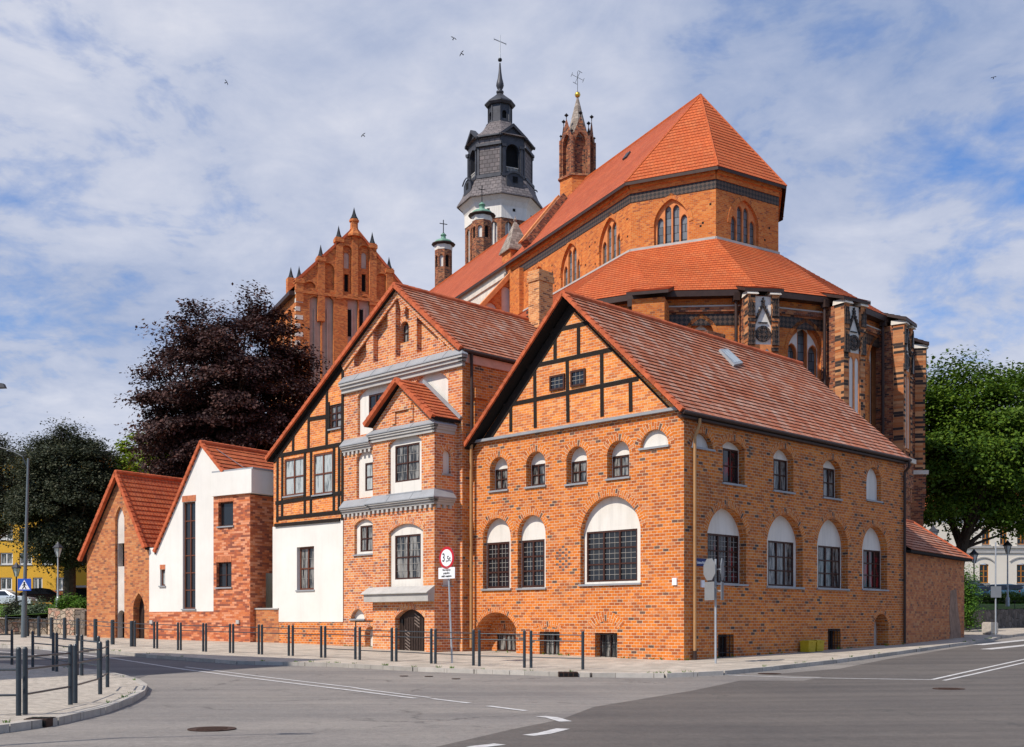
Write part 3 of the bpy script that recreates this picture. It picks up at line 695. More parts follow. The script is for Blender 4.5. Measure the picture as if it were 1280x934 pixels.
for x0, x1, yt, yb in ((897.5, 916.5, 793, 827.5), (1035, 1050, 786, 816)):
    a, z0 = PR.uz(x0, yb); b_, _ = PR.uz(x1, yb); zt = PR.uz((x0+x1)/2, yt)[1]; z0 = .1
    H2.append((rect(a, b_, z0, zt), .35))
    cw = window(house, PR, a+.01, b_-.01, z0+.01, zt-.01, o=-.3, cols=2, rows=1, name='cellar_window', sill=False, bar=.05)
    gb = MB()
    for i in range(5): x = a+.03+(b_-a-.06)*i/4; gb.cyl(PR.P(x, z0+.02, .02), PR.P(x, zt-.02, .02), .013, n=5)
    for z in (.45, zt-.06): gb.cyl(PR.P(a+.02, z, .02), PR.P(b_-.02, z, .02), .014, n=5)
    gb.build('window_grille', 'iron', cw)
a, z0 = PR.uz(1092.4, 806); b_, _ = PR.uz(1110.7, 806); zt = PR.uz(1101, 767.3)[1]; po = arch(a, b_, .3, zt, (b_-a)/2)
H2.append((po, .55)); ring(rb, PR, a, b_, zt-(b_-a)/2, (b_-a)/2, 'round', .2)
ob = MB(); ob.poly(PR.off(-.55), po, []); ob.build('niche_plaster', 'plaster_grey', house)
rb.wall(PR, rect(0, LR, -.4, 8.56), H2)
rb.build('side_wall', 'brick_brown_shade', house)
# far gable end and rear wall
PE_ = PR.side_r(LR); bb = MB(); bb.poly(PE_, [(0, -.4), (LA, -.4), (LA, 8.5), (LA/2, 13.3), (0, 8.5)], [])
PBk = PA.side_l(0, LR); bb.poly(PBk, rect(0, LR, -.4, 9), []); bb.build('rear_wall', 'brick_brown_shade', house)
# timbered gable
ZA = PA.off(.45).uz(703, 366.5); AR_ = PA.off(.45).uz(851.5, 512); AL_ = PA.off(.45).uz(596.5, 531.5); AL_ = (.03, AL_[1]+(AL_[0]-.03)*-(ZA[1]-AL_[1])/(ZA[0]-AL_[0]))
print('ROOF A', ZA, AR_, AL_)
gi = MB(); gi.poly(PA.off(-.04), [(-.02, ZT), (LA-.05, ZT), (LA-.02, 8.6), (ZA[0], ZA[1]-.25), (-.02, AL_[1]-.3)], []); gi.build('timber_infill', 'brick_panel', house)
tb = MB(); pg = PA.off(-.04)
hb = [(385, 268, 562, 228), (285, 428, 665, 348), (178, 602, 785, 478)]
vbm = [(410, 262, 410, 400), (515, 240, 515, 372), (318, 425, 321, 700), (464, 392, 468, 675), (619, 362, 621, 650), (211, 600, 211, 718), (748, 488, 750, 628)]
pbeams(tb, pg, [z1c(a, b_)+z1c(c, d) for a, b_, c, d in hb], .15, -.02, .022)
pbeams(tb, pg, [z1c(a, b_)+z1c(c, d) for a, b_, c, d in vbm], .16, -.02, .018)
tb.beam(PA.off(-.04), ZA[0]+.1, ZA[1]-.38, AL_[0]+.12, AL_[1]-.45, .36, -.02, .028); tb.beam(PA.off(-.04), ZA[0], ZA[1]-.42, AR_[0]-.75, AR_[1]+.12, .06, -.02, .026)
tb.build('timber_frame', 'timber', house)
for x0, x1, y0, y1 in ((388, 455, 463, 540), (482, 548, 440, 522)):
    a, z0 = pg.uz(*z1c(x0, (y1+y0)/2+(y1-y0)/2)); b_, _ = pg.uz(*z1c(x1, y1)); zt = pg.uz(*z1c((x0+x1)/2, y0))[1]
    window(house, pg, a, b_, z0+.02, zt, o=.065, cols=1, rows=1, lead=3, bar=.06, sill=False)
cb = MB()
cb.prism(PA, [(-.1, 8.56), (LA+.02, 8.56), (LA+.02, 8.66), (-.1, 8.66)], -.1, .16)
cb.build('ledge_flashing', 'zinc', house)
gable_roof(house, PA, AL_, ZA, AR_, .45, LR+.15, 'tile_weathered', .27, vt=.07, inset=.05)
gt = MB(); gt.cyl(PA.P(AR_[0]+.04, AR_[1]-.06, .4), PA.P(AR_[0]+.04, AR_[1]-.06, -LR-.1), .07, n=8); gt.boxp(PA, LA+.002, AR_[0]-.02, AR_[1]-.22, AR_[1]-.12, -LR, .3); gt.build('gutter', 'pipe_dark', house)
dp = MB(); up = PR.u(865)+.02
dp.tube([PR.P(up+.1, 8.3, AR_[0]-LA), PR.P(up+.1, 8.12, AR_[0]-LA), PR.P(up, 7.7, .1), PR.P(up, .25, .1)], .055); dp.build('downpipe', 'pipe_tan', house)
dp = MB(); dp.cyl(PR.P(up, .14, .1), PR.P(up, .55, .1), .07); dp.build('drain_shoe', 'pipe_dark', house)
dp = MB(); up = LR-.1; dp.tube([PR.P(up, 8.36, .3), PR.P(up, 8.1, .3), PR.P(up, 7.9, .1), PR.P(up, .6, .1)], .06); dp.build('downpipe', 'pipe_dark', house)
# rooflight (zinc framed)
sk = MB(); ua = PR.u(905)
def rslope(px, py):          # point on the corner house's right roof slope
    r = (px-640)/FPX; d = Vector((r, 1, (YH-py)/FPX)); o = Vector((0, 0, ZC))
    n = (PA.P(*AR_, -5)-PA.P(*AR_, 0)).cross(PA.P(*ZA, 0)-PA.P(*AR_, 0)); t = (PA.P(*ZA, 0)-o).dot(n)/d.dot(n)
    return o+d*t
q = [rslope(*p) for p in ((916, 459), (927, 456.5), (908, 439), (897.5, 439.5))]
nn = (q[1]-q[0]).cross(q[2]-q[1]).normalized(); nn = -nn if nn.z < 0 else nn
sk.hexa([p+nn*.02 for p in q], [p+nn*.12 for p in q]); s_ = sk.build('rooflight', 'zinc', house)
sk = MB(); c = sum(q, Vector())/4; sk.face([c+(p-c)*.78+nn*.125 for p in q]); sk.build('pane', 'glass_white', s_)
# small fittings: white meter plates and the street name plate are things of their own
for pl, px, py, lb in ((PA, 844, 727, 'small white meter plate on the sunlit brick left of the house corner'), (PR, 877.5, 730, 'small white meter plate on the shaded brick below the blue street name plate')):
    a, z = pl.uz(px, py); mb = MB(); mb.boxp(pl, a-.09, a+.09, z-.12, z+.12, .002, .05); mb.boxp(pl, a-.06, a+.06, z-.08, z+.08, .05, .056)
    o = mb.build('meter_plate', 'sign_white', None, base=pl.P(a, z)); tag(o, lb, 'meter plate', 'white plates on the corner house')
a0, z0 = PR.uz(865.8, 707.5); a1, z1_ = PR.uz(882.5, 700); zc = PR.uz(874, 703)[1]
a0 += .16
np_ = thing('street_name_plate', 'navy street name plate with white letters beside the tan downpipe', 'name plate', PR.P((a0+a1)/2, zc, .03))
mb = MB(); mb.boxp(PR, a0, a1, zc-.13, zc+.13, .01, .035); mb.build('plate', 'sign_navy', np_)
text_obj('lettering', 'Kazimierza Wielkiego', .13, PR, (a0+a1)/2, zc-.01, .037, 'text_white', np_, sx=.5*(a1-a0)/.62)

# ================================================================== stair gable house with oriel, half-timbered wing
PB = Pl((-11.34, 54.3), (9.39, -9.46)); LB = math.hypot(9.39, 9.46); UB = PB.u(429.5)
hb_ = thing('gabled_house', 'tall brick house with oriel, grey cornices and a long sloping gable over a half-timbered wing', 'house', (-6, 48.9, .3), 'old brick houses along the street')
AB = PB.uz(498, 357.5); EB = (LB+.12, PB.uz(577, 437)[1]); EL = PB.uz(341.5, 572)
H = []; wb = MB()
# recessed panels of the gable field
def panel(pts, depth=.24):
    H.append(([PB.uz(*z4c(*p)) for p in pts], depth))
pn = [[(80, 428), (135, 415), (135, 290), (80, 352)], [(167, 409), (232, 392), (232, 166), (167, 240)],
      [(267, 384), (327, 371), (327, 160), (316, 145), (305, 185), (292, 180), (280, 125), (267, 130)],
      [(362, 362), (458, 340), (458, 290), (362, 186)], [(486, 334), (520, 326), (486, 308)]]
for p in pn: panel(p)
inb = MB(); PBi = PB.off(-.24); IH = []
a, z0 = PBi.uz(*z4c(288, 322)); b_, _ = PBi.uz(*z4c(327, 318)); zt = PBi.uz(*z4c(308, 222))[1]
IH.append((arch(a, b_, z0, zt, (b_-a)/2), .22)); ring(inb, PBi, a, b_, zt-(b_-a)/2, (b_-a)/2, 'round', .16, o=.004)
for p in pn:
    q = [PB.uz(*z4c(*k)) for k in p]; cu = sum(k[0] for k in q)/len(q)
    inb.wall(PBi, q, IH if abs(cu-(a+b_)/2) < .4 else [])
inb.build('gable_panels', 'brick_rose', hb_)
window(hb_, PB, a+.01, b_-.01, z0+.01, zt-.02, o=-.43, cols=1, rows=2, bar=.05, gl='glass_curtain', sill=False, name='gable_window')
# niches of the storeys below
def seg(x0, x1, yt, yb, rise=.35, win=None, depth=.13, **kw):
    return niche(hb_, wb, H, PB, x0, x1, yt, yb, rise=rise, depth=depth, win=win, **kw)
X = lambda x: 420+x*.2785
seg(X(97), X(255), 480, 540.5, win=(461, 486, 491.5, 526), rise=.42, cols=3, rows=2, sill=False)
seg(X(345), X(503), 464.5, 512, rise=.42, sill=False)
seg(X(92), 466.5, 563, 622, rise=.5, win=(456.5, 466.2, 578.5, 613.5), cols=1, rows=2, sill=False, gl='glass_white')
seg(443, 467, 649, 693, rise=.4, win=(450.5, 465.8, 657, 689.5), cols=2, rows=2, gl='glass_curtain')
seg(438.5, 456, 761.5, 774, rise=.9, depth=.2, ringw=.15)
a, z0 = PB.uz(456, 813); b_, _ = PB.uz(471.5, 813); z0 = .05; zt = PB.uz(463, 783)[1]; po = arch(a, b_, z0, zt, .25)
H.append((po, .3)); ring(wb, PB, a, b_, zt-.25, .25, 'round', .15); pb = MB(); pb.wall(PB.off(-.3), po, [(rect(a+.35, b_-.12, z0+.02, zt-.3), .08)]); pb.build('niche_plaster', 'plaster', hb_)
window(hb_, PB, a+.36, b_-.13, z0+.03, zt-.31, o=-.36, cols=2, rows=3, fr='iron', gl='glass_curtain', name='cellar_door', sill=False)
gt_ = MB()
for dx in (0, 1): gt_.cyl(PB.P(a+.35+dx*1.35, .2, .75), PB.P(a+.35+dx*1.35, 1.55, .75), .03, n=6)
gt_.cyl(PB.P(a+.35, 1.55, .75), PB.P(a+1.7, 1.55, .75), .03, n=6); gt_.cyl(PB.P(a+1.7, 1.55, .75), PB.P(a+1.7, 1.55, .02), .03, n=6); gt_.cyl(PB.P(a+.35, 1.55, .75), PB.P(a+.35, 1.55, .02), .03, n=6)
gt_.build('cellar_handrail', 'iron', hb_)
wb.wall(PB, [(UB, -.4), (LB, -.4), (LB, EB[1]-.12), (AB[0], AB[1]-.12), (UB, AB[1]-.12-(AB[0]-UB)*(AB[1]-EL[1])/(AB[0]-EL[0]))], H)
# raised raking border under the verge
for E in (EB, (UB, AB[1]-(AB[0]-UB)*(AB[1]-EL[1])/(AB[0]-EL[0]))):
    wb.beam(PB, AB[0], AB[1]-.32, E[0], E[1]-.30, .30, .002, .07)
wb.build('front_wall', 'brick_rose', hb_)
rb = MB(); PBr = PB.side_r(LB); rb.wall(PBr, rect(0, 12.3, -.4, EB[1]-.15), [])
rb.boxp(PBr, .55, 1.1, -.4, 10.6, .0, .16); rb.boxp(PBr, .45, 1.2, 10.35, 10.75, .0, .28)
rb.build('side_wall', 'brick_brown_shade', hb_)
bb = MB(); bb.poly(PB.side_l(0, 12.3), rect(0, 12.3, -.4, EL[1]-.1), []); q = Pl(PB.P(LB, 0, -12.3).xy, -PB.d)
bb.poly(q, [(0, -.4), (LB, -.4), (LB, EL[1]-.1), (LB-AB[0], AB[1]-.15), (0, EB[1]-.15)], []); bb.build('rear_wall', 'plaster_white', hb_)
gable_roof(hb_, PB, (EL[0]-.25, EL[1]-.05), AB, EB, .26, 12.5, 'tile_weathered', .27, vt=.10)
gt = MB(); gt.cyl(PB.P(LB+.18, EB[1]-.08, .12), PB.P(LB+.18, EB[1]-.08, -12.4), .075, n=8); gt.build('gutter', 'pipe_dark', hb_)
fb = MB(); fb.boxp(PBr, .0, 12.2, EB[1]-.5, EB[1]-.16, .002, .08); fb.build('eaves_fascia', plain('rose painted fascia', (.55, .30, .22), .7), hb_)
dp = MB(); us = LB+.16
dp.tube([PB.P(us, EB[1]-.1, -.35), PB.P(us, PB.uz(591, 640)[1]*.0+8.7, -.35)], .06); dp.boxp(PB, us-.16, us+.16, 8.55, 8.95, -.5, -.2); dp.build('downpipe', 'pipe_dark', hb_)
dp = MB(); dp.tube([PB.P(us, 8.6, -.35), PB.P(us+.05, 8.3, -.28), PB.P(us+.02, 8.0, -.3), PB.P(us+.02, .5, -.3)], .06); dp.build('downpipe', 'pipe_tan', hb_)
# main cornice of the gable (sloping zinc, moulding below)
def cornice(root, pl, u0, u1, zt, h, proj, zincH=.28, dent=False, retR=0.0, retL=0.0):
    """zt = top of the moulding at its front edge"""
    mb = MB(); zb_ = MB()
    def strips(q, a, b_, ea, eb):
        for k, (pr, y0, y1) in enumerate(((proj*.45, -h, -h*.6), (proj*.75, -h*.6, -h*.3), (proj, -h*.3, 0))):
            mb.boxp(q, a-(pr if ea else 0), b_+(pr if eb else 0), zt+y0+.001*k, zt+y1, -.03, pr)
        P_ = lambda u, z, o: q.P(u, z, o)
        A = a-(proj+.03 if ea else 0); B = b_+(proj+.03 if eb else 0)
        k = max(1, int((B-A)/1.1))
        for i in range(k):
            c, d = A+(B-A)*i/k+(.008 if i else 0), A+(B-A)*(i+1)/k
            c2 = a if i == 0 and ea else c; d2 = b_ if i == k-1 and eb else d
            zb_.face([P_(c, zt+.02, proj+.03), P_(d, zt+.02, proj+.03), P_(d2, zt+zincH, .004), P_(c2, zt+zincH, .004)])
            zb_.face([P_(c, zt-.02, proj+.03), P_(d, zt-.02, proj+.03), P_(d, zt+.02, proj+.03), P_(c, zt+.02, proj+.03)])
            if i: zb_.cyl(P_(c, zt+.03, proj+.03), P_(c, zt+zincH, .01), .014, n=4)
        if dent:
            n_ = int((b_-a)/.28)
            for i in range(n_): c = a+(b_-a)*(i+.5)/n_; mb.boxp(q, c-.07, c+.07, zt-h-.14, zt-h-.001, -.02, proj*.4)
    strips(pl, u0, u1, retL > 0, retR > 0)
    if retR: strips(pl.side_r(u1), 0, retR, True, False)
    if retL: strips(pl.side_l(u0, retL), 0, retL, False, True)
    o = mb.build('cornice', 'stone_grey', root); zb_.build('zinc_cover', 'zinc', o); return o
zc1 = PB.uz(*z4c(560, 372))[1]; cornice(hb_, PB, UB, LB, zc1-.05, .42, .28, .34, retR=.02)
# oriel
uo0, uo1 = PB.uz(466, 0, 1.2)[0], PB.uz(543, 0, 1.2)[0]
PO = PB.off(1.2)
oH = []; obm = MB()
TZ = PO.uz(502, 545)[1]+.2
def on(x0, x1, yt, yb, rise, win, depth=.12, **kw):
    return niche(hb_, obm, oH, PO, x0, x1, yt, yb, rise=rise, depth=depth, win=win, **kw)
on(485.4, 526.9, 543, 616.5, .3, (494, 524.6, 555.3, 601.5), cols=2, rows=2, gl='glass_curtain', lead=2)
on(486, 528.8, 654.6, 737.3, .3, (493.8, 526, 668.5, 724), cols=2, rows=2, gl='glass_curtain', lead=3)
a, _ = PO.uz(493.8, 800); b_, _ = PO.uz(530.6, 800); zt = PO.uz(512, 761.5)[1]; dpo = arch(a, b_, .15, zt, .35)
oH.append((dpo, .3)); ring(obm, PO, a, b_, zt-.35, .35, 'round', .22)
ztop = PO.uz(543, 519)[1]-.05; ztc = PO.uz(502, 526)[1]
AO = PO.uz(502, 474.5)
obm.wall(PO, [(uo0, -.4), (uo1, -.4), (uo1, ztop), (AO[0], AO[1]-.15), (uo0, ztop)], oH)
POr = PO.side_r(uo1); sH = []
niche(hb_, obm, sH, POr, 553.5, 563.5, 563, 593, rise=1.0, depth=.12, ringw=.2)
niche(hb_, obm, sH, POr, 553.5, 564.5, 692, 732, rise=1.0, depth=.12, ringw=.2)
obm.wall(POr, rect(0, 1.2, -.4, ztop), sH)
obm.poly(PO.side_l(uo0, 1.2), rect(0, 1.2, -.4, ztop), [])
for x in (X(262), X(340)): u_ = PO.u(x); obm.boxp(PO, u_-.12, u_+.12, ztop, AO[1]-1.1, 0, .06)
obm.boxp(PO, PO.u(X(258)), PO.u(X(345)), AO[1]-1.25, AO[1]-1.02, 0, .09)
obm.build('oriel', 'brick_rose', hb_)
dm = MB(); dm.poly(PO.off(-.24), dpo, [])
for i in range(12):
    x = a+.06+(b_-a-.12)*i/11; dm.boxp(PO, x-.035, x+.03, .16, zt-.36, -.24, -.215)
dr = dm.build('door', 'door', hb_)
dl = MB()
for (cx_, z0_, z1_) in ((.30, .25, 1.25), (.62, 1.3, 1.9), (.62, 1.98, 2.5)):
    dl = MB()
    cu = a+(b_-a)*cx_
    for i in range(int((z1_-z0_)/.13)):
        z = z0_+i*.13; dl.beam(PO, cu-.15, z+.16, cu+.15, z, .045, -.214, -.20)
    dl.build('door_slats', 'door_light', dr)
hd = MB(); hd.boxp(PO, a+.22, a+.3, 1.45, 1.62, -.21, -.15); hd.build('handle', 'iron', dr)
# oriel cornices and the string course beside them
cornice(hb_, PO, uo0, uo1, PO.uz(502, 537)[1]-.02, .32, .18, .2, retR=1.0, retL=1.0)
zc2 = PO.uz(502, 626.5)[1]; cornice(hb_, PO, uo0, uo1, zc2, .26, .24, .34, dent=True, retR=.92, retL=.9)
cornice(hb_, PB, UB+.02, PB.u(466)+.0, PB.uz(447, 634)[1], .26, .24, .34, dent=True)
cornice(hb_, PB, UB+.02, PB.u(466)+.0, PB.uz(447, 556)[1], .26, .22, .3, dent=True)
cn = MB(); u0c, u1c = PO.u(462.5), uo1
zt_ = PO.uz(502, 741)[1]
cn.prism(PO, [(u0c, zt_-.36), (u1c, zt_-.36), (u1c, zt_-.05), (u0c, zt_-.05)], .0, .33)
cn.hexa([PO.P(u0c-.1, zt_-.05, .42), PO.P(u1c+.02, zt_-.05, .42), PO.P(u1c+.02, zt_-.05, 0), PO.P(u0c-.1, zt_-.05, 0)],
        [PO.P(u0c-.1, zt_-.02, .42), PO.P(u1c+.02, zt_-.02, .42), PO.P(u1c+.02, zt_+.25, 0), PO.P(u0c-.1, zt_+.25, 0)])
cn.build('door_canopy', 'stone_grey', hb_)
# oriel roof
rO = MB(); sO = MB(); EOr = (uo1+.2, PO.uz(542.5, 522)[1]); EOl = (uo0-.2, PO.uz(463, 530)[1]-.05)
for (E, sg) in ((EOr, 1), (EOl, -1)):
    f0, f1 = PO.P(*E, .3), PO.P(*E, -1.2); a0, a1 = PO.P(*AO, .3), PO.P(*AO, -1.2)
    if sg > 0: courses(rO, f0, f1, a0, a1, .26, .04); slab(sO, [f0, f1, a1, a0], .1)
    else: courses(rO, f1, f0, a1, a0, .26, .04); slab(sO, [f1, f0, a0, a1], .1)
ro = rO.build('oriel_roof', 'tile_new', hb_); sO.build('soffit', 'soffit', ro)
vb = MB()
for E in (EOr, EOl):
    d = Vector((E[0]-AO[0], E[1]-AO[1])); l = d.length; d /= l; nn = Vector((-d.y, d.x)); nn = nn if nn.y > 0 else -nn; k = int(l/.27)
    for i in range(k):
        p = [Vector(AO)+d*(l*i/k)+nn*.05, Vector(AO)+d*(l*(i+1)/k+.02)+nn*.08, Vector(AO)+d*(l*(i+1)/k+.02)-nn*.11, Vector(AO)+d*(l*i/k)-nn*.1]
        vb.prism(PO, [(q.x, q.y) for q in p], .15, .34)
vb.build('verge_tiles', 'tile_edge', ro)
fl = MB(); fl.beam(PB, AO[0], AO[1]+.12, EOr[0]+.05, EOr[1]+.1, .12, .0, .1); fl.build('wall_flashing', 'zinc', ro)
# half-timbered wing: brick infill above, white render below
tw = MB(); zj = PB.uz(385, 654)[1]
sl = (AB[1]-EL[1])/(AB[0]-EL[0])
TH = []; Xc = lambda x: 320+x*.4278; Yc = lambda y: 400+y*.4283
for x0, x1, y0, y1 in ((83, 140, 403, 516), (168, 224, 388, 512), (216, 249, 246, 320)):
    a, z0 = PB.uz(Xc(x0), Yc(y1)); b_ = PB.u(Xc(x1)); zt = PB.uz(Xc((x0+x1)/2), Yc(y0))[1]; TH.append((rect(a, b_, z0, zt), .1))
    sm = y0 == 246
    window(hb_, PB, a+.005, b_-.005, z0+.005, zt-.005, o=-.02 if not sm else -.05, cols=2, rows=2 if not sm else 3, fr='frame_mid' if not sm else 'frame_brown', gl='glass_white' if not sm else 'glass_curtain', bar=.07, sill=.09)
tw.wall(PB, [(0, zj), (UB, zj), (UB, AB[1]-.15-(AB[0]-UB)*sl), (0, EL[1]-.1)], TH); tw.build('timber_infill', 'brick_panel', hb_)
t2 = MB()
T = lambda *a: tuple(Xc(v) if i % 2 == 0 else Yc(v) for i, v in enumerate(a))
hz = [T(58, 398, 253, 362), T(58, 535, 250, 505), T(60, 580, 250, 560), T(155, 290, 212, 281)]
vt = [T(64, 400, 63, 590), T(78, 398, 77, 580), T(144, 380, 143, 575), T(162, 378, 161, 575), T(229, 370, 228, 565), T(244, 366, 243, 565), T(110, 326, 109, 388), T(155, 262, 154, 378), T(208, 190, 207, 370), T(254, 128, 253, 585), T(213, 240, 213, 330)]
pbeams(t2, PB, hz, .17, -.02, .036); pbeams(t2, PB, vt, .17, -.02, .03); pbeams(t2, PB, [T(58, 600, 248, 583)], .15, .0, .10)
t2.beam(PB, UB, AB[1]-(AB[0]-UB)*sl-.25, .05, EL[1]-.22, .16, -.02, .045)
t2.build('timber_frame', 'timber', hb_)
pw = MB(); Hh = []; zl = PB.uz(385, 777.5)[1]
a, z0 = PB.uz(371.5, 738); b_ = PB.u(393); zt = PB.uz(382, 683.5)[1]; Hh.append((rect(a, b_, z0, zt), .2))
window(hb_, PB, a+.01, b_-.01, z0+.01, zt-.01, o=-.15, cols=2, rows=2, fr='frame_mid', gl='glass_curtain', bar=.07, lead=2)
pw.wall(PB.off(.02), [(-.05, zl), (UB-.02, zl), (UB-.02, zj), (-.05, zj)], Hh)
pw.boxp(PB, -.05, -.048, zl, zj, -12.3, .02); pw.build('rendered_wall', 'plaster_white', hb_)
pw = MB(); pw.wall(PB.off(.0), [(0, -.4), (UB, -.4), (UB, zl), (0, zl)], []); pw.poly(PB.side_l(0, 3), rect(0, 3, -.4, zl), []); pw.build('plinth', 'brick_orange', hb_)
# chimney on the roof behind
ch = MB(); r_ = (660-640)/FPX
def chim(px_l, px_m, px_r, Y, ytop, z0, root, name='chimney', m='brick_chimney'):
    P0 = Vector(((px_m-640)/FPX*Y, Y)); dl = PB.d; rr = PR.d
    ql = Pl(P0, -dl); ul = ql.u(px_l); qr = Pl(P0, rr); ur = qr.u(px_r)
    mb = MB(); zt = ZC+(YH-ytop)/FPX*Y
    c = [P0, P0+rr*ur, P0+rr*ur-dl*ul, P0-dl*ul]
    V3 = lambda p, z: Vector((p.x, p.y, z))
    cen = sum(c, Vector((0, 0)))/4
    mb.hexa([V3(p, z0) for p in c], [V3(p, zt-.5) for p in c])
    e = [cen+(p-cen)*1.13 for p in c]; mb.hexa([V3(p, zt-.5) for p in e], [V3(p, zt-.2) for p in e])
    e = [cen+(p-cen)*1.04 for p in c]; mb.hexa([V3(p, zt-.2) for p in e], [V3(p, zt) for p in e])
    return mb.build(name, m, root)
chim(660.5, 674, 691, 52.5, 336, 11.0, hb_)

# ================================================================== white modern gable house with mottled brick
PD = Pl((-18.7, 58.84), (6.2, -4.34)); LD = math.hypot(6.2, 4.34)
hd_ = thing('gabled_house', 'modern white rendered gable house with a tall narrow window and a mottled brick bay', 'house', (-15.6, 56.6, .5), 'old brick houses along the street')
AD = PD.uz(252, 553.5); ELd = PD.uz(196.5, 684.5); ubx = PD.u(266.8); ztb = PD.uz(293, 589)[1]; zbx = PD.uz(293, 618.5)[1]; zbs = PD.uz(225, 764.6)[1]
sr = PD.uz(279.4, 588.5); slr = (AD[1]-sr[1])/(sr[0]-AD[0]); ERd = (LD+.1, AD[1]-slr*(LD+.1-AD[0]))
ww = MB(); Hw = []
def wn(pl, x0, x1, yt, yb, H, depth=.16, **kw):
    a, z0 = pl.uz(x0, yb); b_ = pl.u(x1); zt = pl.uz((x0+x1)/2, yt)[1]; H.append((rect(a, b_, z0, zt), depth))
    return window(hd_, pl, a+.008, b_-.008, z0+.008, zt-.008, o=-depth+.05, **kw)
wn(PD, 228.4, 244.3, 627.4, 761.4, Hw, cols=2, rows=6, fr='frame_mid', gl='glass', bar=.06, lead=0)
wn(PD, 200.2, 206.5, 712, 732.5, Hw, cols=1, rows=1, fr='frame_mid', gl='glass_white')
zel = ELd[1]
ww.wall(PD, [(0, zbs), (ubx, zbs), (ubx, ztb-.2), (AD[0]+(AD[1]-ztb+.2)/slr-.08, ztb-.2), (AD[0], AD[1]-.08), (ELd[0]+.05, zel), (0, zel)], Hw)
ww.boxp(PD, ubx, LD+.24, zbx, ztb, -2.2, .14)
ww.poly(PD.side_l(0, 9), rect(0, 9, -.4, zel), [])
wob = ww.build('rendered_wall', 'plaster_white', hd_)
cp = MB(); cp.boxp(PD, ubx-.03, LD+.27, ztb+.002, ztb+.09, -2.25, .08); cp.build('parapet_cap', 'zinc', hd_)
bw_ = MB(); Hb = []
wn(PD, 272.8, 291.5, 627.5, 658.5, Hb, depth=.2, cols=1, rows=1, fr='frame_brown', gl='glass')
wn(PD, 270.5, 289.4, 703, 734.5, Hb, depth=.2, cols=2, rows=2, fr='frame_brown', gl='glass', bar=.04)
bw_.wall(PD, [(0, -.4), (LD, -.4), (LD, zbx), (ubx, zbx), (ubx, zbs), (0, zbs)], Hb)
bw_.wall(PD.side_r(LD), rect(0, 9, -.4, zbx-.05), [(rect(1.0, 2.2, .3, 3.9), .3)])
lint = MB()
for x0, x1, y0, y1, pl in ((227.8, 245, 619.5, 627), (272.8, 291.5, 620, 627.2), (270.5, 289.4, 695, 702.6), (200, 206.7, 706, 711.8)) and [(227.8, 245, 619.5, 627, PD), (272.8, 291.5, 620.5, 627.2, PD), (270.5, 289.4, 695, 702.6, PD), (200, 206.7, 706, 711.8, PD)]:
    a = pl.u(x0); b_ = pl.u(x1); z0 = pl.uz((x0+x1)/2, y1)[1]; z1_ = pl.uz((x0+x1)/2, y0)[1]; k = max(3, int((b_-a)/.11))
    for i in range(k): lint.boxp(pl, a+(b_-a)*i/k+.006, a+(b_-a)*(i+1)/k-.006, z0, z1_, -.02, .02)
bw_.build('brick_wall', 'brick_mottled', hd_); lint.build('window_lintels', plain('soldier course brick', (.50, .17, .08), .85, var=.3, scale=4), hd_)
bk = MB(); q = Pl(PD.P(LD, 0, -9).xy, -PD.d); bk.poly(q, [(0, -.4), (LD, -.4), (LD, zel), (LD-AD[0], AD[1]-.1), (0, ERd[1]-.1)], []); bk.poly(PD.side_r(LD-.02), rect(0, 9, zbx-.06, ERd[1]-.12), []); bk.build('rear_wall', 'plaster_white', hd_)
gable_roof(hd_, PD, (ELd[0]-.15, ELd[1]-.2), AD, ERd, .1, 9.3, 'tile_new', .33, vt=.09, inset=.04, split=(sr[0]+.03, -2.3))
ef = MB(); ef.boxp(PD, LD+.02, LD+.12, ERd[1]-.55, ERd[1]-.12, -9, -2.3); ef.cyl(PD.P(LD+.2, ERd[1]-.1, -2.3), PD.P(LD+.2, ERd[1]-.1, -9.2), .07, n=8); ef.build('gutter', 'zinc', hd_)
cb_ = MB(); p0 = PD.P(AD[0]+.4, AD[1]-slr*.4+.1, -.6); p1 = PD.P(LD-.9, AD[1]-slr*(LD-.9-AD[0])+.14, -2.6); cb_.cyl(p0, p1, .018, n=5)
cb_.build('lightning_wire', 'zinc', hd_)
gl_ = MB()
for x in (190, 298):
    a, z = PD.uz(x, 777.5); gl_.boxp(PD, a-.11, a+.11, z-.09, z+.09, .005, .08)
gl_.build('wall_light', 'stone_grey', hd_)
# low garden wall in the gap
gw = MB(); PG = Pl((-12.35, 54.75), (1.25, -.75)); gw.boxp(PG, 0, 1.55, -.2, PG.uz(327, 762)[1], -.35, 0)
o = gw.build('garden_wall', 'brick_old', None, base=PG.P(.7, .4)); tag(o, 'low dark brick wall closing the gap between the white gable house and the half-timbered wing', 'wall')
gw = MB(); gw.boxp(PG, 0, 1.55, PG.uz(327, 762)[1], PG.uz(327, 762)[1]+.07, -.4, .04); gw.build('wall_coping', 'stone_grey', o)
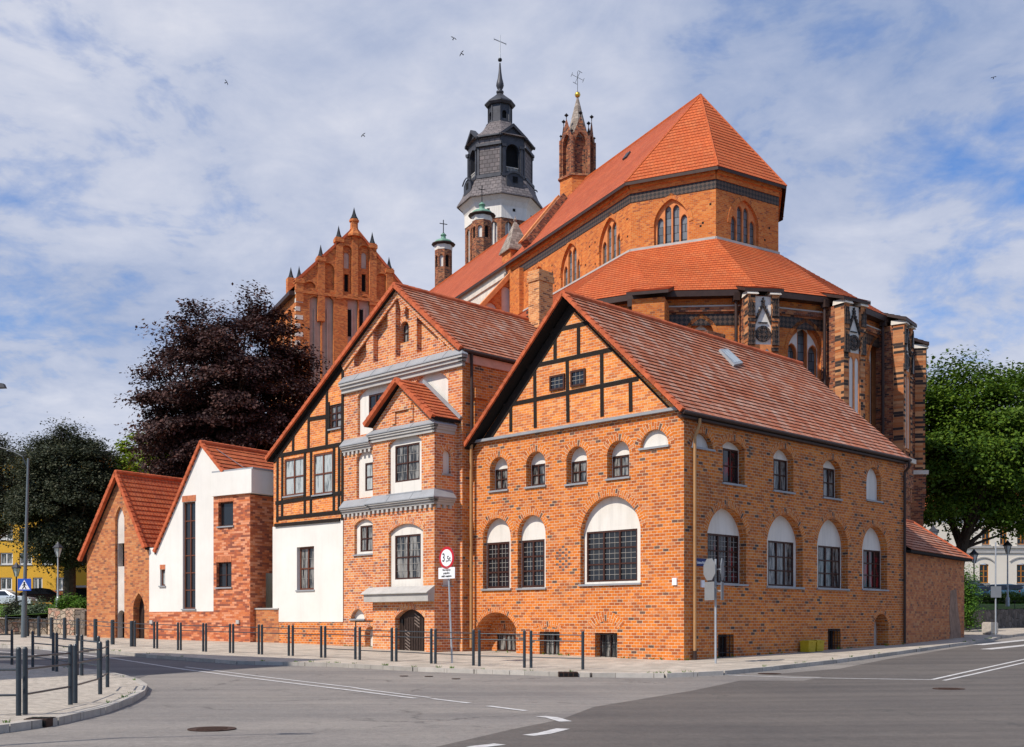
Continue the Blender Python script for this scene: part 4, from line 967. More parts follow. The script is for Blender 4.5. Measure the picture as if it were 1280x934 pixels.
# ================================================================== old brick gable house at the far left
PEg = Pl((-23.1, 61.9), (4.4, -3.06)); LE = math.hypot(4.4, 3.06)
he = thing('gabled_house', 'narrow weathered brick gable house with a pointed niche, leftmost of the row', 'house', (-20.9, 60.4, .6), 'old brick houses along the street')
AE = PEg.uz(150, 591); ELe = PEg.uz(104, 700); ERe = (LE-.02, PEg.uz(187, 684)[1])
H = []; wb = MB()
a = PEg.u(144); b_ = PEg.u(155.4); zt = PEg.uz(150, 633)[1]; z0 = PEg.uz(150, 789)[1]
po = arch(a, b_, .5, zt, (b_-a)*1.0, 'pointed', n=8); H.append((po, .15)); ring(wb, PEg, a, b_, zt-(b_-a), (b_-a), 'pointed', .13, n=8)
pb = MB(); zA_, zB_ = PEg.uz(148, 708)[1], PEg.uz(148, 679)[1]
pb.wall(PEg.off(-.15), po, [(rect(a+.05, b_-.03, zA_, zB_), .3), (arch(a+.02, b_-.12, .55, PEg.uz(148, 763)[1], .3), .3)]); pb.build('niche_plaster', 'plaster_grey', he)
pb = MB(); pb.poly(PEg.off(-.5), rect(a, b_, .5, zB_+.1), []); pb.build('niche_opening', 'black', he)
a = PEg.u(166.5); b_ = PEg.u(180.6); zt = PEg.uz(173, 741.5)[1]; po = arch(a, b_, .4, zt, (b_-a)*.95, 'pointed', n=8); H.append((po, .4)); ring(wb, PEg, a, b_, zt-(b_-a)*.95, (b_-a)*.95, 'pointed', .14, n=8)
pb = MB(); pb.poly(PEg.off(-.38), po, []); 
for i in range(5): x = a+(b_-a)*(i+.5)/5; pb.boxp(PEg, x-.05, x+.05, .4, zt-(b_-a)*.9, -.38, -.36)
pb.build('door', 'door', he)
a = PEg.u(151); b_ = PEg.u(153); H.append((rect(a, b_, PEg.uz(152, 620)[1], PEg.uz(152, 612.5)[1]), .2))
slE = (AE[1]-ELe[1])/(AE[0]-ELe[0]); slE2 = (AE[1]-ERe[1])/(ERe[0]-AE[0])
wb.wall(PEg, [(.08, -.4), (LE, -.4), (LE, ERe[1]-.1), (AE[0], AE[1]-.15), (.08, AE[1]-.15-slE*(AE[0]-.08))], H)
wb.poly(PEg.side_l(.08, 9), rect(0, 9, -.4, ELe[1]), [])
q = Pl(PEg.P(LE, 0, -9).xy, -PEg.d); wb.poly(q, [(0, -.4), (LE-.08, -.4), (LE-.08, ELe[1]), (LE-AE[0], AE[1]-.15), (0, ERe[1]-.1)], [])
wb.build('front_wall', 'brick_old', he)
gable_roof(he, PEg, (ELe[0], ELe[1]), AE, ERe, .3, 9, 'tile_new', .30)

# ================================================================== low annex at the right
PF = Pl((16.78, 48.86), (.6, .8)); LF = 9.1
an = thing('brick_annex', 'low rough brick annex with a small hipped tile roof, right of the corner house', 'outbuilding', (19.5, 52.4, .5), 'old brick houses along the street')
wb = MB(); zef = 4.6; wb.wall(PF, rect(0, LF, -.4, zef), []); wb.wall(PF.side_r(LF), rect(0, 4.4, -.4, zef), []); wb.poly(Pl(PF.P(LF, 0, -4.4).xy, -PF.d), rect(0, LF, -.4, zef), []); wb.build('wall', 'brick_dark' if 0 else 'brick_old', an)
pt = MB(); a = PF.u(1184); b_ = PF.u(1199)
pt.prism(PF, [(a+.2, .3), (b_+.3, .3), (b_+.2, 1.2), (b_-.3, 2.3), (b_-.5, 3.1), (a+.5, 3.0), (a+.3, 1.8), (a+.5, 1.0)], .0, .012); pt.build('cement_patch', plain('grey cement patch', (.27, .17, .12), .9, var=.3, scale=3), an)
rb = MB(); sb = MB(); e = .3
A0, A1, A2, A3 = PF.P(-.0, zef, e), PF.P(LF+e, zef, e), PF.P(LF+e, zef, -4.4-e), PF.P(0, zef, -4.4-e); R0, R1 = PF.P(0, 6.45, -2.2), PF.P(LF-1.0, 6.45, -2.2)
courses(rb, A0, A1, R0, R1, .27, .035); courses(rb, A1, A2, R1, R1, .27, .035); courses(rb, A2, A3, R1, R0, .27, .035); slab(sb, [A0, A1, A2, A3], .1)
ro = rb.build('roof', 'tile_weathered', an); sb.build('soffit', 'soffit', ro)
hp = MB(); hp.tube([R0, R1, A1], .09); hp.cyl(R1, A2, .09); hp.build('ridge_tiles', 'tile_edge', ro)

# ================================================================== church
AX = Vector((-.426, .905)); PX = Vector((.905, .426))           # along the nave (away), across it (to the right)
church = thing('church', 'huge Gothic brick church with an orange-red hipped choir roof above a ring of chapels', 'church', (11.2, 72.5, .8))
V3 = lambda p, z: Vector((p[0], p[1], z))
P1, P2, P3, P4 = Vector((7.05, 67.8)), Vector((11.7, 65.5)), Vector((15.94, 68.3)), Vector((16.9, 73.2))
APX = Vector((11.79, 71.26)); ZR = 34.4; ZE = 27.55
NB = 62.0
Pn = P1+AX*NB; Ps = P4+AX*(NB-4)
segs = [(Pn, P1), (P1, P2), (P2, P3), (P3, P4), (P4, Ps)]
planes = [Pl(a, b-a) for a, b in segs]; lens = [(b-a).length for a, b in segs]
cw = MB(); HH = {i: [] for i in range(5)}
def church_win(root, mb, H, pl, x0, x1, yt, yb, n=4, blind=False, depth=.32, white=False, ringw=.26, m='brick_church', subt=.72):
    u0, z0 = pl.uz(x0, yb); u1, z1 = pl.uz(x1, yb); zb = min(z0, z1); zt = pl.uz((x0+x1)/2, yt)[1]; W = u1-u0; rise = min(W*.70, (zt-zb)*.8)
    po = arch(u0, u1, zb, zt, rise, 'pointed', n=9); H.append((po, depth)); ring(mb, pl, u0, u1, zt-rise, rise, 'pointed', ringw, o=.03)
    zs = zt-rise
    fr = MB(); bw_ = W-.2; hl0 = []
    for k in range(n):
        mid = abs((k+.5)/n-.5)*2; xa = u0+.1+bw_*k/n+.045; xb = u0+.1+bw_*(k+1)/n-.045
        xo = max(abs(xa-(u0+u1)/2), abs(xb-(u0+u1)/2)); Rr = (W*W/4+rise*rise)/W; zl = math.sqrt(max(0, Rr*Rr-(xo+Rr-W/2)**2))
        top = zs+(zl-.30 if mid < .5 else zl*.55-.05)
        if white: top = zs+(zl-.25 if mid < .3 else .1)
        hl0.append((arch(xa, xb, zb+.08, top+(xb-xa)*.55, (xb-xa)*.75, 'pointed', n=4), depth*.4))
    full = arch(u0-.01, u1+.01, zb-.01, zt+.01, rise, 'pointed', n=9)
    fr.wall(pl.off(-depth*.5), full, hl0)
    w = fr.build('window', 'tracery', root)
    if white:
        wf = MB(); sp0 = arch(u0+.16, u1-.16, zb+.12, zt-.3, rise-.15, 'pointed', n=8)
        hl = [([(min(max(x, u0+.17), u1-.17), z) for x, z in arch(h[0][0]-.04, h[1][0]+.04, zb+.16, max(p[1] for p in h)+.05, (h[1][0]-h[0][0])*.8, 'pointed', n=4)], .05) for h, d in hl0]
        try: wf.wall(pl.off(-depth*.5+.02), sp0, hl); wf.build('window_spandrel', 'plaster', w)
        except Exception as ex: print('spandrel', ex)
    gb = MB(); gb.poly(pl.off(-depth*.97), po, []); gb.build('pane', 'glass_lead', w)
    return w
church_win(church, cw, HH[1], planes[1], 817.5, 861, 248.5, 306.5)
church_win(church, cw, HH[2], planes[2], 913.5, 948, 250.5, 308)
church_win(church, cw, HH[0], planes[0], 749, 775.5, 272, 331)
church_win(church, cw, HH[0], planes[0], 701, 725, 304, 359)
church_win(church, cw, HH[0], planes[0], 664, 683, 333, 386)
for i in range(5):
    cw.wall(planes[i], rect(0, lens[i], 0, ZE), HH[i])
cw.build('choir_wall', 'brick_church', church)
# small putlog holes and the orange moulding, dark glazed frieze below the eaves
pk = MB(); rnd = random.Random(3)
for i in (0, 1, 2, 3):
    lo = lens[0]-17 if i == 0 else .4
    for z in (24.4, 25.0, 25.3):
        u = lo+.2
        while u < lens[i]-.3:
            u += rnd.uniform(.7, 1.6)
            if u < lens[i]-.2 and not any(min(a for a, b_ in h[0])-.5 < u < max(a for a, b_ in h[0])+.5 for h in HH[i]):
                zz_ = z+rnd.uniform(-.6, .3); pk.boxp(planes[i], u-.06, u+.06, zz_, zz_+.12, 0, .006)
pk.build('putlog_holes', 'soffit', church)
fz = MB(); md = MB()
for i in range(5):
    a = 0 if i else lens[0]-22
    e = .05
    fz.boxp(planes[i], a, lens[i], ZE-1.15, ZE-.62, .0, .03)
    k = int((lens[i]-a)/.30)
    md.boxp(planes[i], a, lens[i], ZE-.61, ZE-.35, .0, .07+.003*i); md.boxp(planes[i], a, lens[i], ZE-.35, ZE-.02, .0, .2+.003*i)
def frieze_mat():
    m, nt, b = newmat('black glazed frieze'); uv = uvn(nt); b.inputs['Roughness'].default_value = .4
    mp = nd(nt, 'ShaderNodeMapping'); mp.inputs['Rotation'].default_value = (0, 0, R(45)); mp.inputs['Scale'].default_value = (5.6, 5.6, 1); nt.links.new(uv, mp.inputs[0])
    ck = nd(nt, 'ShaderNodeTexChecker'); ck.inputs['Scale'].default_value = 1; nt.links.new(mp.outputs[0], ck.inputs[0])
    ck.inputs['Color1'].default_value = (.022, .018, .016, 1); ck.inputs['Color2'].default_value = (.085, .055, .04, 1); nt.links.new(ck.outputs[0], b.inputs['Base Color']); return m
M['frieze'] = frieze_mat()
fz.build('glazed_frieze', 'frieze', church); md.build('eaves_moulding', 'brick_church', church)
fr = MB(); fr.boxp(planes[0], 0, lens[0]-17.2, ZE-1.8, ZE-.02, .0, .22); fr.boxp(planes[0], 0, lens[0]-17.2, ZE-.9, ZE-.6, .0, .34)
fr.build('nave_cornice', 'stone_white', church)
# roof of choir and nave
def outpt(p, o, z): c = Vector((13.4, 72.0)); d = (p-c).normalized(); return V3(p+d*o, z)
e = .45
nN, n1_, n2_, n3_ = planes[0].n, planes[1].n, planes[2].n, planes[3].n
E1 = V3(P1+(nN+n1_).normalized()*e*1.1, ZE-.05); E2 = V3(P2+(n1_+n2_).normalized()*e*1.1, ZE-.05); E3 = V3(P3+(n2_+n3_).normalized()*e*1.1, ZE-.05); E4 = V3(P4+(n3_+planes[4].n).normalized()*e*1.1, ZE-.05)
T_ = V3(APX, ZR); TB = V3(APX+AX*(NB-5), ZR); EN = V3(Pn+nN*e, ZE-.05); ES = V3(Ps+planes[4].n*e, ZE-.05)
rb = MB(); sb = MB()
courses(rb, E1, E2, T_, T_, .34, .03); courses(rb, E2, E3, T_, T_, .34, .03); courses(rb, E3, E4, T_, T_, .34, .03)
ro = rb.build('choir_roof', 'tile_flat', church)
rb = MB(); courses(rb, EN, E1, TB, T_, .34, .012); courses(rb, E4, ES, T_, TB, .34, .012); rb.build('nave_roof', 'tile_nave', church)
for tri in ([E1, E2, T_], [E2, E3, T_], [E3, E4, T_]): slab(sb, tri, .18)
slab(sb, [EN, E1, T_, TB], .18); slab(sb, [E4, ES, TB, T_], .18)
sb.build('eaves', 'pipe_dark', church)
hp = MB()
for a in (E1, E2, E3, E4): hp.cyl(a, T_, .07, n=6)
hp.cyl(T_, TB, .12, n=6); hp.build('ridge_tiles', 'tile_flat', ro)
# slanting coping between choir roof and nave roof; skylight
def on_nroof(px, py):
    r = (px-640)/FPX; d = Vector((r, 1, (YH-py)/FPX)); o = Vector((0, 0, ZC)); n = (E1-EN).cross(T_-EN); t = (EN-o).dot(n)/d.dot(n); return o+d*t
n_nr = (E1-EN).cross(T_-E1).normalized(); n_nr = -n_nr if n_nr.z < 0 else n_nr
k0, k1 = on_nroof(660, 308), on_nroof(706, 251)
cp = MB(); sd = (k1-k0).cross(n_nr).normalized()*.35
cp.hexa([k0-sd, k0+sd, k1+sd, k1-sd], [k0-sd+n_nr*.5, k0+sd+n_nr*.5, k1+sd+n_nr*.5, k1-sd+n_nr*.5]); cp.build('roof_parapet', 'brick_dark', church)
cp = MB(); sd2 = sd*1.35; cp.hexa([k0-sd2+n_nr*.5, k0-sd*.2+n_nr*.5, k1-sd*.2+n_nr*.5, k1-sd2+n_nr*.5], [k0-sd2+n_nr*.62, k0-sd*.2+n_nr*.62, k1-sd*.2+n_nr*.62, k1-sd2+n_nr*.62]); cp.build('parapet_coping', 'tracery', church)
sk = MB(); q = [on_nroof(*p) for p in ((779, 201), (784, 197.5), (789, 190.5), (784.5, 193))]; sk.hexa([p for p in q], [p+n_nr*.12 for p in q]); sk.build('rooflight', 'lead', church)
# turret with stone pyramid at the nave corner, raking aisle wall below it
tc_ = P1+AX*16.4
TQ = Pl(tc_-PX*1.25, PX)      # east-facing wall plane across the aisle end
tm = MB(); tw_ = 1.45
TU = TQ.u(638)
tH = []; zt1 = TQ.uz(645, 312)[1]
cc = [(TU+tw_*.39+.29*math.cos(t*math.pi/6), TQ.uz(646, 336)[1]*1.0+.42+.29*math.sin(t*math.pi/6)) for t in range(12)]
cc = [(TU+.72+.42*math.cos(t*math.pi/8), TQ.uz(648, 331)[1]+.42*math.sin(t*math.pi/8)) for t in range(16)]
tm.wall(TQ, rect(TU, TU+tw_, 20, zt1), [(cc, .15)]); tm.poly(TQ.side_r(TU+tw_), rect(0, tw_, 20, zt1), []); SL = TQ.side_l(TU, tw_)
nh = arch(.5, 1.0, zt1-3.6, zt1-.8, .45, 'pointed', n=5); tm.wall(SL, rect(0, tw_, 20, zt1), [(nh, .2)])
tm.build('corner_turret', 'brick_tower', church)
wm = MB(); wm.poly(SL.off(-.2), nh, []); wm.poly(TQ.off(-.14), cc, []); wm.build('blind_niche', 'plaster', church)
ctr = TQ.P(TU+tw_/2, 0, -tw_/2)
py_ = MB(); py_.lathe((ctr.x, ctr.y, zt1), [(1.28, -.05), (1.28, .05), (0.05, 2.35)], n=4, rot=math.atan2(PX.y, PX.x)+math.pi/4); py_.lathe((ctr.x, ctr.y, zt1+2.3), [(.1, 0), (.15, .1), (.04, .25), (.02, .4)], n=6); py_.build('turret_roof', 'slate', church)
# aisle end wall with raking top
ra = MB(); a0 = TU+tw_; b0 = TU-9
rk = (TQ.uz(637, 345)[1]-TQ.uz(601, 384)[1])/(TQ.u(637)-TQ.u(601)); zr0 = TQ.uz(637, 345)[1]
rp = [(b0, 10), (a0+.4, 10), (a0+.4, zr0), (TU, zr0), (b0, zr0-(TU-b0)*rk)]
rH = []
for x0, x1, yt in ((627, 638.5, 358), (606, 621, 378)):
    a = TQ.u(x0); b_ = TQ.u(x1); zt = TQ.uz((x0+x1)/2, yt)[1]; rH.append((arch(a, b_, 17, zt, (b_-a)/2), .15))
ra.wall(TQ.off(-.02), rp, rH); ra.build('aisle_end_wall', 'brick_tower', church)
wm = MB()
for h, d in rH: wm.poly(TQ.off(-.17), h, [])
wm.build('blind_niche', 'plaster_grey', church)
cp = MB(); cp.beam(TQ, TU, zr0+.1, b0, zr0+.1-(TU-b0)*rk, .3, -.35, .12); cp.build('raking_coping', 'tracery', church)
# pilaster between turret and choir wall
pl_ = MB(); pl_.boxp(planes[0], lens[0]-16.2, lens[0]-14.6, 14, ZE-.9, 0, .35); pl_.build('wall_pier', 'brick_church', church)

# ---- ridge turret (fleche)
fc = Vector((4.93, 85.8)); frot = math.atan2(PX.y, PX.x)
fl = MB(); zf = 31.2
fl.lathe((fc.x, fc.y, 0), [(1.35, zf-1.5), (1.35, 34.6)], n=6, rot=R(8)); fl.build('fleche_base', 'brick_church', church)
fb = MB(); fb.lathe((fc.x, fc.y, 0), [(1.5, 34.6), (1.5, 34.75)], n=6, rot=R(8))
hz0, hz1 = 34.75, 39.1
cor = [Vector((fc.x+1.28*math.cos(R(8)+i*math.pi/3), fc.y+1.28*math.sin(R(8)+i*math.pi/3))) for i in range(6)]
for i in range(6):
    a, b_ = cor[i], cor[(i+1) % 6]; q = Pl(a, b_-a); Lq = (b_-a).length
    fb.wall(q, [(0, hz0), (Lq, hz0), (Lq, 37.5), (Lq/2, hz1), (0, 37.5)], [(arch(.22, Lq-.22, hz0+.1, 37.9, .75, 'pointed', n=5), .3)])
    fb.boxp(q, -.08, .08, hz0, 37.6, -.1, .1)
fb.build('fleche', 'brick_dark', church)
fi = MB(); fi.lathe((fc.x, fc.y, 0), [(.9, hz0), (.9, 38)], n=6, rot=R(8)); fi.build('fleche_opening', 'brick_dark', church)
fs = MB(); fs.lathe((fc.x, fc.y, 0), [(.9, 37.6), (.5, 39.2), (.05, 41.0)], n=8); fs.build('fleche_spire', 'slate', church)
fg = MB(); fg.lathe((fc.x, fc.y, 41.15), [(.0, -.22), (.16, -.16), (.22, 0), (.16, .16), (0, .22)], n=10); fg.build('gilded_ball', 'gold', church, smooth=True)
fk = MB()
for i in range(6):
    c = cor[i]; fk.cyl(V3(c, 37.5), V3(c, 37.9), .03, n=5); fk.lathe((c.x, c.y, 37.95), [(0, -.12), (.12, 0), (0, .12)], n=6)
    m_ = (cor[i]+cor[(i+1) % 6])/2; fk.cyl(V3(m_, 39.0), V3(m_, 39.2), .03, n=5); fk.lathe((m_.x, m_.y, 39.3), [(0, -.17), (.17, 0), (0, .17)], n=6)
fk.build('fleche_finials', 'iron', church)
fx = MB(); fx.cyl((fc.x, fc.y, 41.3), (fc.x, fc.y, 42.9), .018, n=5)
for an_ in (R(35),):
    c = Vector((fc.x, fc.y, 42.45)); dx = Vector((math.cos(.2), math.sin(.2), 0))
    for sx, sz in ((-1, .4), (1, -.4), (.45, 1), (-.45, -1)):
        fx.tube([c, c+dx*sx*.45+Vector((0, 0, sz*.45))], .016, 5)
        ee = c+dx*sx*.45+Vector((0, 0, sz*.45)); nd_ = dx*(-sz)*.16+Vector((0, 0, sx*.16)); fx.tube([ee-nd_, ee+nd_], .018, 5)
fx.build('iron_cross', 'iron', church)

# ---- ambulatory with chapels
O_ = Vector((11.2, 72.5)); RO = 13.2; radii = [12.4, 12.4, 12.3, 12.2, 12.2, 12.2, 13.2, 13.0]; ZA2 = 19.0; ZI = 23.55
angs = [-158, -133, -107.5, -82.3, -58.3, -31, -4, 22.0]
OC = [O_+Vector((math.cos(R(a)), math.sin(R(a))))*r_ for a, r_ in zip(angs, radii)]
Ob = OC[0]+AX*30; Oe = OC[7]+AX*30
oseg = [(Ob, OC[0])]+[(OC[i], OC[i+1]) for i in range(7)]+[(OC[7], Oe)]
opl = [Pl(a, b-a) for a, b in oseg]; olen = [(b-a).length for a, b in oseg]
OH = {i: [] for i in range(9)}; am = MB()
church_win(church, am, OH[3], opl[3], 860, 893, 398, 470, n=2, white=True, depth=.6, ringw=.2)
church_win(church, am, OH[4], opl[4], 985, 1029, 403, 640, n=3, white=True, depth=.7, ringw=.2)
church_win(church, am, OH[5], opl[5], 1086, 1111, 421, 640, n=3, white=True, depth=.7, ringw=.2)
for i in range(9): am.wall(opl[i], rect(0, olen[i], 0, ZA2), OH[i])
am.build('ambulatory_wall', 'brick_nave', church)
az = MB(); am2 = MB(); as_ = MB()
for i in range(1, 8):
    az.boxp(opl[i], 0, olen[i], ZA2-1.75, ZA2-1.15, .0, .03); am2.boxp(opl[i], 0, olen[i], ZA2-1.05, ZA2-.8, .0, .16); am2.boxp(opl[i], 0, olen[i], ZA2-1.14, ZA2-1.05, 0, .05)
    as_.boxp(opl[i], 0, olen[i], ZA2-.8, ZA2-.73, .0, .2)
az.build('glazed_frieze', 'frieze', church); am2.build('string_course', 'brick_dark', church); as_.build('stone_string', 'stone_grey', church)
def ocp(i, o, z):
    if i < 0: return V3(Ob+opl[0].n*o, z)
    if i > 7: return V3(Oe+opl[8].n*o, z)
    c = OC[i]; d = (opl[i].n+opl[i+1].n).normalized(); return V3(c+d*o*1.03, z)
oe = [ocp(i, .55, ZA2-.02) for i in range(-1, 9)]      # oe[0]=back left, oe[1..8]=corners, oe[9]=back right
Z = lambda p: V3(p, ZI)
rb = MB(); sb = MB()
def rf(pts, base=None):
    if len(pts) == 3: p0, p1, q = pts; courses(rb, p0, p1, q, q, .34, .025)
    else: p0, p1, q1, q0 = pts; courses(rb, p0, p1, q0, q1, .34, .025)
nb_ = P1+AX*30; sb_ = P4+AX*27
rf([oe[0], oe[1], Z(P1), Z(nb_)]); rf([oe[1], oe[2], Z(P1)]); rf([oe[2], oe[3], Z(P1)])
rf([oe[3], oe[4], Z(P2), Z(P1)]); rf([oe[4], oe[5], Z(P3), Z(P2)]); rf([oe[5], oe[6], Z(P3)]); rf([oe[6], oe[7], Z(P4), Z(P3)]); rf([oe[7], oe[8], Z(P4)]); rf([oe[8], oe[9], Z(sb_), Z(P4)])
ro = rb.build('ambulatory_roof', 'tile_flat', church)
for i in range(9):
    a, b_ = oe[i], oe[i+1]; inn = V3(O_, a.z)
    a2, b2 = a.lerp(inn, .1), b_.lerp(inn, .1)
    a2.z = b2.z = a.z
    sb.hexa([a-Vector((0, 0, .32)), b_-Vector((0, 0, .32)), b2-Vector((0, 0, .32)), a2-Vector((0, 0, .32))], [a-Vector((0, 0, .02)), b_-Vector((0, 0, .02)), b2-Vector((0, 0, .02)), a2-Vector((0, 0, .02))])
sb.build('eaves', 'pipe_dark', ro)
sk = MB()
def on_pl(px, py, A, B, C_):
    r = (px-640)/FPX; d = Vector((r, 1, (YH-py)/FPX)); o = Vector((0, 0, ZC)); n = (B-A).cross(C_-A); t = (A-o).dot(n)/d.dot(n); return o+d*t, (n.normalized() if n.z > 0 else -n.normalized())
q = [on_pl(*p, oe[4], oe[5], Z(P3)) for p in ((976, 330), (987, 334.5), (983, 331), (972, 327))]
# flat stone band where the choir wall meets the low roof
bd = MB()
for i in (0, 1, 2, 3): bd.boxp(planes[i], 0 if i else lens[0]-16, lens[i], ZI-.05, ZI+.09, 0, .08)
bd.build('roof_flashing', 'stone_grey', church)
# buttresses
def buttress(i, w=1.6, dep=1.2, fancy=True, top=ZA2-.55, chim=False):
    c = OC[i]; d = (opl[i].n+opl[i+1].n).normalized(); tx = Vector((-d.y, d.x))      # to the right seen from outside
    q = Pl(c+d*dep-tx*w/2, tx)
    bm_ = MB(); bm_.boxp(q, 0, w, 0, top, -dep-.3, 0); bt = bm_.build('buttress', 'brick_dark' if fancy else 'brick_nave', church)
    lo = 11.0
    if fancy:
        s1 = MB()
        for a, b_ in ((-.03, .34), (w-.34, w+.03)):
            s1.boxp(q, a, b_, lo, top-2.4, -.5, .10); s1.boxp(q, a-.02, b_+.02, top-2.4, top, -.5, .14)
        s1.build('striped_edge', 'brick_stripe', bt)
        wn_ = MB(); wn_.boxp(q, .36, w-.36, lo+.5, top-.05, -.02, .012); wn_.build('plaster_field', 'plaster', bt)
        ob = MB(); m = w/2; a0 = .36; a1 = w-.36
        fm = MB(); fm.wall(q.off(.06), rect(a0, a1, lo+.3, top-2.55), [(arch(a0+.07, m-.06, lo+.4, top-2.75, .3, 'pointed', n=4), .05), (arch(m+.06, a1-.07, lo+.4, top-2.75, .3, 'pointed', n=4), .05)]); fm.build('blind_lancets', 'tracery', bt)
        # gablet with crockets, rose and dark pinnacles
        for (x0, z0, x1, z1) in ((a0-.02, top-1.5, m, top-.45), (a1+.02, top-1.5, m, top-.45)):
            ob.beam(q, x0, z0, x1, z1, .09, .0, .12)
            for t in range(6):
                x = x0+(x1-x0)*(t+.5)/6; z = z0+(z1-z0)*(t+.5)/6+.07; ob.boxp(q, x-.04, x+.04, z-.03, z+.08, .02, .14)
        ob.boxp(q, m-.03, m+.03, top-.5, top-.12, .02, .12); ob.boxp(q, m-.1, m+.1, top-.35, top-.27, .02, .12)
        N_ = 14
        for t in range(N_):
            t0, t1 = 2*math.pi*t/N_, 2*math.pi*(t+1)/N_; ob.beam(q, m+.36*math.cos(t0), top-2.0+.36*math.sin(t0), m+.36*math.cos(t1), top-2.0+.36*math.sin(t1), .12, .0, .11)
        for t in range(6):
            t0 = math.pi*t/6; ob.beam(q, m-.32*math.cos(t0), top-2.0-.32*math.sin(t0), m+.32*math.cos(t0), top-2.0+.32*math.sin(t0), .07, .0, .08+.004*t)
        for s_ in (0, 1):
            for zz_, hh in ((top-2.6, 1.3), (top-1.1, 1.0)):
                for k in range(3):
                    x = (.02+k*.13) if s_ == 0 else (w-.02-k*.13); ob.prism(q, [(x-.06, zz_), (x+.06, zz_), (x+.05, zz_+hh*.55), (x, zz_+hh*(1-.15*k))], .08, .20+.015*k)
            for t in range(9): x = .17 if s_ == 0 else w-.17; z = top-2.9+.30*t; ob.boxp(q, x-.17, x+.17, z, z+.08, .1, .17)
        # triangle tracery
        ob.beam(q, a0+.2, top-1.42, a1-.2, top-1.42, .05, .0, .09)
        ob.build('black_ornament', 'frieze', bt)
        for a, b_ in ((-.12, .5), (w-.5, w+.12)): st = MB(); st.hexa([q.P(a, top, .3), q.P(b_, top, .3), q.P(b_, top, -.6), q.P(a, top, -.6)], [q.P(a+.05, top+.22, .2), q.P(b_-.05, top+.22, .2), q.P(b_-.05, top+.26, -.6), q.P(a+.05, top+.26, -.6)]); st.build('stone_cap', 'stone_white', bt)
        st = MB(); st.boxp(q, -.1, w+.1, lo-.35, lo-.1, -dep, .3); st.build('stone_cap', 'stone_white', bt)
        dk = MB(); dk.boxp(q, -.02, w+.02, lo-1.8, lo-.36, -dep, .16)
        for k in range(4): dk.prism(q, [(w*(k+.1)/4, lo-2.6), (w*(k+.9)/4, lo-2.6), (w*(k+.9)/4, lo-1.8), (w*(k+.1)/4, lo-1.8)], 0, .1)
        dk.build('lower_ornament', 'brick_dark', bt)
    tr = MB(); e0, e1 = q.P(-.25, top+.30, .3), q.P(w+.25, top+.30, .3); r0, r1 = q.P(-.25, ZA2+.45, -dep-.55), q.P(w+.25, ZA2+.45, -dep-.55)
    courses(tr, e0, e1, r0, r1, .34, .03); sl_ = MB(); slab(sl_, [e0, e1, r1, r0], .16); b2 = tr.build('buttress_roof', 'tile_flat', bt); sl_.build('eaves', 'pipe_dark', b2)
    dpp = MB(); dpp.tube([q.P(-.28, top+.2, -dep+.2), q.P(-.28, 2, -dep+.2)], .09); dpp.boxp(q, -.45, -.12, top-.05, top+.35, -dep+.05, -dep+.4); dpp.build('downpipe', 'pipe_dark', bt)
for i in (3, 4, 5, 6): buttress(i)
buttress(2, w=1.7, dep=1.5, fancy=False, top=ZA2-.65)
buttress(1, w=1.7, dep=1.4, fancy=False, top=ZA2-.65)
# brick flue stack rising beside the chapel window
ck = MB(); PC = Vector((9.95, 57.8)); ck.box((PC.x, PC.y, 0), 1.15, .85, 16.05, R(40)); 
for k, z in enumerate((15.2, 15.5, 15.8)): ck.box((PC.x, PC.y, z+.002*k), 1.15+.07*(k+1), .85+.07*(k+1), .27, R(40))
ck.build('flue_stack', 'brick_dark', church)

# ================================================================== black baroque tower
TC = Vector((-1.36, 129.2)); tz = lambda py: ZC+(YH-py)/FPX*TC.y
tower = thing('church_tower', 'tall octagonal church tower with a black baroque helm, white cornice and slender cross-topped spire', 'tower', (TC.x, TC.y, 1))
s = TC.y/FPX
def octa(mb, r, z0, z1, r2=None, rot=R(14.5), n=8): mb.lathe((TC.x, TC.y, 0), [(r, z0), (r2 if r2 is not None else r, z1)], n=n, rot=rot)
RT = 46*s*1.0
rotT = R(25.2+22.5)
def face_pl(r, i, rot=rotT):
    a = Vector((TC.x+r*math.cos(rot+i*math.pi/4), TC.y+r*math.sin(rot+i*math.pi/4))); b_ = Vector((TC.x+r*math.cos(rot+(i+1)*math.pi/4), TC.y+r*math.sin(rot+(i+1)*math.pi/4)))
    return Pl(a, b_-a), (b_-a).length
bb = MB(); rB = 3.95; wn_ = MB()
for i in range(8):
    q, Lq = face_pl(rB, i); hs = []
    for c in (.3, .7): hs.append((arch(Lq*c-.42, Lq*c+.42, 30, tz(291)-.1*0, .45, 'round', n=5), .35)); ring(bb, q, Lq*c-.42, Lq*c+.42, tz(291)-.45, .45, 'round', .15, n=5)
    bb.wall(q, rect(0, Lq, 0, tz(281)), hs)
    for h, d in hs: wn_ = MB(); wn_.poly(q.off(-.34), h, []); c = (h[0][0]+h[1][0])/2; wn_.boxp(q, c-.06, c+.06, 30, tz(292), -.34, -.1); wn_.build('blind_niche', 'plaster', tower)
b0_ = bb.build('brick_octagon', 'brick_dark', tower)
wc = MB(); octa(wc, 4.02, tz(287), tz(270), rot=rotT); wc.lathe((TC.x, TC.y, 0), [(4.02, tz(272)), (4.25, tz(266)), (4.7, tz(260.5)), (4.7, tz(260))], n=8, rot=rotT); wc.build('white_cornice', 'plaster', tower)
pk = MB()
for i in range(8):
    q, Lq = face_pl(4.02, i); pk.boxp(q, Lq*.5-.16, Lq*.5+.16, tz(278), tz(274.5), 0, .02)
pk.build('vent_holes', 'black', tower)
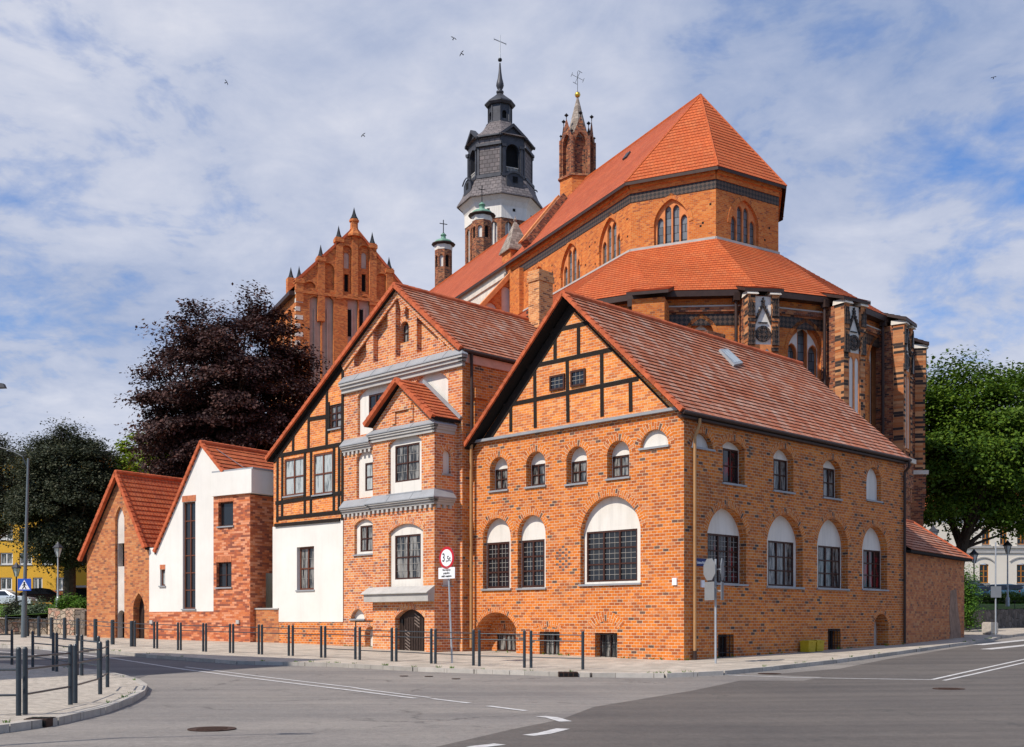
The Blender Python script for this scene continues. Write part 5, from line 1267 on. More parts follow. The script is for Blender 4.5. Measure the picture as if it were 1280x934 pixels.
sk_ = MB(); sk_.lathe((TC.x, TC.y, 0), [(4.9, tz(261)), (4.9, tz(259.5)), (4.35, tz(250)), (3.95, tz(239)), (3.8, tz(234.5))], n=8, rot=rotT); sk_.build('helm_skirt', 'shingle_grey', tower)
bd = MB(); zb0, zb1 = tz(234.5), tz(185)
RBd = 3.6
shp = MB(); op = MB(); gr = MB(); pil = MB()
for i in range(8):
    q, Lq = face_pl(RBd, i)
    if i % 2 == 1:
        h = arch(Lq/2-.78, Lq/2+.78, tz(228), tz(194.5), .78, 'round', n=8)
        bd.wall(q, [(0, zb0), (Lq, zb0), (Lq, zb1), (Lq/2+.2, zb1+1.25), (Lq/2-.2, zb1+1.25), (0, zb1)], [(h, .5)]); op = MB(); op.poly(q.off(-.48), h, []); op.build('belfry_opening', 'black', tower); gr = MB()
        for k in range(9): gr.boxp(q, Lq/2-.75+k*.17, Lq/2-.68+k*.17, tz(228), tz(222.5), -.2, -.14)
        gr.boxp(q, Lq/2-.77, Lq/2+.77, tz(223), tz(222), -.22, -.1); gr.build('belfry_railing', 'stone_grey', tower)
        ring(pil, q, Lq/2-.78, Lq/2+.78, tz(194.5)-.78, .78, 'round', .14, o=.06, n=8)
        for sx, ex in ((0, Lq/2+.05), (Lq, Lq/2-.05)): pil.beam(q, sx-(.3 if sx == 0 else -.3), zb1-.12, ex, zb1+1.25, .28, -.3, .3)
        for x in (.28, Lq-.28): pil.boxp(q, x-.16, x+.16, zb0+.2, zb1-1.0, 0, .16); pil.boxp(q, x-.26, x+.26, zb1-1.3, zb1-1.0, 0, .26)
        # round-headed dormer on the skirt
        dz = tz(247); dq = q.off(.7); dpoly = arch(Lq/2-1.0, Lq/2+1.0, dz-.2, dz+1.35, .5, 'round', n=6); pil.prism(dq, dpoly, -1.6, 0)
        ring(pil, dq, Lq/2-1.02, Lq/2+1.02, dz+.85, .5, 'round', .16, o=.18, n=6); op = MB(); op.boxp(dq, Lq/2-.3, Lq/2+.3, dz+.25, dz+.95, 0, .02); op.build('dormer_opening', 'black', tower)
    else:
        shp = MB(); shp.wall(q.off(.02), rect(.1, Lq-.1, zb0+.4, zb1-1.1), []); shp.wall(q.off(.02), rect(.1, Lq-.1, zb1-.8, zb1-.05), []); shp.build('shingle_panel', 'shingle_grey', tower); bd.poly(q, rect(0, Lq, zb0, zb1), [])
        for x in (.06, Lq-.06): pil.boxp(q, x-.1, x+.1, zb0+.2, zb1-1.0, 0, .1)
        pil.boxp(q, -.1, Lq+.1, zb1-1.1, zb1-.82, 0, .3); pil.boxp(q, -.1, Lq+.1, zb1-.1, zb1+.06, -.2, .4)
    pil.boxp(q, -.05, Lq+.05, zb0-.15, zb0+.2, 0, .3+.004*i)
bd.build('belfry', 'lead', tower); pil.build('belfry_trim', 'lead', tower)
rf_ = MB()
rf_.lathe((TC.x, TC.y, 0), [(4.0, zb1+.05), (2.6, tz(172.5)), (1.85, tz(163)), (1.62, tz(158.5))], n=8, rot=rotT)
rf_.build('helm_roof', 'shingle_grey', tower)
ln = MB(); lo_ = MB(); rl = 1.3
for i in range(8):
    q, Lq = face_pl(rl, i); h = arch(Lq/2-.27, Lq/2+.27, tz(153), tz(143), .27, 'round', n=5)
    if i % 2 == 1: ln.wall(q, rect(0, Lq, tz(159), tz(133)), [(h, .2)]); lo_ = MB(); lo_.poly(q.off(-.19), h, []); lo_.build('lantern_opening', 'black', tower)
    else: ln.wall(q, rect(0, Lq, tz(159), tz(133)), [])
    ln.boxp(q, -.06, Lq+.06, tz(160), tz(157), -.1, .28); ln.boxp(q, -.05, .05, tz(157), tz(134), 0, .08)
ln.lathe((TC.x, TC.y, 0), [(1.55, tz(135)), (1.75, tz(132.5)), (1.75, tz(131)), (.85, tz(123)), (.3, tz(117.5)), (.3, tz(116))], n=8, rot=rotT)
ln.build('lantern', 'lead', tower)
sp = MB(); zz0 = tz(118)
sp.lathe((TC.x, TC.y, 0), [(.25, zz0), (.42, tz(116.5)), (.42, tz(114.5)), (.2, tz(113)), (.33, tz(111)), (.44, tz(107.5)), (.40, tz(104)), (.26, tz(98)), (.16, tz(90)), (.08, tz(79))], n=12)
sp.build('spire', 'lead', tower, smooth=True)
bl = MB(); bl.lathe((TC.x, TC.y, tz(75)), [(0, -.24), (.2, -.14), (.24, 0), (.2, .14), (0, .24)], n=10); bl.build('spire_ball', 'iron', tower, smooth=True)
cr = MB(); dirc = Vector((PX.x, PX.y, 0))
cr.cyl((TC.x, TC.y, tz(73)), (TC.x, TC.y, tz(44)), .07, .05, n=6); c = Vector((TC.x, TC.y, tz(52))); cr.cyl(c-dirc*.75+Vector((0, 0, .12)), c+dirc*.75-Vector((0, 0, .12)), .055, n=6)
for sg in (-1, 1): ee = c+dirc*.75*sg-Vector((0, 0, .12*sg)); cr.cyl(ee-Vector((0, 0, .12)), ee+Vector((0, 0, .12)), .04, n=5)
cr.build('cross', 'steel', tower)

# two brick stair turrets with green copper domes
def stair_turret(c, rpx, rot, label, pyt, pyd, pyc, pyb, pxm, Y, moss=False, z0=14):
    X_ = (pxm-640)/FPX*Y; zf_ = lambda py: ZC+(YH-py)/FPX*Y; s_ = Y/FPX
    t = thing('stair_turret', label, 'turret', (X_, Y, 1), 'copper-domed stair turrets of the church')
    mb = MB(); r = rpx*s_; wnm = MB(); op = MB()
    for i in range(8):
        a = Vector((X_+r*math.cos(rot+i*math.pi/4), Y+r*math.sin(rot+i*math.pi/4))); b_ = Vector((X_+r*math.cos(rot+(i+1)*math.pi/4), Y+r*math.sin(rot+(i+1)*math.pi/4))); q = Pl(a, b_-a); Lq = (b_-a).length
        h = arch(Lq*.2, Lq*.8, zf_(pyt+24), zf_(pyt+9), Lq*.3, 'round', n=4)
        mb.wall(q, rect(0, Lq, z0, zf_(pyt+1)), [(h, .2)]); k_ = MB(); k_.poly(q.off(-.19), h, []); k_.build(*(('blind_niche', 'plaster') if i % 2 else ('opening', 'black')), t)
    mb.build('brick_shaft', 'brick_dark', t)
    wb_ = MB(); wb_.lathe((X_, Y, 0), [(r*1.02, zf_(pyt+2)), (r*1.06, zf_(pyt-4))], n=8, rot=rot); wb_.build('white_band', 'plaster', t)
    dm_ = MB(); dm_.lathe((X_, Y, 0), [(r*1.05, zf_(pyt-4)), (r*1.38, zf_(pyt-5.5)), (r*1.38, zf_(pyt-6.5)), (r*1.1, zf_(pyt-7.5))], n=12); dm_.build('eaves', 'pipe_dark', t)
    dm_ = MB(); h_ = zf_(pyd)-zf_(pyt-7)
    dm_.lathe((X_, Y, zf_(pyt-7)), [(r*1.12, 0), (r*1.08, h_*.3), (r*.9, h_*.6), (r*.6, h_*.82), (r*.32, h_*.97), (r*.28, h_*1.05), (r*.26, h_*1.7), (r*.36, h_*1.75), (r*.3, h_*1.95), (r*.1, h_*2.2), (r*.05, h_*2.35)], n=12); dm_.build('copper_dome', 'copper', t, smooth=True)
    cr = MB(); cr.cyl((X_, Y, zf_(pyd-3)), (X_, Y, zf_(pyc)), .05, n=5); zc_ = zf_(pyc+5); cr.cyl(Vector((X_, Y, zc_))-dirc*.42, Vector((X_, Y, zc_))+dirc*.42, .045, n=5)
    cr.lathe((X_, Y, zf_(pyd-7)), [(0, -.15), (.15, 0), (0, .15)], n=6); cr.build('cross', 'iron', t)
stair_turret(None, 10.8, R(10), 'slim green-domed brick turret with a cross, standing free left of the nave roof', 312, 299, 275, 370, 554.3, 118)
stair_turret(None, 12.5, R(10), 'slim brick turret with a green copper dome, in front of the black-helmed tower', 276, 262, 232, 350, 602.5, 120)

# ================================================================== gabled tower
GC = Vector((-.1892*112, 112)); PGt = Pl(GC, PX); WG = 11.9
gt = thing('church_tower', 'massive brick tower with a stepped Gothic gable of pinnacles behind the copper beech', 'tower', (GC.x+5, GC.y+3, 1))
zcg = PGt.uz(373, 364)[1]; mb = MB(); gH = []; nc = MB(); opn = MB()
def nich(x0, x1, yt, yb, dark=None, rnd_=True, depth=.35):
    a = PGt.u(x0); b_ = PGt.u(x1); zt = PGt.uz((x0+x1)/2, yt)[1]; zb = PGt.uz((x0+x1)/2, yb)[1]
    h = arch(a, b_, zb, zt, (b_-a)/2*.95, 'round', n=6); gH.append((h, depth)); ring(mb, PGt, a, b_, zt-(b_-a)/2*.95, (b_-a)/2*.95, 'round', .15, o=.03, n=6); return a, b_, zb, zt, h
for x0, x1, d in ((387, 401.5, 0), (402.8, 417, 0), (434.5, 447.5, 1), (449, 462.5, 1)):
    a, b_, zb, zt, h = nich(x0, x1, 370.5, 520); nc = MB(); nc.poly(PGt.off(-.34), h, []); c = (a+b_)/2
    nc.boxp(PGt, c-.07, c+.07, zb, zt-1.2, -.34, -.2); nc.build('blind_niche', 'plaster_brown', gt)
    if d: opn = MB(); opn.boxp(PGt, a+.06, c-.1, PGt.uz(440, 420)[1], zt-1.3, -.33, -.28); opn.build('slit_window', 'black', gt)
mb2 = MB(); apx = PGt.uz(443, 285); gl0 = PGt.uz(373, 362)
uL, uR = -.05, WG+.05; uA = PGt.u(443.3); zA = apx[1]
gtop = [(uL, zcg), (uR, zcg), (uR, zcg+1.6)]
sh = [(uR, zcg+1.6), (uA, zA), (uL, zcg+1.6)]
for x0, x1, yt, yb in ((380, 395, 352, 360), (402.5, 418, 329, 362), (470, 485, 342, 372)): 
    a, b_, zb, zt, h = nich(x0, x1, yt, yb, depth=.25); mb2.poly(PGt.off(-.25), h, [])
big = []
for x0, x1 in ((426.5, 441), (449, 462)):
    a, b_, zb, zt, h = nich(x0, x1, 307, 367, depth=.22)
    mm = (x0+x1)/2; hh = []
    ca = (a+b_)/2; h1 = arch(ca-.26, ca+.26, PGt.uz(mm, 335)[1], PGt.uz(mm, 315)[1], .26, 'round', n=4); h2 = rect(ca-.22, ca+.22, PGt.uz(mm, 364)[1], PGt.uz(mm, 342)[1])
    mb2.wall(PGt.off(-.22), h, [(h1, .1), (h2, .3)]); nc = MB(); nc.poly(PGt.off(-.31), h1, []); nc.build('blind_niche', 'plaster_brown', gt); opn = MB(); opn.poly(PGt.off(-.5), h2, []); opn.build('slit_window', 'black', gt)
mb.wall(PGt, [(0, -.4), (WG, -.4), (WG, zcg+.2), (WG, zcg+.9), (uA+.1, zA), (uA-.1, zA), (0, zcg+.9), (0, zcg+.2)], gH)
mb.boxp(PGt, -.1, WG+.1, zcg-.15, zcg+.12, -.02, .14)
dpt = 11.5
lw = PGt.side_l(0, dpt); lh = []
for k in range(3):
    a = 1.5+k*3.2; lh.append((arch(a, a+2.0, 12, zcg-1.2, .9, 'round', n=5), .4)); nc = MB(); nc.poly(lw.off(-.39), lh[-1][0], []); nc.build('blind_niche', 'plaster_brown', gt)
mb.wall(lw, rect(0, dpt, -.4, zcg), lh); mb.wall(PGt.side_r(WG), rect(0, dpt, -.4, zcg), []); mb.wall(Pl(PGt.P(WG, 0, -dpt).xy, -PGt.d), [(0, -.4), (WG, -.4), (WG, zcg), (WG-uA, zA-.2), (0, zcg)], [])
mb.build('tower_wall', 'brick_tower', gt); mb2.build('gable_panels', 'brick_tower', gt)
qs = MB()
for k in range(26): z = 13+k*.83; qs.boxp(PGt, -.03, .42 if k % 2 else .7, z, z+.42, -.4, .02)
qs.build('stone_quoins', 'stone_white', gt)
rb = MB(); courses(rb, PGt.P(-.5, zcg+.1, -.3-dpt), PGt.P(-.5, zcg+.1, -.5), PGt.P(uA, zA-.3, -.3-dpt), PGt.P(uA, zA-.3, -.5), .4, .02); courses(rb, PGt.P(WG+.5, zcg+.1, -.5), PGt.P(WG+.5, zcg+.1, -.3-dpt), PGt.P(uA, zA-.3, -.5), PGt.P(uA, zA-.3, -.3-dpt), .4, .02); ro = rb.build('roof', 'tile_nave', gt)
ev = MB(); ev.boxp(PGt, -.6, -.1, zcg-.35, zcg+.05, -dpt, -.3); ev.build('eaves', 'pipe_dark', ro)
pn_ = MB(); fn_ = MB()
for px, ytop, ybase in ((374.5, 347, 364), (401.5, 320, 345), (424, 296, 318), (466, 304, 326), (487, 335, 355)):
    u_, zt = PGt.uz(px, ytop); zb = PGt.uz(px, ybase)[1]; pn_.boxp(PGt, u_-.36, u_+.36, zb-4.5 if px > 375 else zb-1, zt-.25, -.5, .12); pn_.boxp(PGt, u_-.45, u_+.45, zt-.55, zt-.2, -.58, .2); pn_.boxp(PGt, u_-.38, u_+.38, zt-.2, zt-.05, -.5, .12)
    c = PGt.P(u_, zt-.05, -.19); fn_.lathe(c, [(.34, 0), (.2, .35), (.12, .7), (.0, 1.25)], n=6)
u_, zt = uA, PGt.uz(443, 279)[1]
pn_.boxp(PGt, u_-.3, u_+.3, zcg, zt+.1, -.5, .14); pn_.lathe(PGt.P(u_, zA-.9, -.19), [(.8, 0), (.8, .2), (.6, .5), (.4, .9), (.38, 1.5), (.5, 1.55), (.5, 1.75), (.3, 1.85)], n=8)
fn_.lathe(PGt.P(u_, zA+.95, -.19), [(.42, 0), (.25, .3), (.15, .6), (.0, 1.2)], n=6)
u2, z2 = lw.P(dpt-3.5, 0).xy, 0
for k in (8.3,): c = lw.P(dpt-(dpt-k)-0, zcg, -.3); pn_.box((c.x, c.y, c.z-.5), .8, .8, 2.6, frot); fn_.lathe((c.x, c.y, c.z+2.1), [(.34, 0), (.2, .35), (.0, 1.2)], n=6)
for x in (419, 434, 466, 446): 
    pass
pn_.build('pinnacle', 'brick_tower', gt); fn_.build('pinnacle_finials', 'iron', gt)
cpg = MB()
for E in ((WG+.1, zcg+.85), (-.1, zcg+.85)): cpg.beam(PGt, uA, zA+.05, E[0], E[1]+.05, .25, -.4, .12)
cpg.build('gable_coping', 'tile_edge', gt)

# ================================================================== ground, road, pavements
KINK_Y, KINK_X = 27.0, 4.0
def sheet(name, poly, dz, m, kind='structure', thick=0.0, hf=None, label=None):
    """a polygon laid on the terrain, cut at its two folds so that it lies exactly on it"""
    bm = bmesh.new(); vs = [bm.verts.new((x, y, 0)) for x, y in poly]; bm.faces.new(vs); bm.normal_update()
    if bm.faces[:][0].normal.z < 0: bmesh.ops.reverse_faces(bm, faces=bm.faces[:])
    for co, no in (((0, KINK_Y, 0), (0, 1, 0)), ((KINK_X, 0, 0), (1, 0, 0))):
        bmesh.ops.bisect_plane(bm, geom=bm.verts[:]+bm.edges[:]+bm.faces[:], plane_co=co, plane_no=no, dist=1e-5)
    bmesh.ops.triangulate(bm, faces=[f for f in bm.faces if len(f.verts) > 4])
    if thick:
        r = bmesh.ops.extrude_face_region(bm, geom=bm.faces[:])
        for v in [v for v in r['geom'] if isinstance(v, bmesh.types.BMVert)]: v.co.z += thick
        bmesh.ops.recalc_face_normals(bm, faces=bm.faces[:])
    f = hf or g
    for v in bm.verts: v.co.z += f(v.co.x, v.co.y)+dz-thick
    me = bpy.data.meshes.new(name); bm.to_mesh(me); bm.free(); me.uv_layers.new(name='UVMap'); me.materials.append(M[m])
    o = bpy.data.objects.new(name, me); COL.objects.link(o)
    if kind: o['kind'] = kind
    return o
RD = -.12
sheet('ground', [(-900, -60), (900, -60), (900, 1400), (-900, 1400)], -.60, 'ground')
sheet('road', [(-95, -6), (70, -6), (70, 120), (-95, 120)], RD, 'asphalt_grey')
# pavement in front of the houses and round the corner
fr = [gp(x, y) for x, y in ((-10, 806), (60, 808.5), (140, 813.5), (200, 819), (300, 826), (415, 828.5), (520, 834), (640, 838), (740, 841), (830, 841.5), (868, 840))]
sidep = [gp(x, y, 0) for x, y in ((900, 838.5), (960, 833), (1040, 824.5), (1120, 814), (1190, 804.5), (1232, 799.5), (1243, 796.5))]
behind = [(34, 70), (18, 75), (3, 62), (-12, 78), (-40, 90), (-60, 88)]
wk = fr+sidep+behind
sheet('pavement', wk, 0, 'paving_warm', thick=.35)
def strip(name, pts, w, dz, m, h, left=True):
    """a kerb of stones following a line, h = height above dz"""
    mb = MB(); P_ = []
    # subdivide at the folds and every metre
    for a, b_ in zip(pts, pts[1:]):
        n_ = max(1, int(math.dist(a, b_)/1.0))
        for i in range(n_): P_.append(Vector(a).lerp(Vector(b_), i/n_))
    P_.append(Vector(pts[-1]))
    for i in range(len(P_)-1):
        a, b_ = P_[i], P_[i+1]; d = (b_-a).normalized(); nn = Vector((d.y, -d.x))*(w if left else -w)
        nn2 = nn
        if i+2 < len(P_):
            d2 = (P_[i+2]-b_).normalized(); nn2 = Vector((d2.y, -d2.x))*(w if left else -w)
        gap = d*.006
        q = [a+gap, b_-gap, b_-gap+nn2, a+gap+nn] if False else [a+gap, b_-gap, b_-gap+nn, a+gap+nn]
        f = lambda p, z: Vector((p.x, p.y, g(p.x, p.y)+dz+z))
        lo = [f(p, -.3) for p in q]; hi = [f(p, h) for p in q]
        if (q[1]-q[0]).cross(q[2]-q[1]) < 0: lo, hi = lo[::-1], hi[::-1]
        mb.hexa(lo, hi)
    o = mb.build(name, m); o['kind'] = 'structure'; return o
strip('kerb', fr+sidep, .16, 0, 'kerb', .004)
# traffic island / pavement corner at the left foreground
isl_px = [(-60, 912), (0, 905), (60, 897), (120, 884), (155, 872), (171, 863), (175, 856), (165, 849), (148, 844), (120, 838), (60, 833), (-20, 829)]
isl = [gp(x, y) for x, y in isl_px]; isl = isl+[(-24, 30), (-24, 14)]
sheet('pavement', isl, 0, 'paving', thick=.35)
strip('kerb', isl[:12], .17, 0, 'kerb', .004)
# left street: sheet with the block's cast shade put into its darker colour
sheet('street', [gp(x, y, RD) for x, y in ((-60, 909), (-60, 812), (60, 812), (140, 817), (200, 822.5), (300, 829.5), (415, 832), (330, 834), (250, 838), (185, 844))], RD+.004, 'asphalt_shade')
# darker newer surfacing at the right and in the foreground
dk = [gp(x, y, RD) for x, y in ((520, 1010), (545, 934), (640, 912), (700, 900), (742, 884), (850, 866), (925, 851), (1005, 851), (1030, 846), (960, 843.5), (1050, 836), (1110, 824), (1190, 811), (1240, 804), (1340, 796), (1500, 800))]+[(9.5, 9)]
sheet('road_surface', dk, RD+.004, 'asphalt_dark')
lt = [gp(x, y, RD) for x, y in ((980, 838.5), (1050, 829), (1120, 818.5), (1190, 808), (1240, 801.5), (1400, 797), (1420, 812), (1260, 817), (1215, 822), (1190, 828), (1100, 826), (1050, 826.5))]
def mark(pts, w, dz=.009, m='road_paint', name='road_marking'):
    """a painted line through ground points"""
    mb = MB(); P_ = [Vector(gp(x, y, RD)) for x, y in pts]
    L_ = []
    for i, p in enumerate(P_):
        d = (P_[min(i+1, len(P_)-1)]-P_[max(0, i-1)]).normalized(); nn = Vector((-d.y, d.x))*w/2; L_.append((p-nn, p+nn))
    for (a, b_), (c, d) in zip(L_, L_[1:]):
        k = max(1, int((c-a).length/1.0))
        for i in range(k):
            q = [a.lerp(c, i/k), a.lerp(c, (i+1)/k), b_.lerp(d, (i+1)/k), b_.lerp(d, i/k)]
            mb.face([Vector((p.x, p.y, g(p.x, p.y)+RD+dz)) for p in q])
    o = mb.build(name, m); o['kind'] = 'structure'; return o
mark([(0, 806.5), (60, 813), (140, 823), (230, 837), (330, 850), (440, 863.5), (520, 873.5)], .13)
mark([(232, 834), (330, 846.5), (440, 859.5), (538, 872.5)], .11)
mark([(-10, 814), (60, 820), (110, 825)], .12)
mark([(540, 873.8), (587, 879.5)], .13); mark([(610, 883), (657, 889)], .14)
mark([(676, 896), (690, 897.5), (707, 902.5)], .22); mark([(660, 920), (680, 917.5), (704, 911.5)], .22); mark([(590, 935), (625, 931)], .22)
mark([(868, 841.5), (925, 845), (1000, 847.5), (1090, 849), (1165, 850)], .13)
mark([(1165, 850), (1205, 841), (1285, 823.5)], .12); mark([(1180, 851), (1215, 843.5), (1290, 826.5)], .12)
mark([(1222, 806.5), (1285, 800)], .5); mark([(1232, 812), (1290, 806)], .5)
# covers and drains
def cover(name, px, py, r, lab, sx=1.0):
    x, y = gp(px, py, RD); mb = MB(); mb.lathe((x, y, g(x, y)+RD+.004), [(r, 0), (r, .012), (r*.93, .012), (r*.9, .006), (0, .008)], n=24)
    for k in range(7): yy = -r*.6+k*r*.2; mb.box((x, y+yy, g(x, y)+RD+.01), 1.2*r*math.sqrt(max(.05, 1-(yy/r)**2)), .03, .008)
    o = mb.build(name, 'rust', None, base=Vector((x, y, g(x, y)+RD))); tag(o, lab, 'manhole cover')
cover('manhole_cover', 265, 912, .36, 'round rusty manhole cover in the pale foreground asphalt')
cover('manhole_cover', 962, 842.5, .33, 'dark manhole cover in the road near the corner of the house')
cover('manhole_cover', 1186, 861.5, .36, 'manhole cover in the dark asphalt below the double white line')
cover('manhole_cover', 536, 846, .12, 'tiny valve cover in the road before the door railings, right of its neighbour')
cover('manhole_cover', 505, 845.5, .12, 'tiny valve cover in the road before the door railings, leftmost of three')
cover('manhole_cover', 570, 849, .12, 'tiny valve cover in the road before the downpipe, rightmost of three')
def drain(px0, px1, py, lab):
    a, b_ = Vector(gp(px0, py, 0)), Vector(gp(px1, py, 0)); t = thing('kerb_drain', lab, 'drain', (a.x, a.y, g(a.x, a.y)), 'kerb drains')
    q = Pl(a, b_-a); Lq = (b_-a).length; z = g(a.x, a.y); mb = MB(); mb.boxp(q, 0, Lq, z-.13, z+.012, -.2, .188)
    mb.build('drain_box', 'rust', t); ob = MB(); k = 4
    for i in range(k): ob.boxp(q, Lq*(i+.12)/k, Lq*(i+.88)/k, z-.10, z-.01, .188, .196)
    for i in range(k): ob.boxp(q, Lq*(i+.12)/k, Lq*(i+.88)/k, z+.012, z+.018, -.15, .12)
    ob.build('drain_slots', 'black', t)
drain(698, 722, 840.6, 'dark kerb drain at the pavement edge below the last railing before the house corner')
drain(36, 64, 898.5, 'rusty kerb drain in the curved kerb of the left foreground pavement')
# ---- raised lawns behind retaining walls
def lawn(name, pts, m='grass'):
    mb = MB(); mb.face([Vector(p) for p in pts]); 
    n = (Vector(pts[1])-Vector(pts[0])).cross(Vector(pts[2])-Vector(pts[1]))
    if n.z < 0: mb.f[-1].reverse()
    o = mb.build(name, m); o['kind'] = 'structure'; return o
def pz(px, py, Y): return Vector(((px-640)/FPX*Y, Y, ZC+(YH-py)/FPX*Y))
lawn('lawn', [pz(-60, 774, 66), pz(110, 764, 66), pz(112, 755.5, 92), pz(-80, 755.5, 92)])
lawn('far_street', [pz(-80, 755.4, 91.9), pz(130, 755.4, 91.9), (-30, 140, 3.2), (-90, 140, 3.2)], 'asphalt_shade')
lawn('lawn', [pz(1195, 764.5, 66.5), pz(1330, 758, 82), pz(1400, 749, 112), pz(1160, 749, 112)])
lawn('far_street', [pz(1150, 749.5, 110), pz(1420, 749.5, 110), (90, 170, 4.0), (50, 170, 4.0)], 'asphalt_shade')
def wall_run(name, a, b_, z0, za, zb, t, m, lab, rough=.06):
    a, b_ = Vector(a), Vector(b_); q = Pl(a, b_-a); Lq = (b_-a).length; n_ = max(4, int(Lq/.5)); mb = MB(); rr = random.Random(5)
    off = [rr.uniform(-rough, rough) for _ in range(n_+1)]; tp = [rr.uniform(-rough, rough) for _ in range(n_+1)]
    for i in range(n_):
        u0, u1 = Lq*i/n_, Lq*(i+1)/n_; z_0 = za+(zb-za)*i/n_+tp[i]; z_1 = za+(zb-za)*(i+1)/n_+tp[i+1]
        A = [q.P(u0, z0, off[i]), q.P(u1, z0, off[i+1]), q.P(u1, z0, -t), q.P(u0, z0, -t)]; B = [q.P(u0, z_0, off[i]*.5-.03), q.P(u1, z_1, off[i+1]*.5-.03), q.P(u1, z_1, -t), q.P(u0, z_0, -t)]
        mb.hexa(A, B)
    o = mb.build(name, m, None, base=Vector((a.x, a.y, z0))); tag(o, lab, 'stone wall'); return o
wa = pz(60, 763, 66.0); wb2 = pz(93, 763, 65)
wall_run('stone_wall', wa.xy, wb2.xy, 0, ZC+15.5/FPX*66, ZC+15.5/FPX*65, 1.0, 'rubble_light', 'pale fieldstone retaining wall left of the old brick gable', .12)
wd = pz(106, 764, 64)
wall_run('stone_wall', wb2.xy+Vector((.02, 0)), wd.xy, 0, 2.15, 2.1, 1.0, 'rubble_dark', 'shaded stone wall end touching the old brick gable', .08)  # shade put into the stone colour, darker than the run beside it
wall_run('stone_wall', pz(-70, 774, 66.6).xy, pz(58, 774, 66.4).xy, 0, 1.65, 1.7, .5, 'rubble_light', 'low sandy stone edging below the lawn at the far left', .05)
wall_run('stone_wall', pz(1196, 764, 66.3).xy, pz(1330, 764, 82).xy, 0, 2.16, 2.55, .5, 'rubble_dark', 'dark fieldstone retaining wall below the lawn at the right', .05)

# ================================================================== railings
def make_post(mb, x, h=1.12, r=.045): mb.cyl((x, 0, -.25), (x, 0, h-.03), r, n=12); mb.cyl((x, 0, h-.03), (x, 0, h), r, r*.55, n=12)
def railing(a, b_, label, group, rails=(1.0, .82, .32), posts=(True, True), r=.045, h=1.12, rr=.016, first='railing'):
    a, b_ = Vector(a), Vector(b_); za, zb = g(*a), g(*b_); d = b_-a; Lq = d.length
    t = thing(first, label, 'railing', (a.x, a.y, za), group, math.atan2(d.y, d.x)); local(t); sl_ = (zb-za)
    for k, x in enumerate((0, Lq)):
        if not posts[k]: continue
        mb = MB(); mb.cyl((x, 0, sl_*k-.2), (x, 0, sl_*k+h-.03), r, n=14); mb.cyl((x, 0, sl_*k+h-.03), (x, 0, sl_*k+h), r, r*.6, n=14)
        o = mb.build('post', 'rail', t)
        for p in o.data.polygons: p.use_smooth = len(p.vertices) == 4
    for z in rails:
        mb = MB(); mb.cyl((0, 0, z), (Lq, 0, z+sl_), rr, n=8); o = mb.build('rail', 'rail', t)
        for p in o.data.polygons: p.use_smooth = len(p.vertices) == 4
    return t
G1 = 'steel railing sections along the pavement before the houses'
secs = [(663.8, 835, 728.5, 837, 'railing section before the cellar windows, nearest the house corner'),
        (599.2, 833, 655.5, 834.8, 'railing section before the deep arch in the orange brick wall'),
        (544.3, 829.8, 591.8, 832, 'railing section before the weight limit sign and downpipe'),
        (495.3, 827, 539.1, 829.5, 'railing section before the dark oak door'),
        (449.7, 825, 489.8, 826.8, 'railing section before the small cellar door left of the oak door'),
        (406.5, 822.3, 444.2, 824.3, 'railing section before the left edge of the oriel house brickwork'),
        (366, 820, 401.5, 822.1, 'railing section before the window in the white render of the timbered wing'),
        (327.5, 818.3, 361, 819.9, 'railing section before the left half of the white rendered wing wall'),
        (291.5, 816.5, 323.5, 818, 'railing section before the shaded side of the mottled brick bay'),
        (257.5, 814.8, 287.5, 816.2, 'railing section before the two square windows of the mottled brick bay'),
        (226, 813, 254, 814.5, 'railing section before the tall narrow window of the white gable house'),
        (196.5, 810.8, 222.5, 812.8, 'railing section before the small window left of the tall narrow one'),
        (168.8, 808.6, 192.7, 810.5, 'railing section before the pointed door of the old brick gable'),
        (141, 805.8, 164.8, 808.3, 'railing section before the pointed niche of the old brick gable'),
        (119.5, 803, 140.6, 805.7, 'railing section before the left corner of the old brick gable'),
        (97.5, 801.2, 119, 802.9, 'railing section before the dark end of the stone wall'),
        (81, 800, 97.2, 801.1, 'railing section before the pale stone retaining wall'),
        (64.6, 798.6, 80.7, 799.9, 'railing section before the bush right of the street lamp pole'),
        (48.8, 796.8, 64.3, 798.5, 'railing section just right of the pedestrian crossing pole'),
        (34.6, 795.6, 48.4, 796.7, 'railing section standing behind the pedestrian crossing pole'),
        (8, 793.5, 34.2, 795.5, 'railing section at the far left, beyond the pedestrian crossing pole')]
for k, (x0, y0, x1, y1, lb) in enumerate(secs):
    a, b_ = gp(x0, y0), gp(x1, y1)
    railing(a, b_, lb, G1, rails=(1.0, .82, .32) if k < 6 else (1.0, .80), r=.045 if k < 13 else .085)
G2 = 'steel railing sections round the left foreground pavement'
f6 = lambda x, y: (x/5.495, 760+y/5.495)
fg = [((-260, 745), (128, 740), 'railing section nearest the camera at the left edge, before the near kerb', (True, True)),
      ((173, 733), (484, 665), 'railing section along the near kerb, second from the left edge', (True, True)),
      ((517, 655), (688, 593), 'short railing section at the near bend of the foreground kerb', (True, True)),
      ((704, 575), (738, 545), 'tight railing piece closing the tip of the foreground pavement', (False, True)),
      ((562, 465), (676, 485), 'railing section at the far side of the foreground pavement tip', (True, True)),
      ((390, 437), (530, 462), 'railing section along the far kerb, second from the tip', (True, True)),
      ((225, 412), (366, 432), 'railing section along the far kerb, third from the tip', (True, True)),
      ((-120, 385), (82, 390), 'railing section along the far kerb at the left edge', (True, True))]
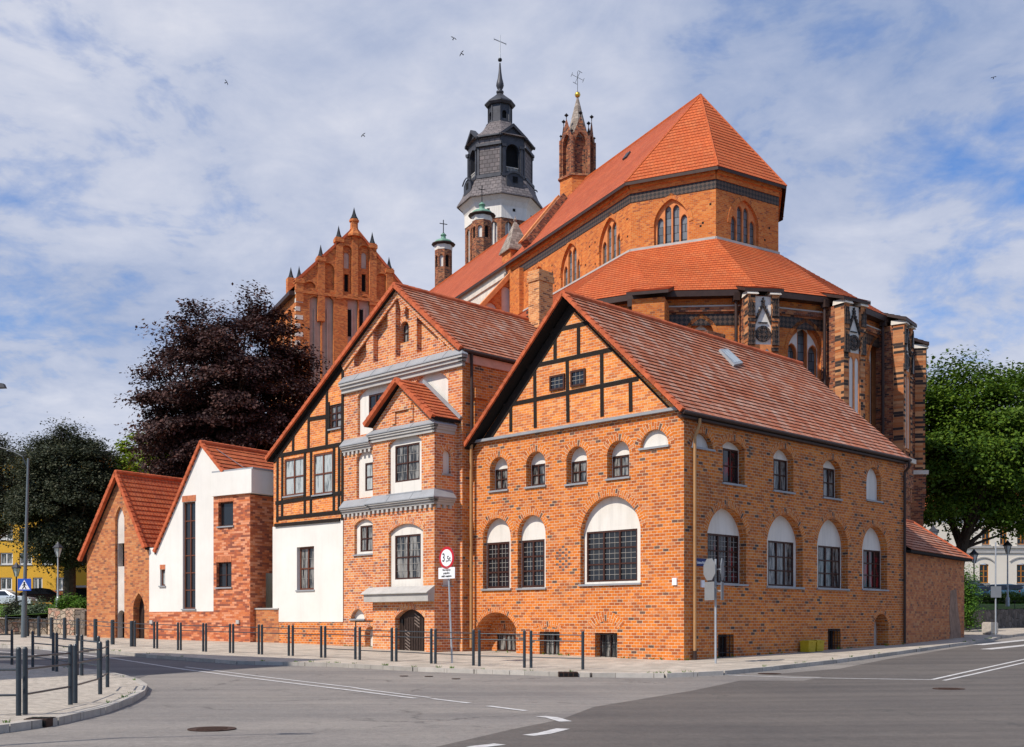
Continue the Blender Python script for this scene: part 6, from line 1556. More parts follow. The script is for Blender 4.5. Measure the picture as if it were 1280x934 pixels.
for a, b_, lb, ps in fg:
    A, B = gp(*f6(*a)), gp(*f6(*b_)); railing(A, B, lb, G2, rails=(.94, .74, .33), rr=.018, r=.042, posts=ps, h=1.1)

# weeds in the joints of the kerbs and at the foot of the walls
rw = random.Random(9); mb = MB()
def tuft(x, y, z, h):
    for k in range(rw.randint(5, 11)):
        a = rw.uniform(0, 6.28); r_ = rw.uniform(0, .07); l = rw.uniform(.5, 1)*h; bx, by = x+r_*math.cos(a), y+r_*math.sin(a); w = .008
        mb.face([(bx-w, by, z), (bx+w, by, z), (bx+math.cos(a)*l*.6, by+math.sin(a)*l*.6, z+l)])
lines_ = [(isl[:11], .0, 9, .07), (fr, .0, 40, .09), (sidep, 0, 14, .09), ([PA.P(.3, 0, .06).xy, PA.P(LA, 0, .06).xy], 0, 14, .12), ([PR.P(0, 0, .06).xy, PR.P(LR, 0, .06).xy], 0, 18, .14), ([PB.P(UB, 0, .08).xy, PB.P(UB+2.6, 0, .08).xy], 0, 8, .12)]
for pts, _, n_, h in lines_:
    for k in range(n_):
        i = rw.randrange(len(pts)-1); p = Vector(pts[i]).lerp(Vector(pts[i+1]), rw.random()); tuft(p.x, p.y, g(p.x, p.y)+.002, h*rw.uniform(.5, 1.2))
o = mb.build('weeds', 'leaf_bush'); tag(o, 'sparse green weeds in kerb joints and at the foot of the walls', 'weeds', kind='stuff')

# ================================================================== signs and lamps
def ground_at(px, py): x, y = gp(px, py); return Vector((x, y, g(x, y)))
c = ground_at(563.5, 829); s_ = c.y/FPX
ws = thing('road_sign', 'round red-ringed 3,5t weight limit sign on a grey pole in front of the oriel', 'road sign', c)
zt = ZC+(YH-684)/FPX*c.y; mb = MB(); tilt = Vector((-.10, 0, 0)); mb.cyl(c-Vector((-.05, 0, .2)), Vector((c.x-.10, c.y, zt)), .032, n=10); mb.build('pole', 'steel', ws)
dv = Vector((math.cos(R(-46)), math.sin(R(-46)))); q = Pl(Vector((c.x-.09, c.y))-dv*0, dv); q = q.off(.05)
zc_ = ZC+(YH-697.5)/FPX*c.y; rd = .36
dsk = lambda r, n=40: [(r*math.cos(2*math.pi*i/n), zc_+r*math.sin(2*math.pi*i/n)) for i in range(n)]
mb = MB(); mb.prism(q, dsk(rd), 0, .012); mb.build('sign_ring', 'sign_red', ws)
mb = MB(); mb.poly(q.off(.015), dsk(rd*.76), []); mb.build('sign_face', 'sign_white', ws)
mb = MB(); mb.prism(q, dsk(rd*1.0), -.012, -.003); mb.build('sign_back', 'sign_back', ws)
text_obj('figure_three', '3', .38, q, -.14, zc_, .018, 'text_black', ws, sx=.75); text_obj('figure_rest', ',5t', .25, q, .09, zc_-.04, .018, 'text_black', ws, sx=.9)
zp = ZC+(YH-716.5)/FPX*c.y; mb = MB(); mb.prism(q, rect(-.40, .40, zp-.18, zp+.18), 0, .012); mb.build('text_plate', 'sign_white', ws)
for k, tx in enumerate(('Nie dotyczy', 'pojazdów', 'służb miejskich')): text_obj('plate_text', tx, .095, q, 0, zp+.10-.10*k, .016, 'text_black', ws, sx=.85)
# pole with two plates seen from behind
c = ground_at(894.5, 829.5)
ss = thing('road_sign', 'grey pole carrying octagonal and square sign plates seen from behind, at the shaded house wall', 'road sign', c)
zt = ZC+(YH-699)/FPX*c.y; mb = MB(); mb.cyl(c-Vector((0, 0, .2)), Vector((c.x, c.y, zt)), .035, n=10); mb.build('pole', 'steel', ss)
for (ang, zc_, sx_, sg, shp_) in ((R(72), 712, .36, 1, 8), (R(-68), 712, .36, -1, 8)):
    d = Vector((math.cos(ang), math.sin(ang))); zc2 = ZC+(YH-zc_)/FPX*c.y
    q = Pl(Vector((c.x, c.y))+Vector((sg*.20, -.05)), d)
    po = [(.37*math.cos(math.pi/8+i*math.pi/4), zc2+.37*math.sin(math.pi/8+i*math.pi/4)) for i in range(8)]
    mb = MB(); mb.prism(q, po, -.01, .01); mb.build('octagon_plate', 'sign_back', ss)
    z2 = zc2-.68; mb = MB(); mb.prism(q, rect(-.28, .28, z2-.29, z2+.29), -.01, .01); mb.build('square_plate', 'sign_back', ss)
    mb = MB()
    for z in (zc2, z2): mb.cyl((c.x, c.y, z), (c.x+sg*.20, c.y-.05, z), .02, n=6)
    mb.build('bracket', 'steel', ss)
# tall street lamp with the crossing sign
c = ground_at(29.5, 797); zt = ZC+(YH-573)/FPX*c.y
sl = thing('street_lamp', 'tall grey street lamp with a long curved arm at the far left', 'street lamp', c)
mb = MB(); mb.cyl(c-Vector((0, 0, .3)), c+Vector((.05, 0, 2.2)), .15, .14, n=14); mb.cyl(c+Vector((.05, 0, 2.2)), Vector((c.x+.25, c.y, zt)), .10, .06, n=14); mb.build('pole', plain('grey blue lamp pole', (.12, .145, .16), .5, .2, .1), sl)
top = Vector((c.x+.25, c.y, zt)); mb = MB(); ap = [top+Vector((0, 0, -.6)), top+Vector((-.3, 0, .1)), top+Vector((-1.0, .1, .45)), top+Vector((-2.0, .2, .72)), top+Vector((-3.6, .3, .85))]; mb.tube(ap, .035); mb.build('arm', 'rail', sl)
mb = MB(); e_ = ap[-1]; mb.lathe(e_+Vector((-.4, 0, -.05)), [(0, -.12), (.35, -.08), (.4, 0), (.2, .12), (0, .16)], n=12); mb.build('lamp_head', 'lead', sl)
cc_ = c.copy(); q = Pl(Vector((c.x+.0, c.y-.2)), Vector((1, 0)))
cs = thing('road_sign', 'blue square pedestrian crossing sign fixed to the tall lamp pole', 'road sign', (c.x, c.y-.2, ZC+(YH-731)/FPX*c.y))
u0, z0 = q.uz(22.2, 738.5); u1, z1 = q.uz(39, 723.5); mb = MB(); mb.prism(q, rect(u0, u1, z0, z1), 0, .02); mb.build('sign_face', 'sign_blue', cs)
mb = MB(); mu = (u0+u1)/2; mb.prism(q, [(u0+.06, z0+.07), (u1-.06, z0+.07), (mu, z1-.06)], .02, .024); mb.build('white_triangle', 'sign_white', cs)
mb = MB(); hz_ = z1-z0
mb.prism(q, [(mu+.055*math.cos(t*math.pi/5), z0+hz_*.66+.055*math.sin(t*math.pi/5)) for t in range(10)], .024, .028)
for (x0, y0, x1, y1, w_) in ((0, .6, .0, .38, .075), (0, .38, -.10, .14, .05), (0, .38, .10, .14, .05), (0, .56, -.10, .42, .04), (0, .56, .11, .44, .04)): mb.beam(q, mu+x0, z0+hz_*y0, mu+x1, z0+hz_*y1, w_, .024, .0275)
mb.build('walking_figure', 'text_black', cs)
# lantern posts
def lantern(px, pyb, pyt, Y, label, dark=False, z0=None, hs=1.0, m='rail'):
    x = (px-640)/FPX*Y; zb = z0 if z0 is not None else ZC+(YH-pyb)/FPX*Y; zt = ZC+(YH-pyt)/FPX*Y; t = thing('lamp_post', label, 'lamp post', (x, Y, zb), 'lantern lamp posts')
    mb = MB(); H_ = .95*hs; mb.lathe((x, Y, zb), [(.14, -.3), (.14, .5), (.08, .6), (.055, 1.2), (.045, zt-zb-H_)], n=10); mb.build('pole', m, t)
    mb = MB(); zz_ = zt-H_; mb.lathe((x, Y, zz_), [(.10, 0), (.26, .55), (.24, .57)], n=6); mb.build('lamp_glass', 'lamp_glass', t)
    mb = MB(); mb.lathe((x, Y, zz_), [(.34, .55), (.34, .6), (.12, .82), (.04, .95)], n=6)
    for i in range(6): a = i*math.pi/3; mb.cyl((x+.11*math.cos(a), Y+.11*math.sin(a), zz_), (x+.27*math.cos(a), Y+.27*math.sin(a), zz_+.56), .014, n=4)
    mb.build('lamp_cap', 'lead', t); return t
lantern(72.5, 758, 677.5, 72, 'slim grey lantern post before the big dark tree at the left', m='steel')
lantern(20.5, 762, 703, 76, 'dark lantern post half hidden by the tall lamp pole', m='iron')
lantern(1166.5, 790, 657, 64, 'lantern peeping over the small annex roof beside the chapel buttress', z0=.9, m='iron')
lantern(1217.5, 764, 683, 78, 'lantern post behind the lawn, second from the annex', m='iron', hs=1.2)
lantern(1259.5, 757, 672, 80, 'lantern post behind the lawn, nearest the right edge', m='steel', hs=1.2)
def plate_sign(px, pyb, Y, pw0, pw1, py0, py1, label, top=None, z0=None):
    x = (px-640)/FPX*Y; zb = ZC+(YH-pyb)/FPX*Y if z0 is None else z0; s_ = Y/FPX; t = thing('road_sign', label, 'road sign', (x, Y, zb)); zt = ZC+(YH-(top or py0))/FPX*Y
    mb = MB(); mb.cyl((x, Y, zb-.1), (x, Y, zt), .04, n=8); mb.build('pole', 'steel', t)
    q = Pl((0, Y-.06), (1, 0)); a, z_1 = q.uz(pw0, py0); b_, z_0 = q.uz(pw1, py1); mb = MB(); mb.prism(q, rect(a, b_, z_0, z_1), 0, .015); mb.build('sign_plate', 'sign_back', t)
plate_sign(1244.5, 793, 59, 1238.5, 1251.5, 733, 747, 'square grey sign plate on a pole beside the concrete bin', top=678, z0=.95)
plate_sign(1215, 755, 74, 1207.5, 1224.5, 725.5, 731.5, 'wide low grey sign plate on a pole above the lawn by the annex')
# litter bin of concrete
c = ground_at(1237.5, 793.5)
bn = thing('litter_bin', 'square pale concrete litter bin by the pole at the right kerb', 'litter bin', c)
mb = MB()
for k, (w_, z0, z1) in enumerate(((.50, 0, .08), (.56, .08, .60), (.50, .60, .66))): mb.box((c.x, c.y, c.z+z0), w_, w_, z1-z0, .5)
mb.build('bin_body', 'concrete', bn); mb = MB(); mb.box((c.x, c.y, c.z+.66), .34, .34, .01, .5); mb.build('bin_opening', 'black', bn)
# two yellow grit boxes
for px, lb in ((1004.8, 'yellow plastic grit box, left one of the pair against the shaded brick wall'), (1015.3, 'yellow plastic grit box, right one of the pair against the shaded brick wall')):
    q = PR.off(.12); u_ = q.u(px); z0 = g(*q.P(u_, 0).xy)+.01; t = thing('grit_box', lb, 'grit box', q.P(u_, z0, .15), 'yellow grit boxes')
    mb = MB(); A = [q.P(u_-.24, z0, .34), q.P(u_+.24, z0, .34), q.P(u_+.24, z0, .0), q.P(u_-.24, z0, .0)]; B = [q.P(u_-.26, z0+.36, .36), q.P(u_+.26, z0+.36, .36), q.P(u_+.26, z0+.36, 0), q.P(u_-.26, z0+.36, 0)]
    mb.hexa(A, B)
    for dz in (.08, .2): mb.boxp(q, u_-.2, u_+.2, z0+dz, z0+dz+.03, .34, .365)
    mb.build('box_body', 'yellow', t)
    mb = MB(); mb.boxp(q, u_-.275, u_+.275, z0+.361, z0+.40, -.01, .38); mb.boxp(q, u_-.2, u_+.2, z0+.40, z0+.425, .05, .32); mb.boxp(q, u_-.05, u_+.05, z0+.34, z0+.37, .38, .40); mb.build('lid', 'yellow', t)

# ================================================================== trees
def crown(name, m, parent, center, rad, nclump, nleaf, leaf, seed, shell=.62, flat=.55, csize=1.3, droop=.2, base=None, zmin=None, lump=.22, spray=.55):
    rs = np.random.RandomState(seed)
    C_ = []
    lob = rs.normal(size=(9, 3)); lob /= np.linalg.norm(lob, axis=1)[:, None]; amp = rs.uniform(-lump, lump*1.1, 9)
    while len(C_) < nclump:
        d = rs.normal(size=3); d /= np.linalg.norm(d); r = shell+(1-shell)*rs.rand()**.6 if rs.rand() < .8 else rs.rand()**.4*shell
        k = 1+sum(a*max(0, d@l)**4 for a, l in zip(amp, lob)); p = np.array(center)+d*np.array(rad)*r*k
        if zmin is not None and p[2] < zmin: continue
        C_.append((p, d, r))
    V_ = []; F_ = []; n0 = 0
    for p, d, r in C_:
        n_ = int(nleaf*rs.uniform(.5, 1.4)); cs = csize*rs.uniform(.55, 1.35)
        q = np.clip(rs.normal(size=(n_, 3)), -1.7, 1.7)*np.array([cs, cs, cs*flat])*.42+np.outer(rs.uniform(-.9, 1.1, n_), d*np.array([1, 1, .8]))*cs*spray
        out = np.array([d[0], d[1], 0]); q[:, 2] -= droop*(q@out)*.5
        pos = p+q
        nr = rs.normal(size=(n_, 3))*.55+np.array([0, 0, 1.0])+d*.5; nr /= np.linalg.norm(nr, axis=1)[:, None]
        t = np.cross(nr, rs.normal(size=(n_, 3))); t /= np.linalg.norm(t, axis=1)[:, None]; b_ = np.cross(nr, t)
        s_ = leaf*rs.uniform(.55, 1.3, (n_, 1))
        A = pos-t*s_*.5; B = pos+b_*s_*.32; Cc = pos+t*s_*.5; D = pos-b_*s_*.32
        V_.append(np.stack([A, B, Cc, D], 1).reshape(-1, 3))
    V_ = np.concatenate(V_)-np.array(base); nf = len(V_)//4
    me = bpy.data.meshes.new(name); me.vertices.add(len(V_)); me.vertices.foreach_set('co', V_.astype(np.float32).reshape(-1))
    me.loops.add(nf*4); me.loops.foreach_set('vertex_index', np.arange(nf*4, dtype=np.int32)); me.polygons.add(nf)
    me.polygons.foreach_set('loop_start', np.arange(0, nf*4, 4, dtype=np.int32)); me.update(); me.validate()
    me.materials.append(M[m]); o = bpy.data.objects.new(name, me); COL.objects.link(o); o.parent = parent; return o, C_
def tree(label, x, y, z, H_, rad, m, seed, cz=None, nclump=260, nleaf=150, leaf=.34, trunk=.35, ztr=None, tx=0.0, name='tree', group=None, limbs=26, **kw):
    t = thing(name, label, 'tree', (x, y, z), group); cz = cz if cz is not None else z+H_-rad[2]
    o, C_ = crown('crown', m, t, (x, y, cz), rad, nclump, nleaf, leaf, seed, base=(x, y, z), **kw)
    mb = MB(); rs = random.Random(seed); zt = cz+rad[2]*.2
    pts = [Vector((x+tx, y, z-.3)), Vector((x+.1+tx*.7, y, z+(zt-z)*.35)), Vector((x-.1, y+.1, z+(zt-z)*.7)), Vector((x+.15, y, zt))]
    rr = [trunk, trunk*.8, trunk*.6, trunk*.35]
    for a, b_, r0, r1 in zip(pts, pts[1:], rr, rr[1:]): mb.cyl(a, b_, r0, r1, n=9)
    sel = sorted(C_, key=lambda c: -c[2])[:limbs]
    for p, d, r in sel:
        s0 = pts[1].lerp(pts[3], rs.uniform(0, .9)); e_ = Vector(p); mid = s0.lerp(e_, .5)+Vector((0, 0, -.3+rs.uniform(0, .6)))
        mb.cyl(s0, mid, trunk*.28, trunk*.16, n=5, caps=False); mb.cyl(mid, e_, trunk*.16, trunk*.04, n=5, caps=False)
    mb.build('trunk', 'bark', t); return t
tree('big dark copper beech with feathery outline behind the white gable house', -19.3, 78, 1.4, 23.0, (6.0, 6, 7.4), 'leaf_copper', 11, cz=15.0, nclump=470, nleaf=430, leaf=.235, trunk=.55, csize=1.5, flat=.34, lump=.18, droop=.5, limbs=70)
tree('dark copper-leaved tree standing before the yellow flats', -32.6, 84, 2.6, 14.5, (3.7, 4, 4.9), 'leaf_darkgreen', 23, cz=10.7, nclump=360, nleaf=420, leaf=.19, trunk=.5, csize=1.3, flat=.5, lump=.25, droop=.5, limbs=40)
tree('dark tree cut by the left edge of the view', -42.6, 92, 2.6, 14.5, (2.9, 4, 4.0), 'leaf_darkgreen', 31, cz=12.4, nclump=240, nleaf=380, leaf=.19, trunk=.4, csize=1.2, flat=.5)
tree('large sunlit green maple behind the annex at the right edge', 33.0, 80, 1.6, 19.8, (8.0, 6, 6.0), 'leaf_green', 47, cz=14.0, nclump=320, nleaf=430, leaf=.27, trunk=.5, csize=2.0, flat=.40, lump=.45, shell=.45, tx=-2.4, limbs=60)
tree('lime green bush top showing between the two red roofs', -27.4, 86, 1.6, 11.2, (2.2, 1.9, 2.4), 'leaf_lime', 53, cz=13.4, nclump=50, nleaf=110, leaf=.3, trunk=.15, csize=.9, limbs=8)
def bush(label, x, y, z, rad, m, seed, n=60, nl=90, leaf=.12, name='bush', cs=.5):
    t = thing(name, label, 'bush', (x, y, z)); o, C_ = crown('foliage', m, t, (x, y, z+rad[2]*.55), rad, n, nl, leaf, seed, base=(x, y, z), csize=cs, zmin=z, flat=.8, shell=.3)
    mb = MB()
    for k in range(8): p = C_[k][0]; mb.cyl((x+.05*k, y, z-.1), Vector(p), .03, .01, n=5, caps=False)
    mb.build('stem', 'bark', t)
p = pz(93, 757, 67); bush('bright green leafy shrubs on top of the pale stone wall', p.x, p.y, 1.95, (1.2, .7, .7), 'leaf_bush', 61, n=90)
p = pz(45, 765, 67.5); bush('grey green low shrub left of the stone wall', p.x, p.y, 1.75, (1.1, .7, .6), 'leaf_sage', 62, n=80)
p = pz(17, 770, 67.6); bush('small reddish dark bush at the foot of the lamp pole', p.x, p.y, 1.6, (.5, .5, .75), 'leaf_darkgreen', 63, n=50)
p = pz(1209, 757, 64.5); bush('bright green shrub squeezed against the end of the annex', p.x-.1, p.y, 1.4, (.55, .7, 2.2), 'leaf_bush', 64, n=90, cs=.6)
def hedge(a, b_, zb, h, label, seed):
    a, b_ = Vector(a), Vector(b_); rs = np.random.RandomState(seed); t = thing('hedge', label, 'hedge', (a.x, a.y, zb)); c = (a+b_)/2; Lq = (b_-a).length
    o, _ = crown('foliage', 'leaf_green', t, (c.x, c.y, zb+h*.55), (Lq/2, .8, h*.5), 160, 70, .16, seed, base=(a.x, a.y, zb), csize=.7, shell=.1)
    mb = MB()
    for k in range(6): p = a.lerp(b_, (k+.5)/6); mb.cyl((p.x, p.y, zb-.3), (p.x, p.y, zb+h*.5), .05, .02, n=5)
    mb.build('stem', 'bark', t)
hedge(pz(1200, 760, 90).xy, pz(1310, 760, 90).xy, ZC+22/FPX*90, .8, 'low green hedge between the lawn and the parked cars', 71)
# wire fence along the lawn
wf = thing('wire_fence', 'thin dark wire fence along the top of the dark stone wall', 'fence', pz(1205, 764, 67.5))
A, B = pz(1200, 764, 67.3), pz(1325, 762, 81.5)
for i in range(7):
    p = A.lerp(B, i/6); mb = MB(); mb.cyl((p.x, p.y, p.z-.2), (p.x, p.y, p.z+.62), .02, n=6); mb.build('fence_post', 'iron', wf)
mb = MB()
for h_ in (.3, .6): mb.cyl(A+Vector((0, 0, h_)), B+Vector((0, 0, h_)), .008, n=4)
mb.build('fence_wire', 'iron', wf)

# ================================================================== cars
def car(kind, paint, label, x, y, z, rz, group=None, name='parked_car'):
    prof = {'hatch': [(-2.0, .35), (-2.05, .75), (-1.9, 1.0), (-1.2, 1.42), (-.2, 1.5), (.45, 1.42), (1.05, 1.0), (1.85, .85), (2.05, .6), (2.05, .35)],
            'wagon': [(-2.3, .35), (-2.35, .8), (-2.25, 1.05), (-1.95, 1.5), (-.3, 1.55), (.4, 1.46), (1.1, 1.05), (2.1, .88), (2.3, .6), (2.3, .35)],
            'sedan': [(-2.2, .35), (-2.25, .8), (-2.1, 1.0), (-1.5, 1.03), (-.95, 1.40), (.2, 1.42), (1.0, 1.0), (2.0, .85), (2.2, .6), (2.2, .35)]}[kind]
    t = thing(name, label, 'car', (x, y, z), group, rz); local(t); W = .86; mb = MB()
    q = Pl((0, -W), (1, 0)); belt = .95
    def yw(zv): return W if zv <= belt else W-(zv-belt)*.42
    k = len(prof)
    L_ = [Vector((px_, -yw(z_), z_)) for px_, z_ in prof]; R_ = [Vector((p.x, -p.y, p.z)) for p in L_]
    for i in range(k): j = (i+1) % k; mb.face([L_[i], R_[i], R_[j], L_[j]][::-1])
    for tr in tessellate_polygon([[Vector((a, b_, 0)) for a, b_ in prof]]):
        mb.face([L_[i] for i in tr]); mb.face([R_[i] for i in tr][::-1])
    mb.build('body', paint, t)
    top = [p for p in prof if p[1] > 1.02]; gm = MB(); x0, x1 = top[0][0]-.2, top[-1][0]+.35; zr = max(p[1] for p in prof)-.08; xa, xb = top[0][0]+.15, top[-1][0]-.05
    for sg in (-1, 1):
        for a, b_ in ((0, .46), (.5, 1)):
            lo0, lo1 = x0+(x1-x0)*a, x0+(x1-x0)*b_; hi0, hi1 = xa+(xb-xa)*a, xa+(xb-xa)*b_
            f = [Vector((lo0, sg*(yw(1.0)+.012), 1.0)), Vector((lo1, sg*(yw(1.0)+.012), 1.0)), Vector((hi1, sg*(yw(zr)+.012), zr)), Vector((hi0, sg*(yw(zr)+.012), zr))]
            gm.face(f if sg < 0 else f[::-1])
    for (p, q_) in (((prof[-4]), prof[-5]), (prof[2], prof[3])):
        a, b_ = (p, q_); dx = .02 if a[0] > 0 else -.02
        f = [Vector((a[0]*.96+b_[0]*.04+dx, -.68, a[1]+.04)), Vector((a[0]*.96+b_[0]*.04+dx, .68, a[1]+.04)), Vector((b_[0]+dx, .6, b_[1]-.03)), Vector((b_[0]+dx, -.6, b_[1]-.03))]
        gm.face(f); 
    gm.build('windows', 'glass', t)
    for wx in (prof[0][0]+.75, prof[-1][0]-.8):
        for sg in (-1, 1):
            wmb = MB(); wmb.cyl((wx, sg*(W-.16), .31), (wx, sg*(W+.02), .31), .31, n=18); w_ = wmb.build('wheel', 'tyre', t); wmb = MB(); wmb.cyl((wx, sg*(W-.0), .31), (wx, sg*(W+.03), .31), .19, n=12); wmb.build('rim', 'steel', w_)
    for sg in (-1, 1):
        mb = MB(); mb.box((prof[-1][0]-.08, sg*.62, .60), .2, .3, .14); mb.build('headlight', 'lamp_glass', t); mb = MB(); mb.box((prof[0][0]+.05, sg*.68, .72), .14, .2, .2); mb.build('tail_light', 'lamp_red', t)
GCX = 'cars parked in the background'
p = pz(8, 760.5, 90); car('sedan', 'car_white', 'white car parked at the far left before the yellow flats', p.x, p.y, p.z, R(2), GCX)
p = pz(53, 758.5, 92); car('hatch', 'car_black', 'black car parked before the yellow flats, right of the lamp pole', p.x, p.y, p.z, R(35), GCX)
p = pz(1219, 750.5, 108); car('wagon', 'car_plum', 'dark plum car at the back of the parked row, behind the annex bush', p.x, p.y+1.5, p.z+.15, R(0), GCX)
p = pz(1225, 752, 104); car('hatch', 'car_teal', 'dark blue car nearest the annex bush in the parked row', p.x, p.y, p.z-.1, R(4), GCX)
p = pz(1263, 751.5, 104); car('wagon', 'car_blue', 'steel blue car behind the right lantern post', p.x, p.y, p.z, R(0), GCX)
p = pz(1298, 751.5, 103); car('hatch', 'car_blue', 'steel blue car cut by the right edge of the view', p.x, p.y, p.z, R(0), GCX)

# ================================================================== background buildings
yb = Pl((-57, 101), (1, -.06)); yel = thing('apartment_building', 'ochre yellow apartment block with white windows behind the dark trees', 'building', (-45, 101, 2.8))
H = []; wb = MB()
def wnd(root, pl, x0, x1, yt, yb_, H, cols, fr, gl='glass', rows=1, nm='window', sill=True):
    a, z0 = pl.uz(x0, yb_); b_, _ = pl.uz(x1, yb_); zt = pl.uz((x0+x1)/2, yt)[1]; H.append((rect(a, b_, z0, zt), .18)); window(root, pl, a+.01, b_-.01, z0+.01, zt-.01, o=-.08, cols=cols, rows=rows, fr=fr, gl=gl, bar=.09, sill=sill)
for x0, x1, yt, yb_ in ((-24, -4, 691, 706), (0, 16, 691, 706), (24, 40, 691, 706), (-24, -4, 722, 737.5), (0, 15, 722, 737.5), (41, 53, 722, 737.5), (0, 16, 660, 675), (24, 40, 660, 675), (52, 66, 691, 706), (70, 84, 722, 738), (80, 92, 660, 675), (92, 104, 691, 706)):
    wnd(yel, yb, x0, x1, yt, yb_, H, 2, 'frame_white', 'glass_curtain')
wb.wall(yb, rect(0, 21, 2, 16), H); wb.wall(yb.side_r(21), rect(0, 12, 2, 16), []); wb.wall(yb.side_l(0, 12), rect(0, 12, 2, 16), []); wb.poly(Pl(yb.P(21, 0, -12).xy, -yb.d), rect(0, 21, 2, 16), []); wb.build('wall', 'render_yellow', yel)
rb = MB(); rb.prism(yb, rect(-.4, 21.4, 16, 16.4), -12.4, .4); rb.build('roof', 'lead', yel)
bn_ = MB(); a = yb.u(-2); b_ = yb.u(14); bn_.boxp(yb, a, b_, yb.uz(6, 747)[1], yb.uz(6, 739.5)[1], .0, .03); a = yb.u(64); b_ = yb.u(82); bn_.boxp(yb, a, b_, yb.uz(70, 754)[1], yb.uz(70, 738)[1], .0, .04); bn_.build('brick_red_panel', plain('terracotta panel', (.42, .14, .05), .9), yel)
en = MB(); a = yb.u(95); b_ = yb.u(112); en.boxp(yb, a, b_, 2.9, yb.uz(100, 735.5)[1], 0, .04); en.build('entrance', 'black', yel); en = MB(); en.boxp(yb, a-.3, b_+.2, yb.uz(100, 735)[1], yb.uz(100, 732.5)[1], 0, 1.2); en.build('entrance_canopy', 'stone_grey', yel)
# white building at the right
wbp = Pl((38, 122), (1, .10)); whb = thing('town_building', 'cream white two-storey building with ochre arched windows and orange tile roof behind the maple', 'building', (50, 123, 3.8))
H = []; wb = MB(); zb = 3.6
for k, (x0, x1) in enumerate(((1224.5, 1236), (1271, 1283), (1318, 1330), (1177, 1189))):
    pl = wbp; a, z0 = pl.uz(x0, 729); b_, _ = pl.uz(x1, 729); zt = pl.uz((x0+x1)/2, 704.5)[1]; H.append((arch(a, b_, z0, zt, .15), .25)); window(whb, pl, a+.01, b_-.01, z0+.01, zt-.1, o=-.12, cols=2, rows=3, fr='frame_orange', gl='glass', bar=.09, sill=True)
for (x0, x1) in ((1204.5, 1213.5), (1227.5, 1237.5), (1271.5, 1282), (1250, 1259), (1318, 1328)):
    pl = wbp; a, z0 = pl.uz(x0, 681); b_, _ = pl.uz(x1, 681); zt = pl.uz((x0+x1)/2, 659)[1]; H.append((rect(a, b_, z0, zt), .25)); window(whb, pl, a+.01, b_-.01, z0+.01, zt-.01, o=-.12, cols=2, rows=3, fr='frame_orange', gl='glass', bar=.09, sill=True)
ztop = wbp.uz(1240, 640)[1]
wb.wall(wbp, rect(0, 42, 2, ztop), H); wb.wall(wbp.side_r(42), rect(0, 14, 2, ztop), []); wb.wall(wbp.side_l(0, 14), rect(0, 14, 2, ztop), []); wb.build('wall', 'render_cream', whb)
tr = MB(); z = wbp.uz(1240, 690)[1]; tr.boxp(wbp, 0, 42, z-.12, z+.12, 0, .12); z = wbp.uz(1240, 684)[1]; tr.boxp(wbp, 0, 42, z-.1, z+.1, 0, .2); tr.boxp(wbp, 0, 42, ztop-.5, ztop, 0, .35)
for x0, x1 in ((1217, 1242), (1262, 1291), (1309, 1339)):
    a, b_ = wbp.u(x0), wbp.u(x1); z = wbp.uz((x0+x1)/2, 702)[1]; A = arc_pts(a, b_, z, .45, 'round', 8)
    for p, q in zip(A, A[1:]): tr.beam(wbp, p[0], p[1], q[0], q[1], .12, 0, .1)
tr.build('string_moulding', 'stone_grey', whb)
pb = MB(); z = wbp.uz(1240, 733)[1]; pb.boxp(wbp, 0, 42, 2, z, .0, .06); pb.build('plinth', 'plaster_white', whb)
rb = MB(); courses(rb, wbp.P(-.5, ztop, .5), wbp.P(42.5, ztop, .5), wbp.P(-.5, ztop+7.5, -7), wbp.P(42.5, ztop+7.5, -7), .4, .03); courses(rb, wbp.P(42.5, ztop, -14.5), wbp.P(-.5, ztop, -14.5), wbp.P(42.5, ztop+7.5, -7), wbp.P(-.5, ztop+7.5, -7), .4, .03); rb.build('roof', 'tile_new', whb)
# block across the street beyond the left edge of the view; its shadow lies on the street
of = thing('apartment_building', 'tall plain rendered block across the street, beyond the left edge of the view', 'building', (-26, 30, 0))
SHC = [Vector(gp(415, 829, RD)), Vector(gp(185, 844, RD))]
HB = 17.0; sh_ = SUN_H*(HB/math.tan(SUN_EL))
A_, B_ = SHC[1]+sh_, SHC[0]+sh_
dB = (B_-A_).normalized(); A_ = A_-dB*9; bk = Pl(B_, A_-B_); Lb = (A_-B_).length
print('BLOCK', A_, B_, [640+FPX*p.x/max(.1, p.y) for p in (A_, B_)])
H = []; wb = MB()
q = Pl(A_, B_-A_)
for i in range(4):
    for k in range(5): H.append((rect(1.5+i*4.2, 3.0+i*4.2, 2+k*3, 3.6+k*3), .15))
wb.wall(q, rect(0, Lb, -.5, HB), H); wb.wall(q.side_r(Lb), rect(0, 9, -.5, HB), []); wb.wall(q.side_l(0, 9), rect(0, 9, -.5, HB), []); wb.wall(Pl(q.P(Lb, 0, -9).xy, -q.d), rect(0, Lb, -.5, HB), [])
wb.build('wall', 'render_cream', of); rb = MB(); rb.prism(q, rect(0, Lb, HB, HB+.1), -9, 0); rb.build('roof', 'lead', of)
for h, d in H: window(of, q, h[0][0]+.01, h[1][0]-.01, h[0][1]+.01, h[2][1]-.01, o=-.08, cols=2, rows=1, fr='frame_white', bar=.07, sill=False)
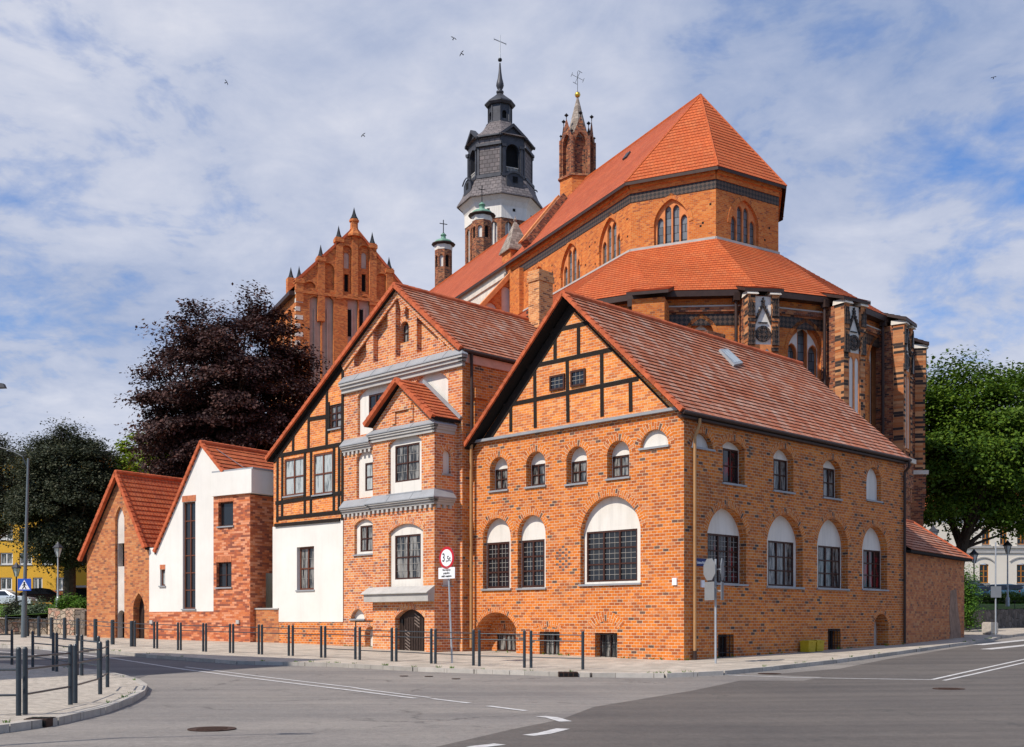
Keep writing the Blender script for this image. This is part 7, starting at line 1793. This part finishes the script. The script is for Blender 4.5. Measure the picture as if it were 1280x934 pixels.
# near street lamp: only the tip of its head enters the view
hp_ = pz(-3, 483, 14.0)
nl = thing('street_lamp', 'near street lamp of which only the dark lamp head pokes in at the left edge', 'street lamp', (hp_.x-2.4, hp_.y-.5, 0))
mb = MB(); mb.cyl((hp_.x-2.4, hp_.y-.5, -.2), (hp_.x-2.4, hp_.y-.5, hp_.z-.1), .07, .05, n=10); mb.build('pole', 'steel', nl)
mb = MB(); mb.tube([Vector((hp_.x-2.4, hp_.y-.5, hp_.z-.15)), Vector((hp_.x-1.6, hp_.y-.35, hp_.z+.05)), hp_+Vector((-.3, 0, .04))], .03); mb.build('arm', 'steel', nl)
mb = MB(); mb.hexa([hp_+Vector(v) for v in ((-.4, -.09, -.03), (.1, -.04, -.02), (.1, .04, -.02), (-.4, .09, -.03))], [hp_+Vector(v) for v in ((-.4, -.07, .09), (.08, -.03, .03), (.08, .03, .03), (-.4, .07, .09))]); mb.build('lamp_head', 'lead', nl)
# ================================================================== birds
bd_ = thing('flying_bird', 'small dark bird in the sky, just left of the tower cross', 'bird', (0, 0, 0), 'birds in the sky'); local(bd_)
mb = MB(); mb.lathe((0, 0, 0), [(0, -.22), (.05, -.12), (.06, 0), (.04, .12), (0, .2)], n=8)
mb.face([(0, -.02, .08), (-.22, .06, .10), (-.45, .02, -.02), (-.2, .02, -.02)]); mb.face([(0, .02, .08), (.22, .06, .10), (.45, .02, -.02), (.2, .02, -.02)]); mb.face([(-.4, .03, -.01), (-.2, .05, .1), (-.22, .065, .1)])
mb.face([(-.05, 0, -.15), (.05, 0, -.15), (.09, 0, -.34), (0, 0, -.28), (-.09, 0, -.34)]); mb.build('bird_body', 'black', bd_, smooth=True)
first = True
for px, py, Y, ry, lb in ((567, 48, 110, 20, 'small dark bird in the sky, higher of the pair left of the tower cross'), (577, 67, 105, -40, 'small dark bird in the sky, lower of the pair left of the tower cross'), (454, 169, 115, -30, 'lone small bird in the sky above the gabled brick tower'), (283, 103, 120, 50, 'lone small bird high in the sky at the left'), (1242, 97, 120, -10, 'tiny lone bird in the sky near the right edge')):
    p = pz(px, py, Y)
    if first: o = bd_; o.location = p; o['label'] = lb; first = False
    else: o = dup(bd_, p, 0, lb)
    o.rotation_euler = (R(70), R(ry), R(ry)); o.scale = (.75,)*3
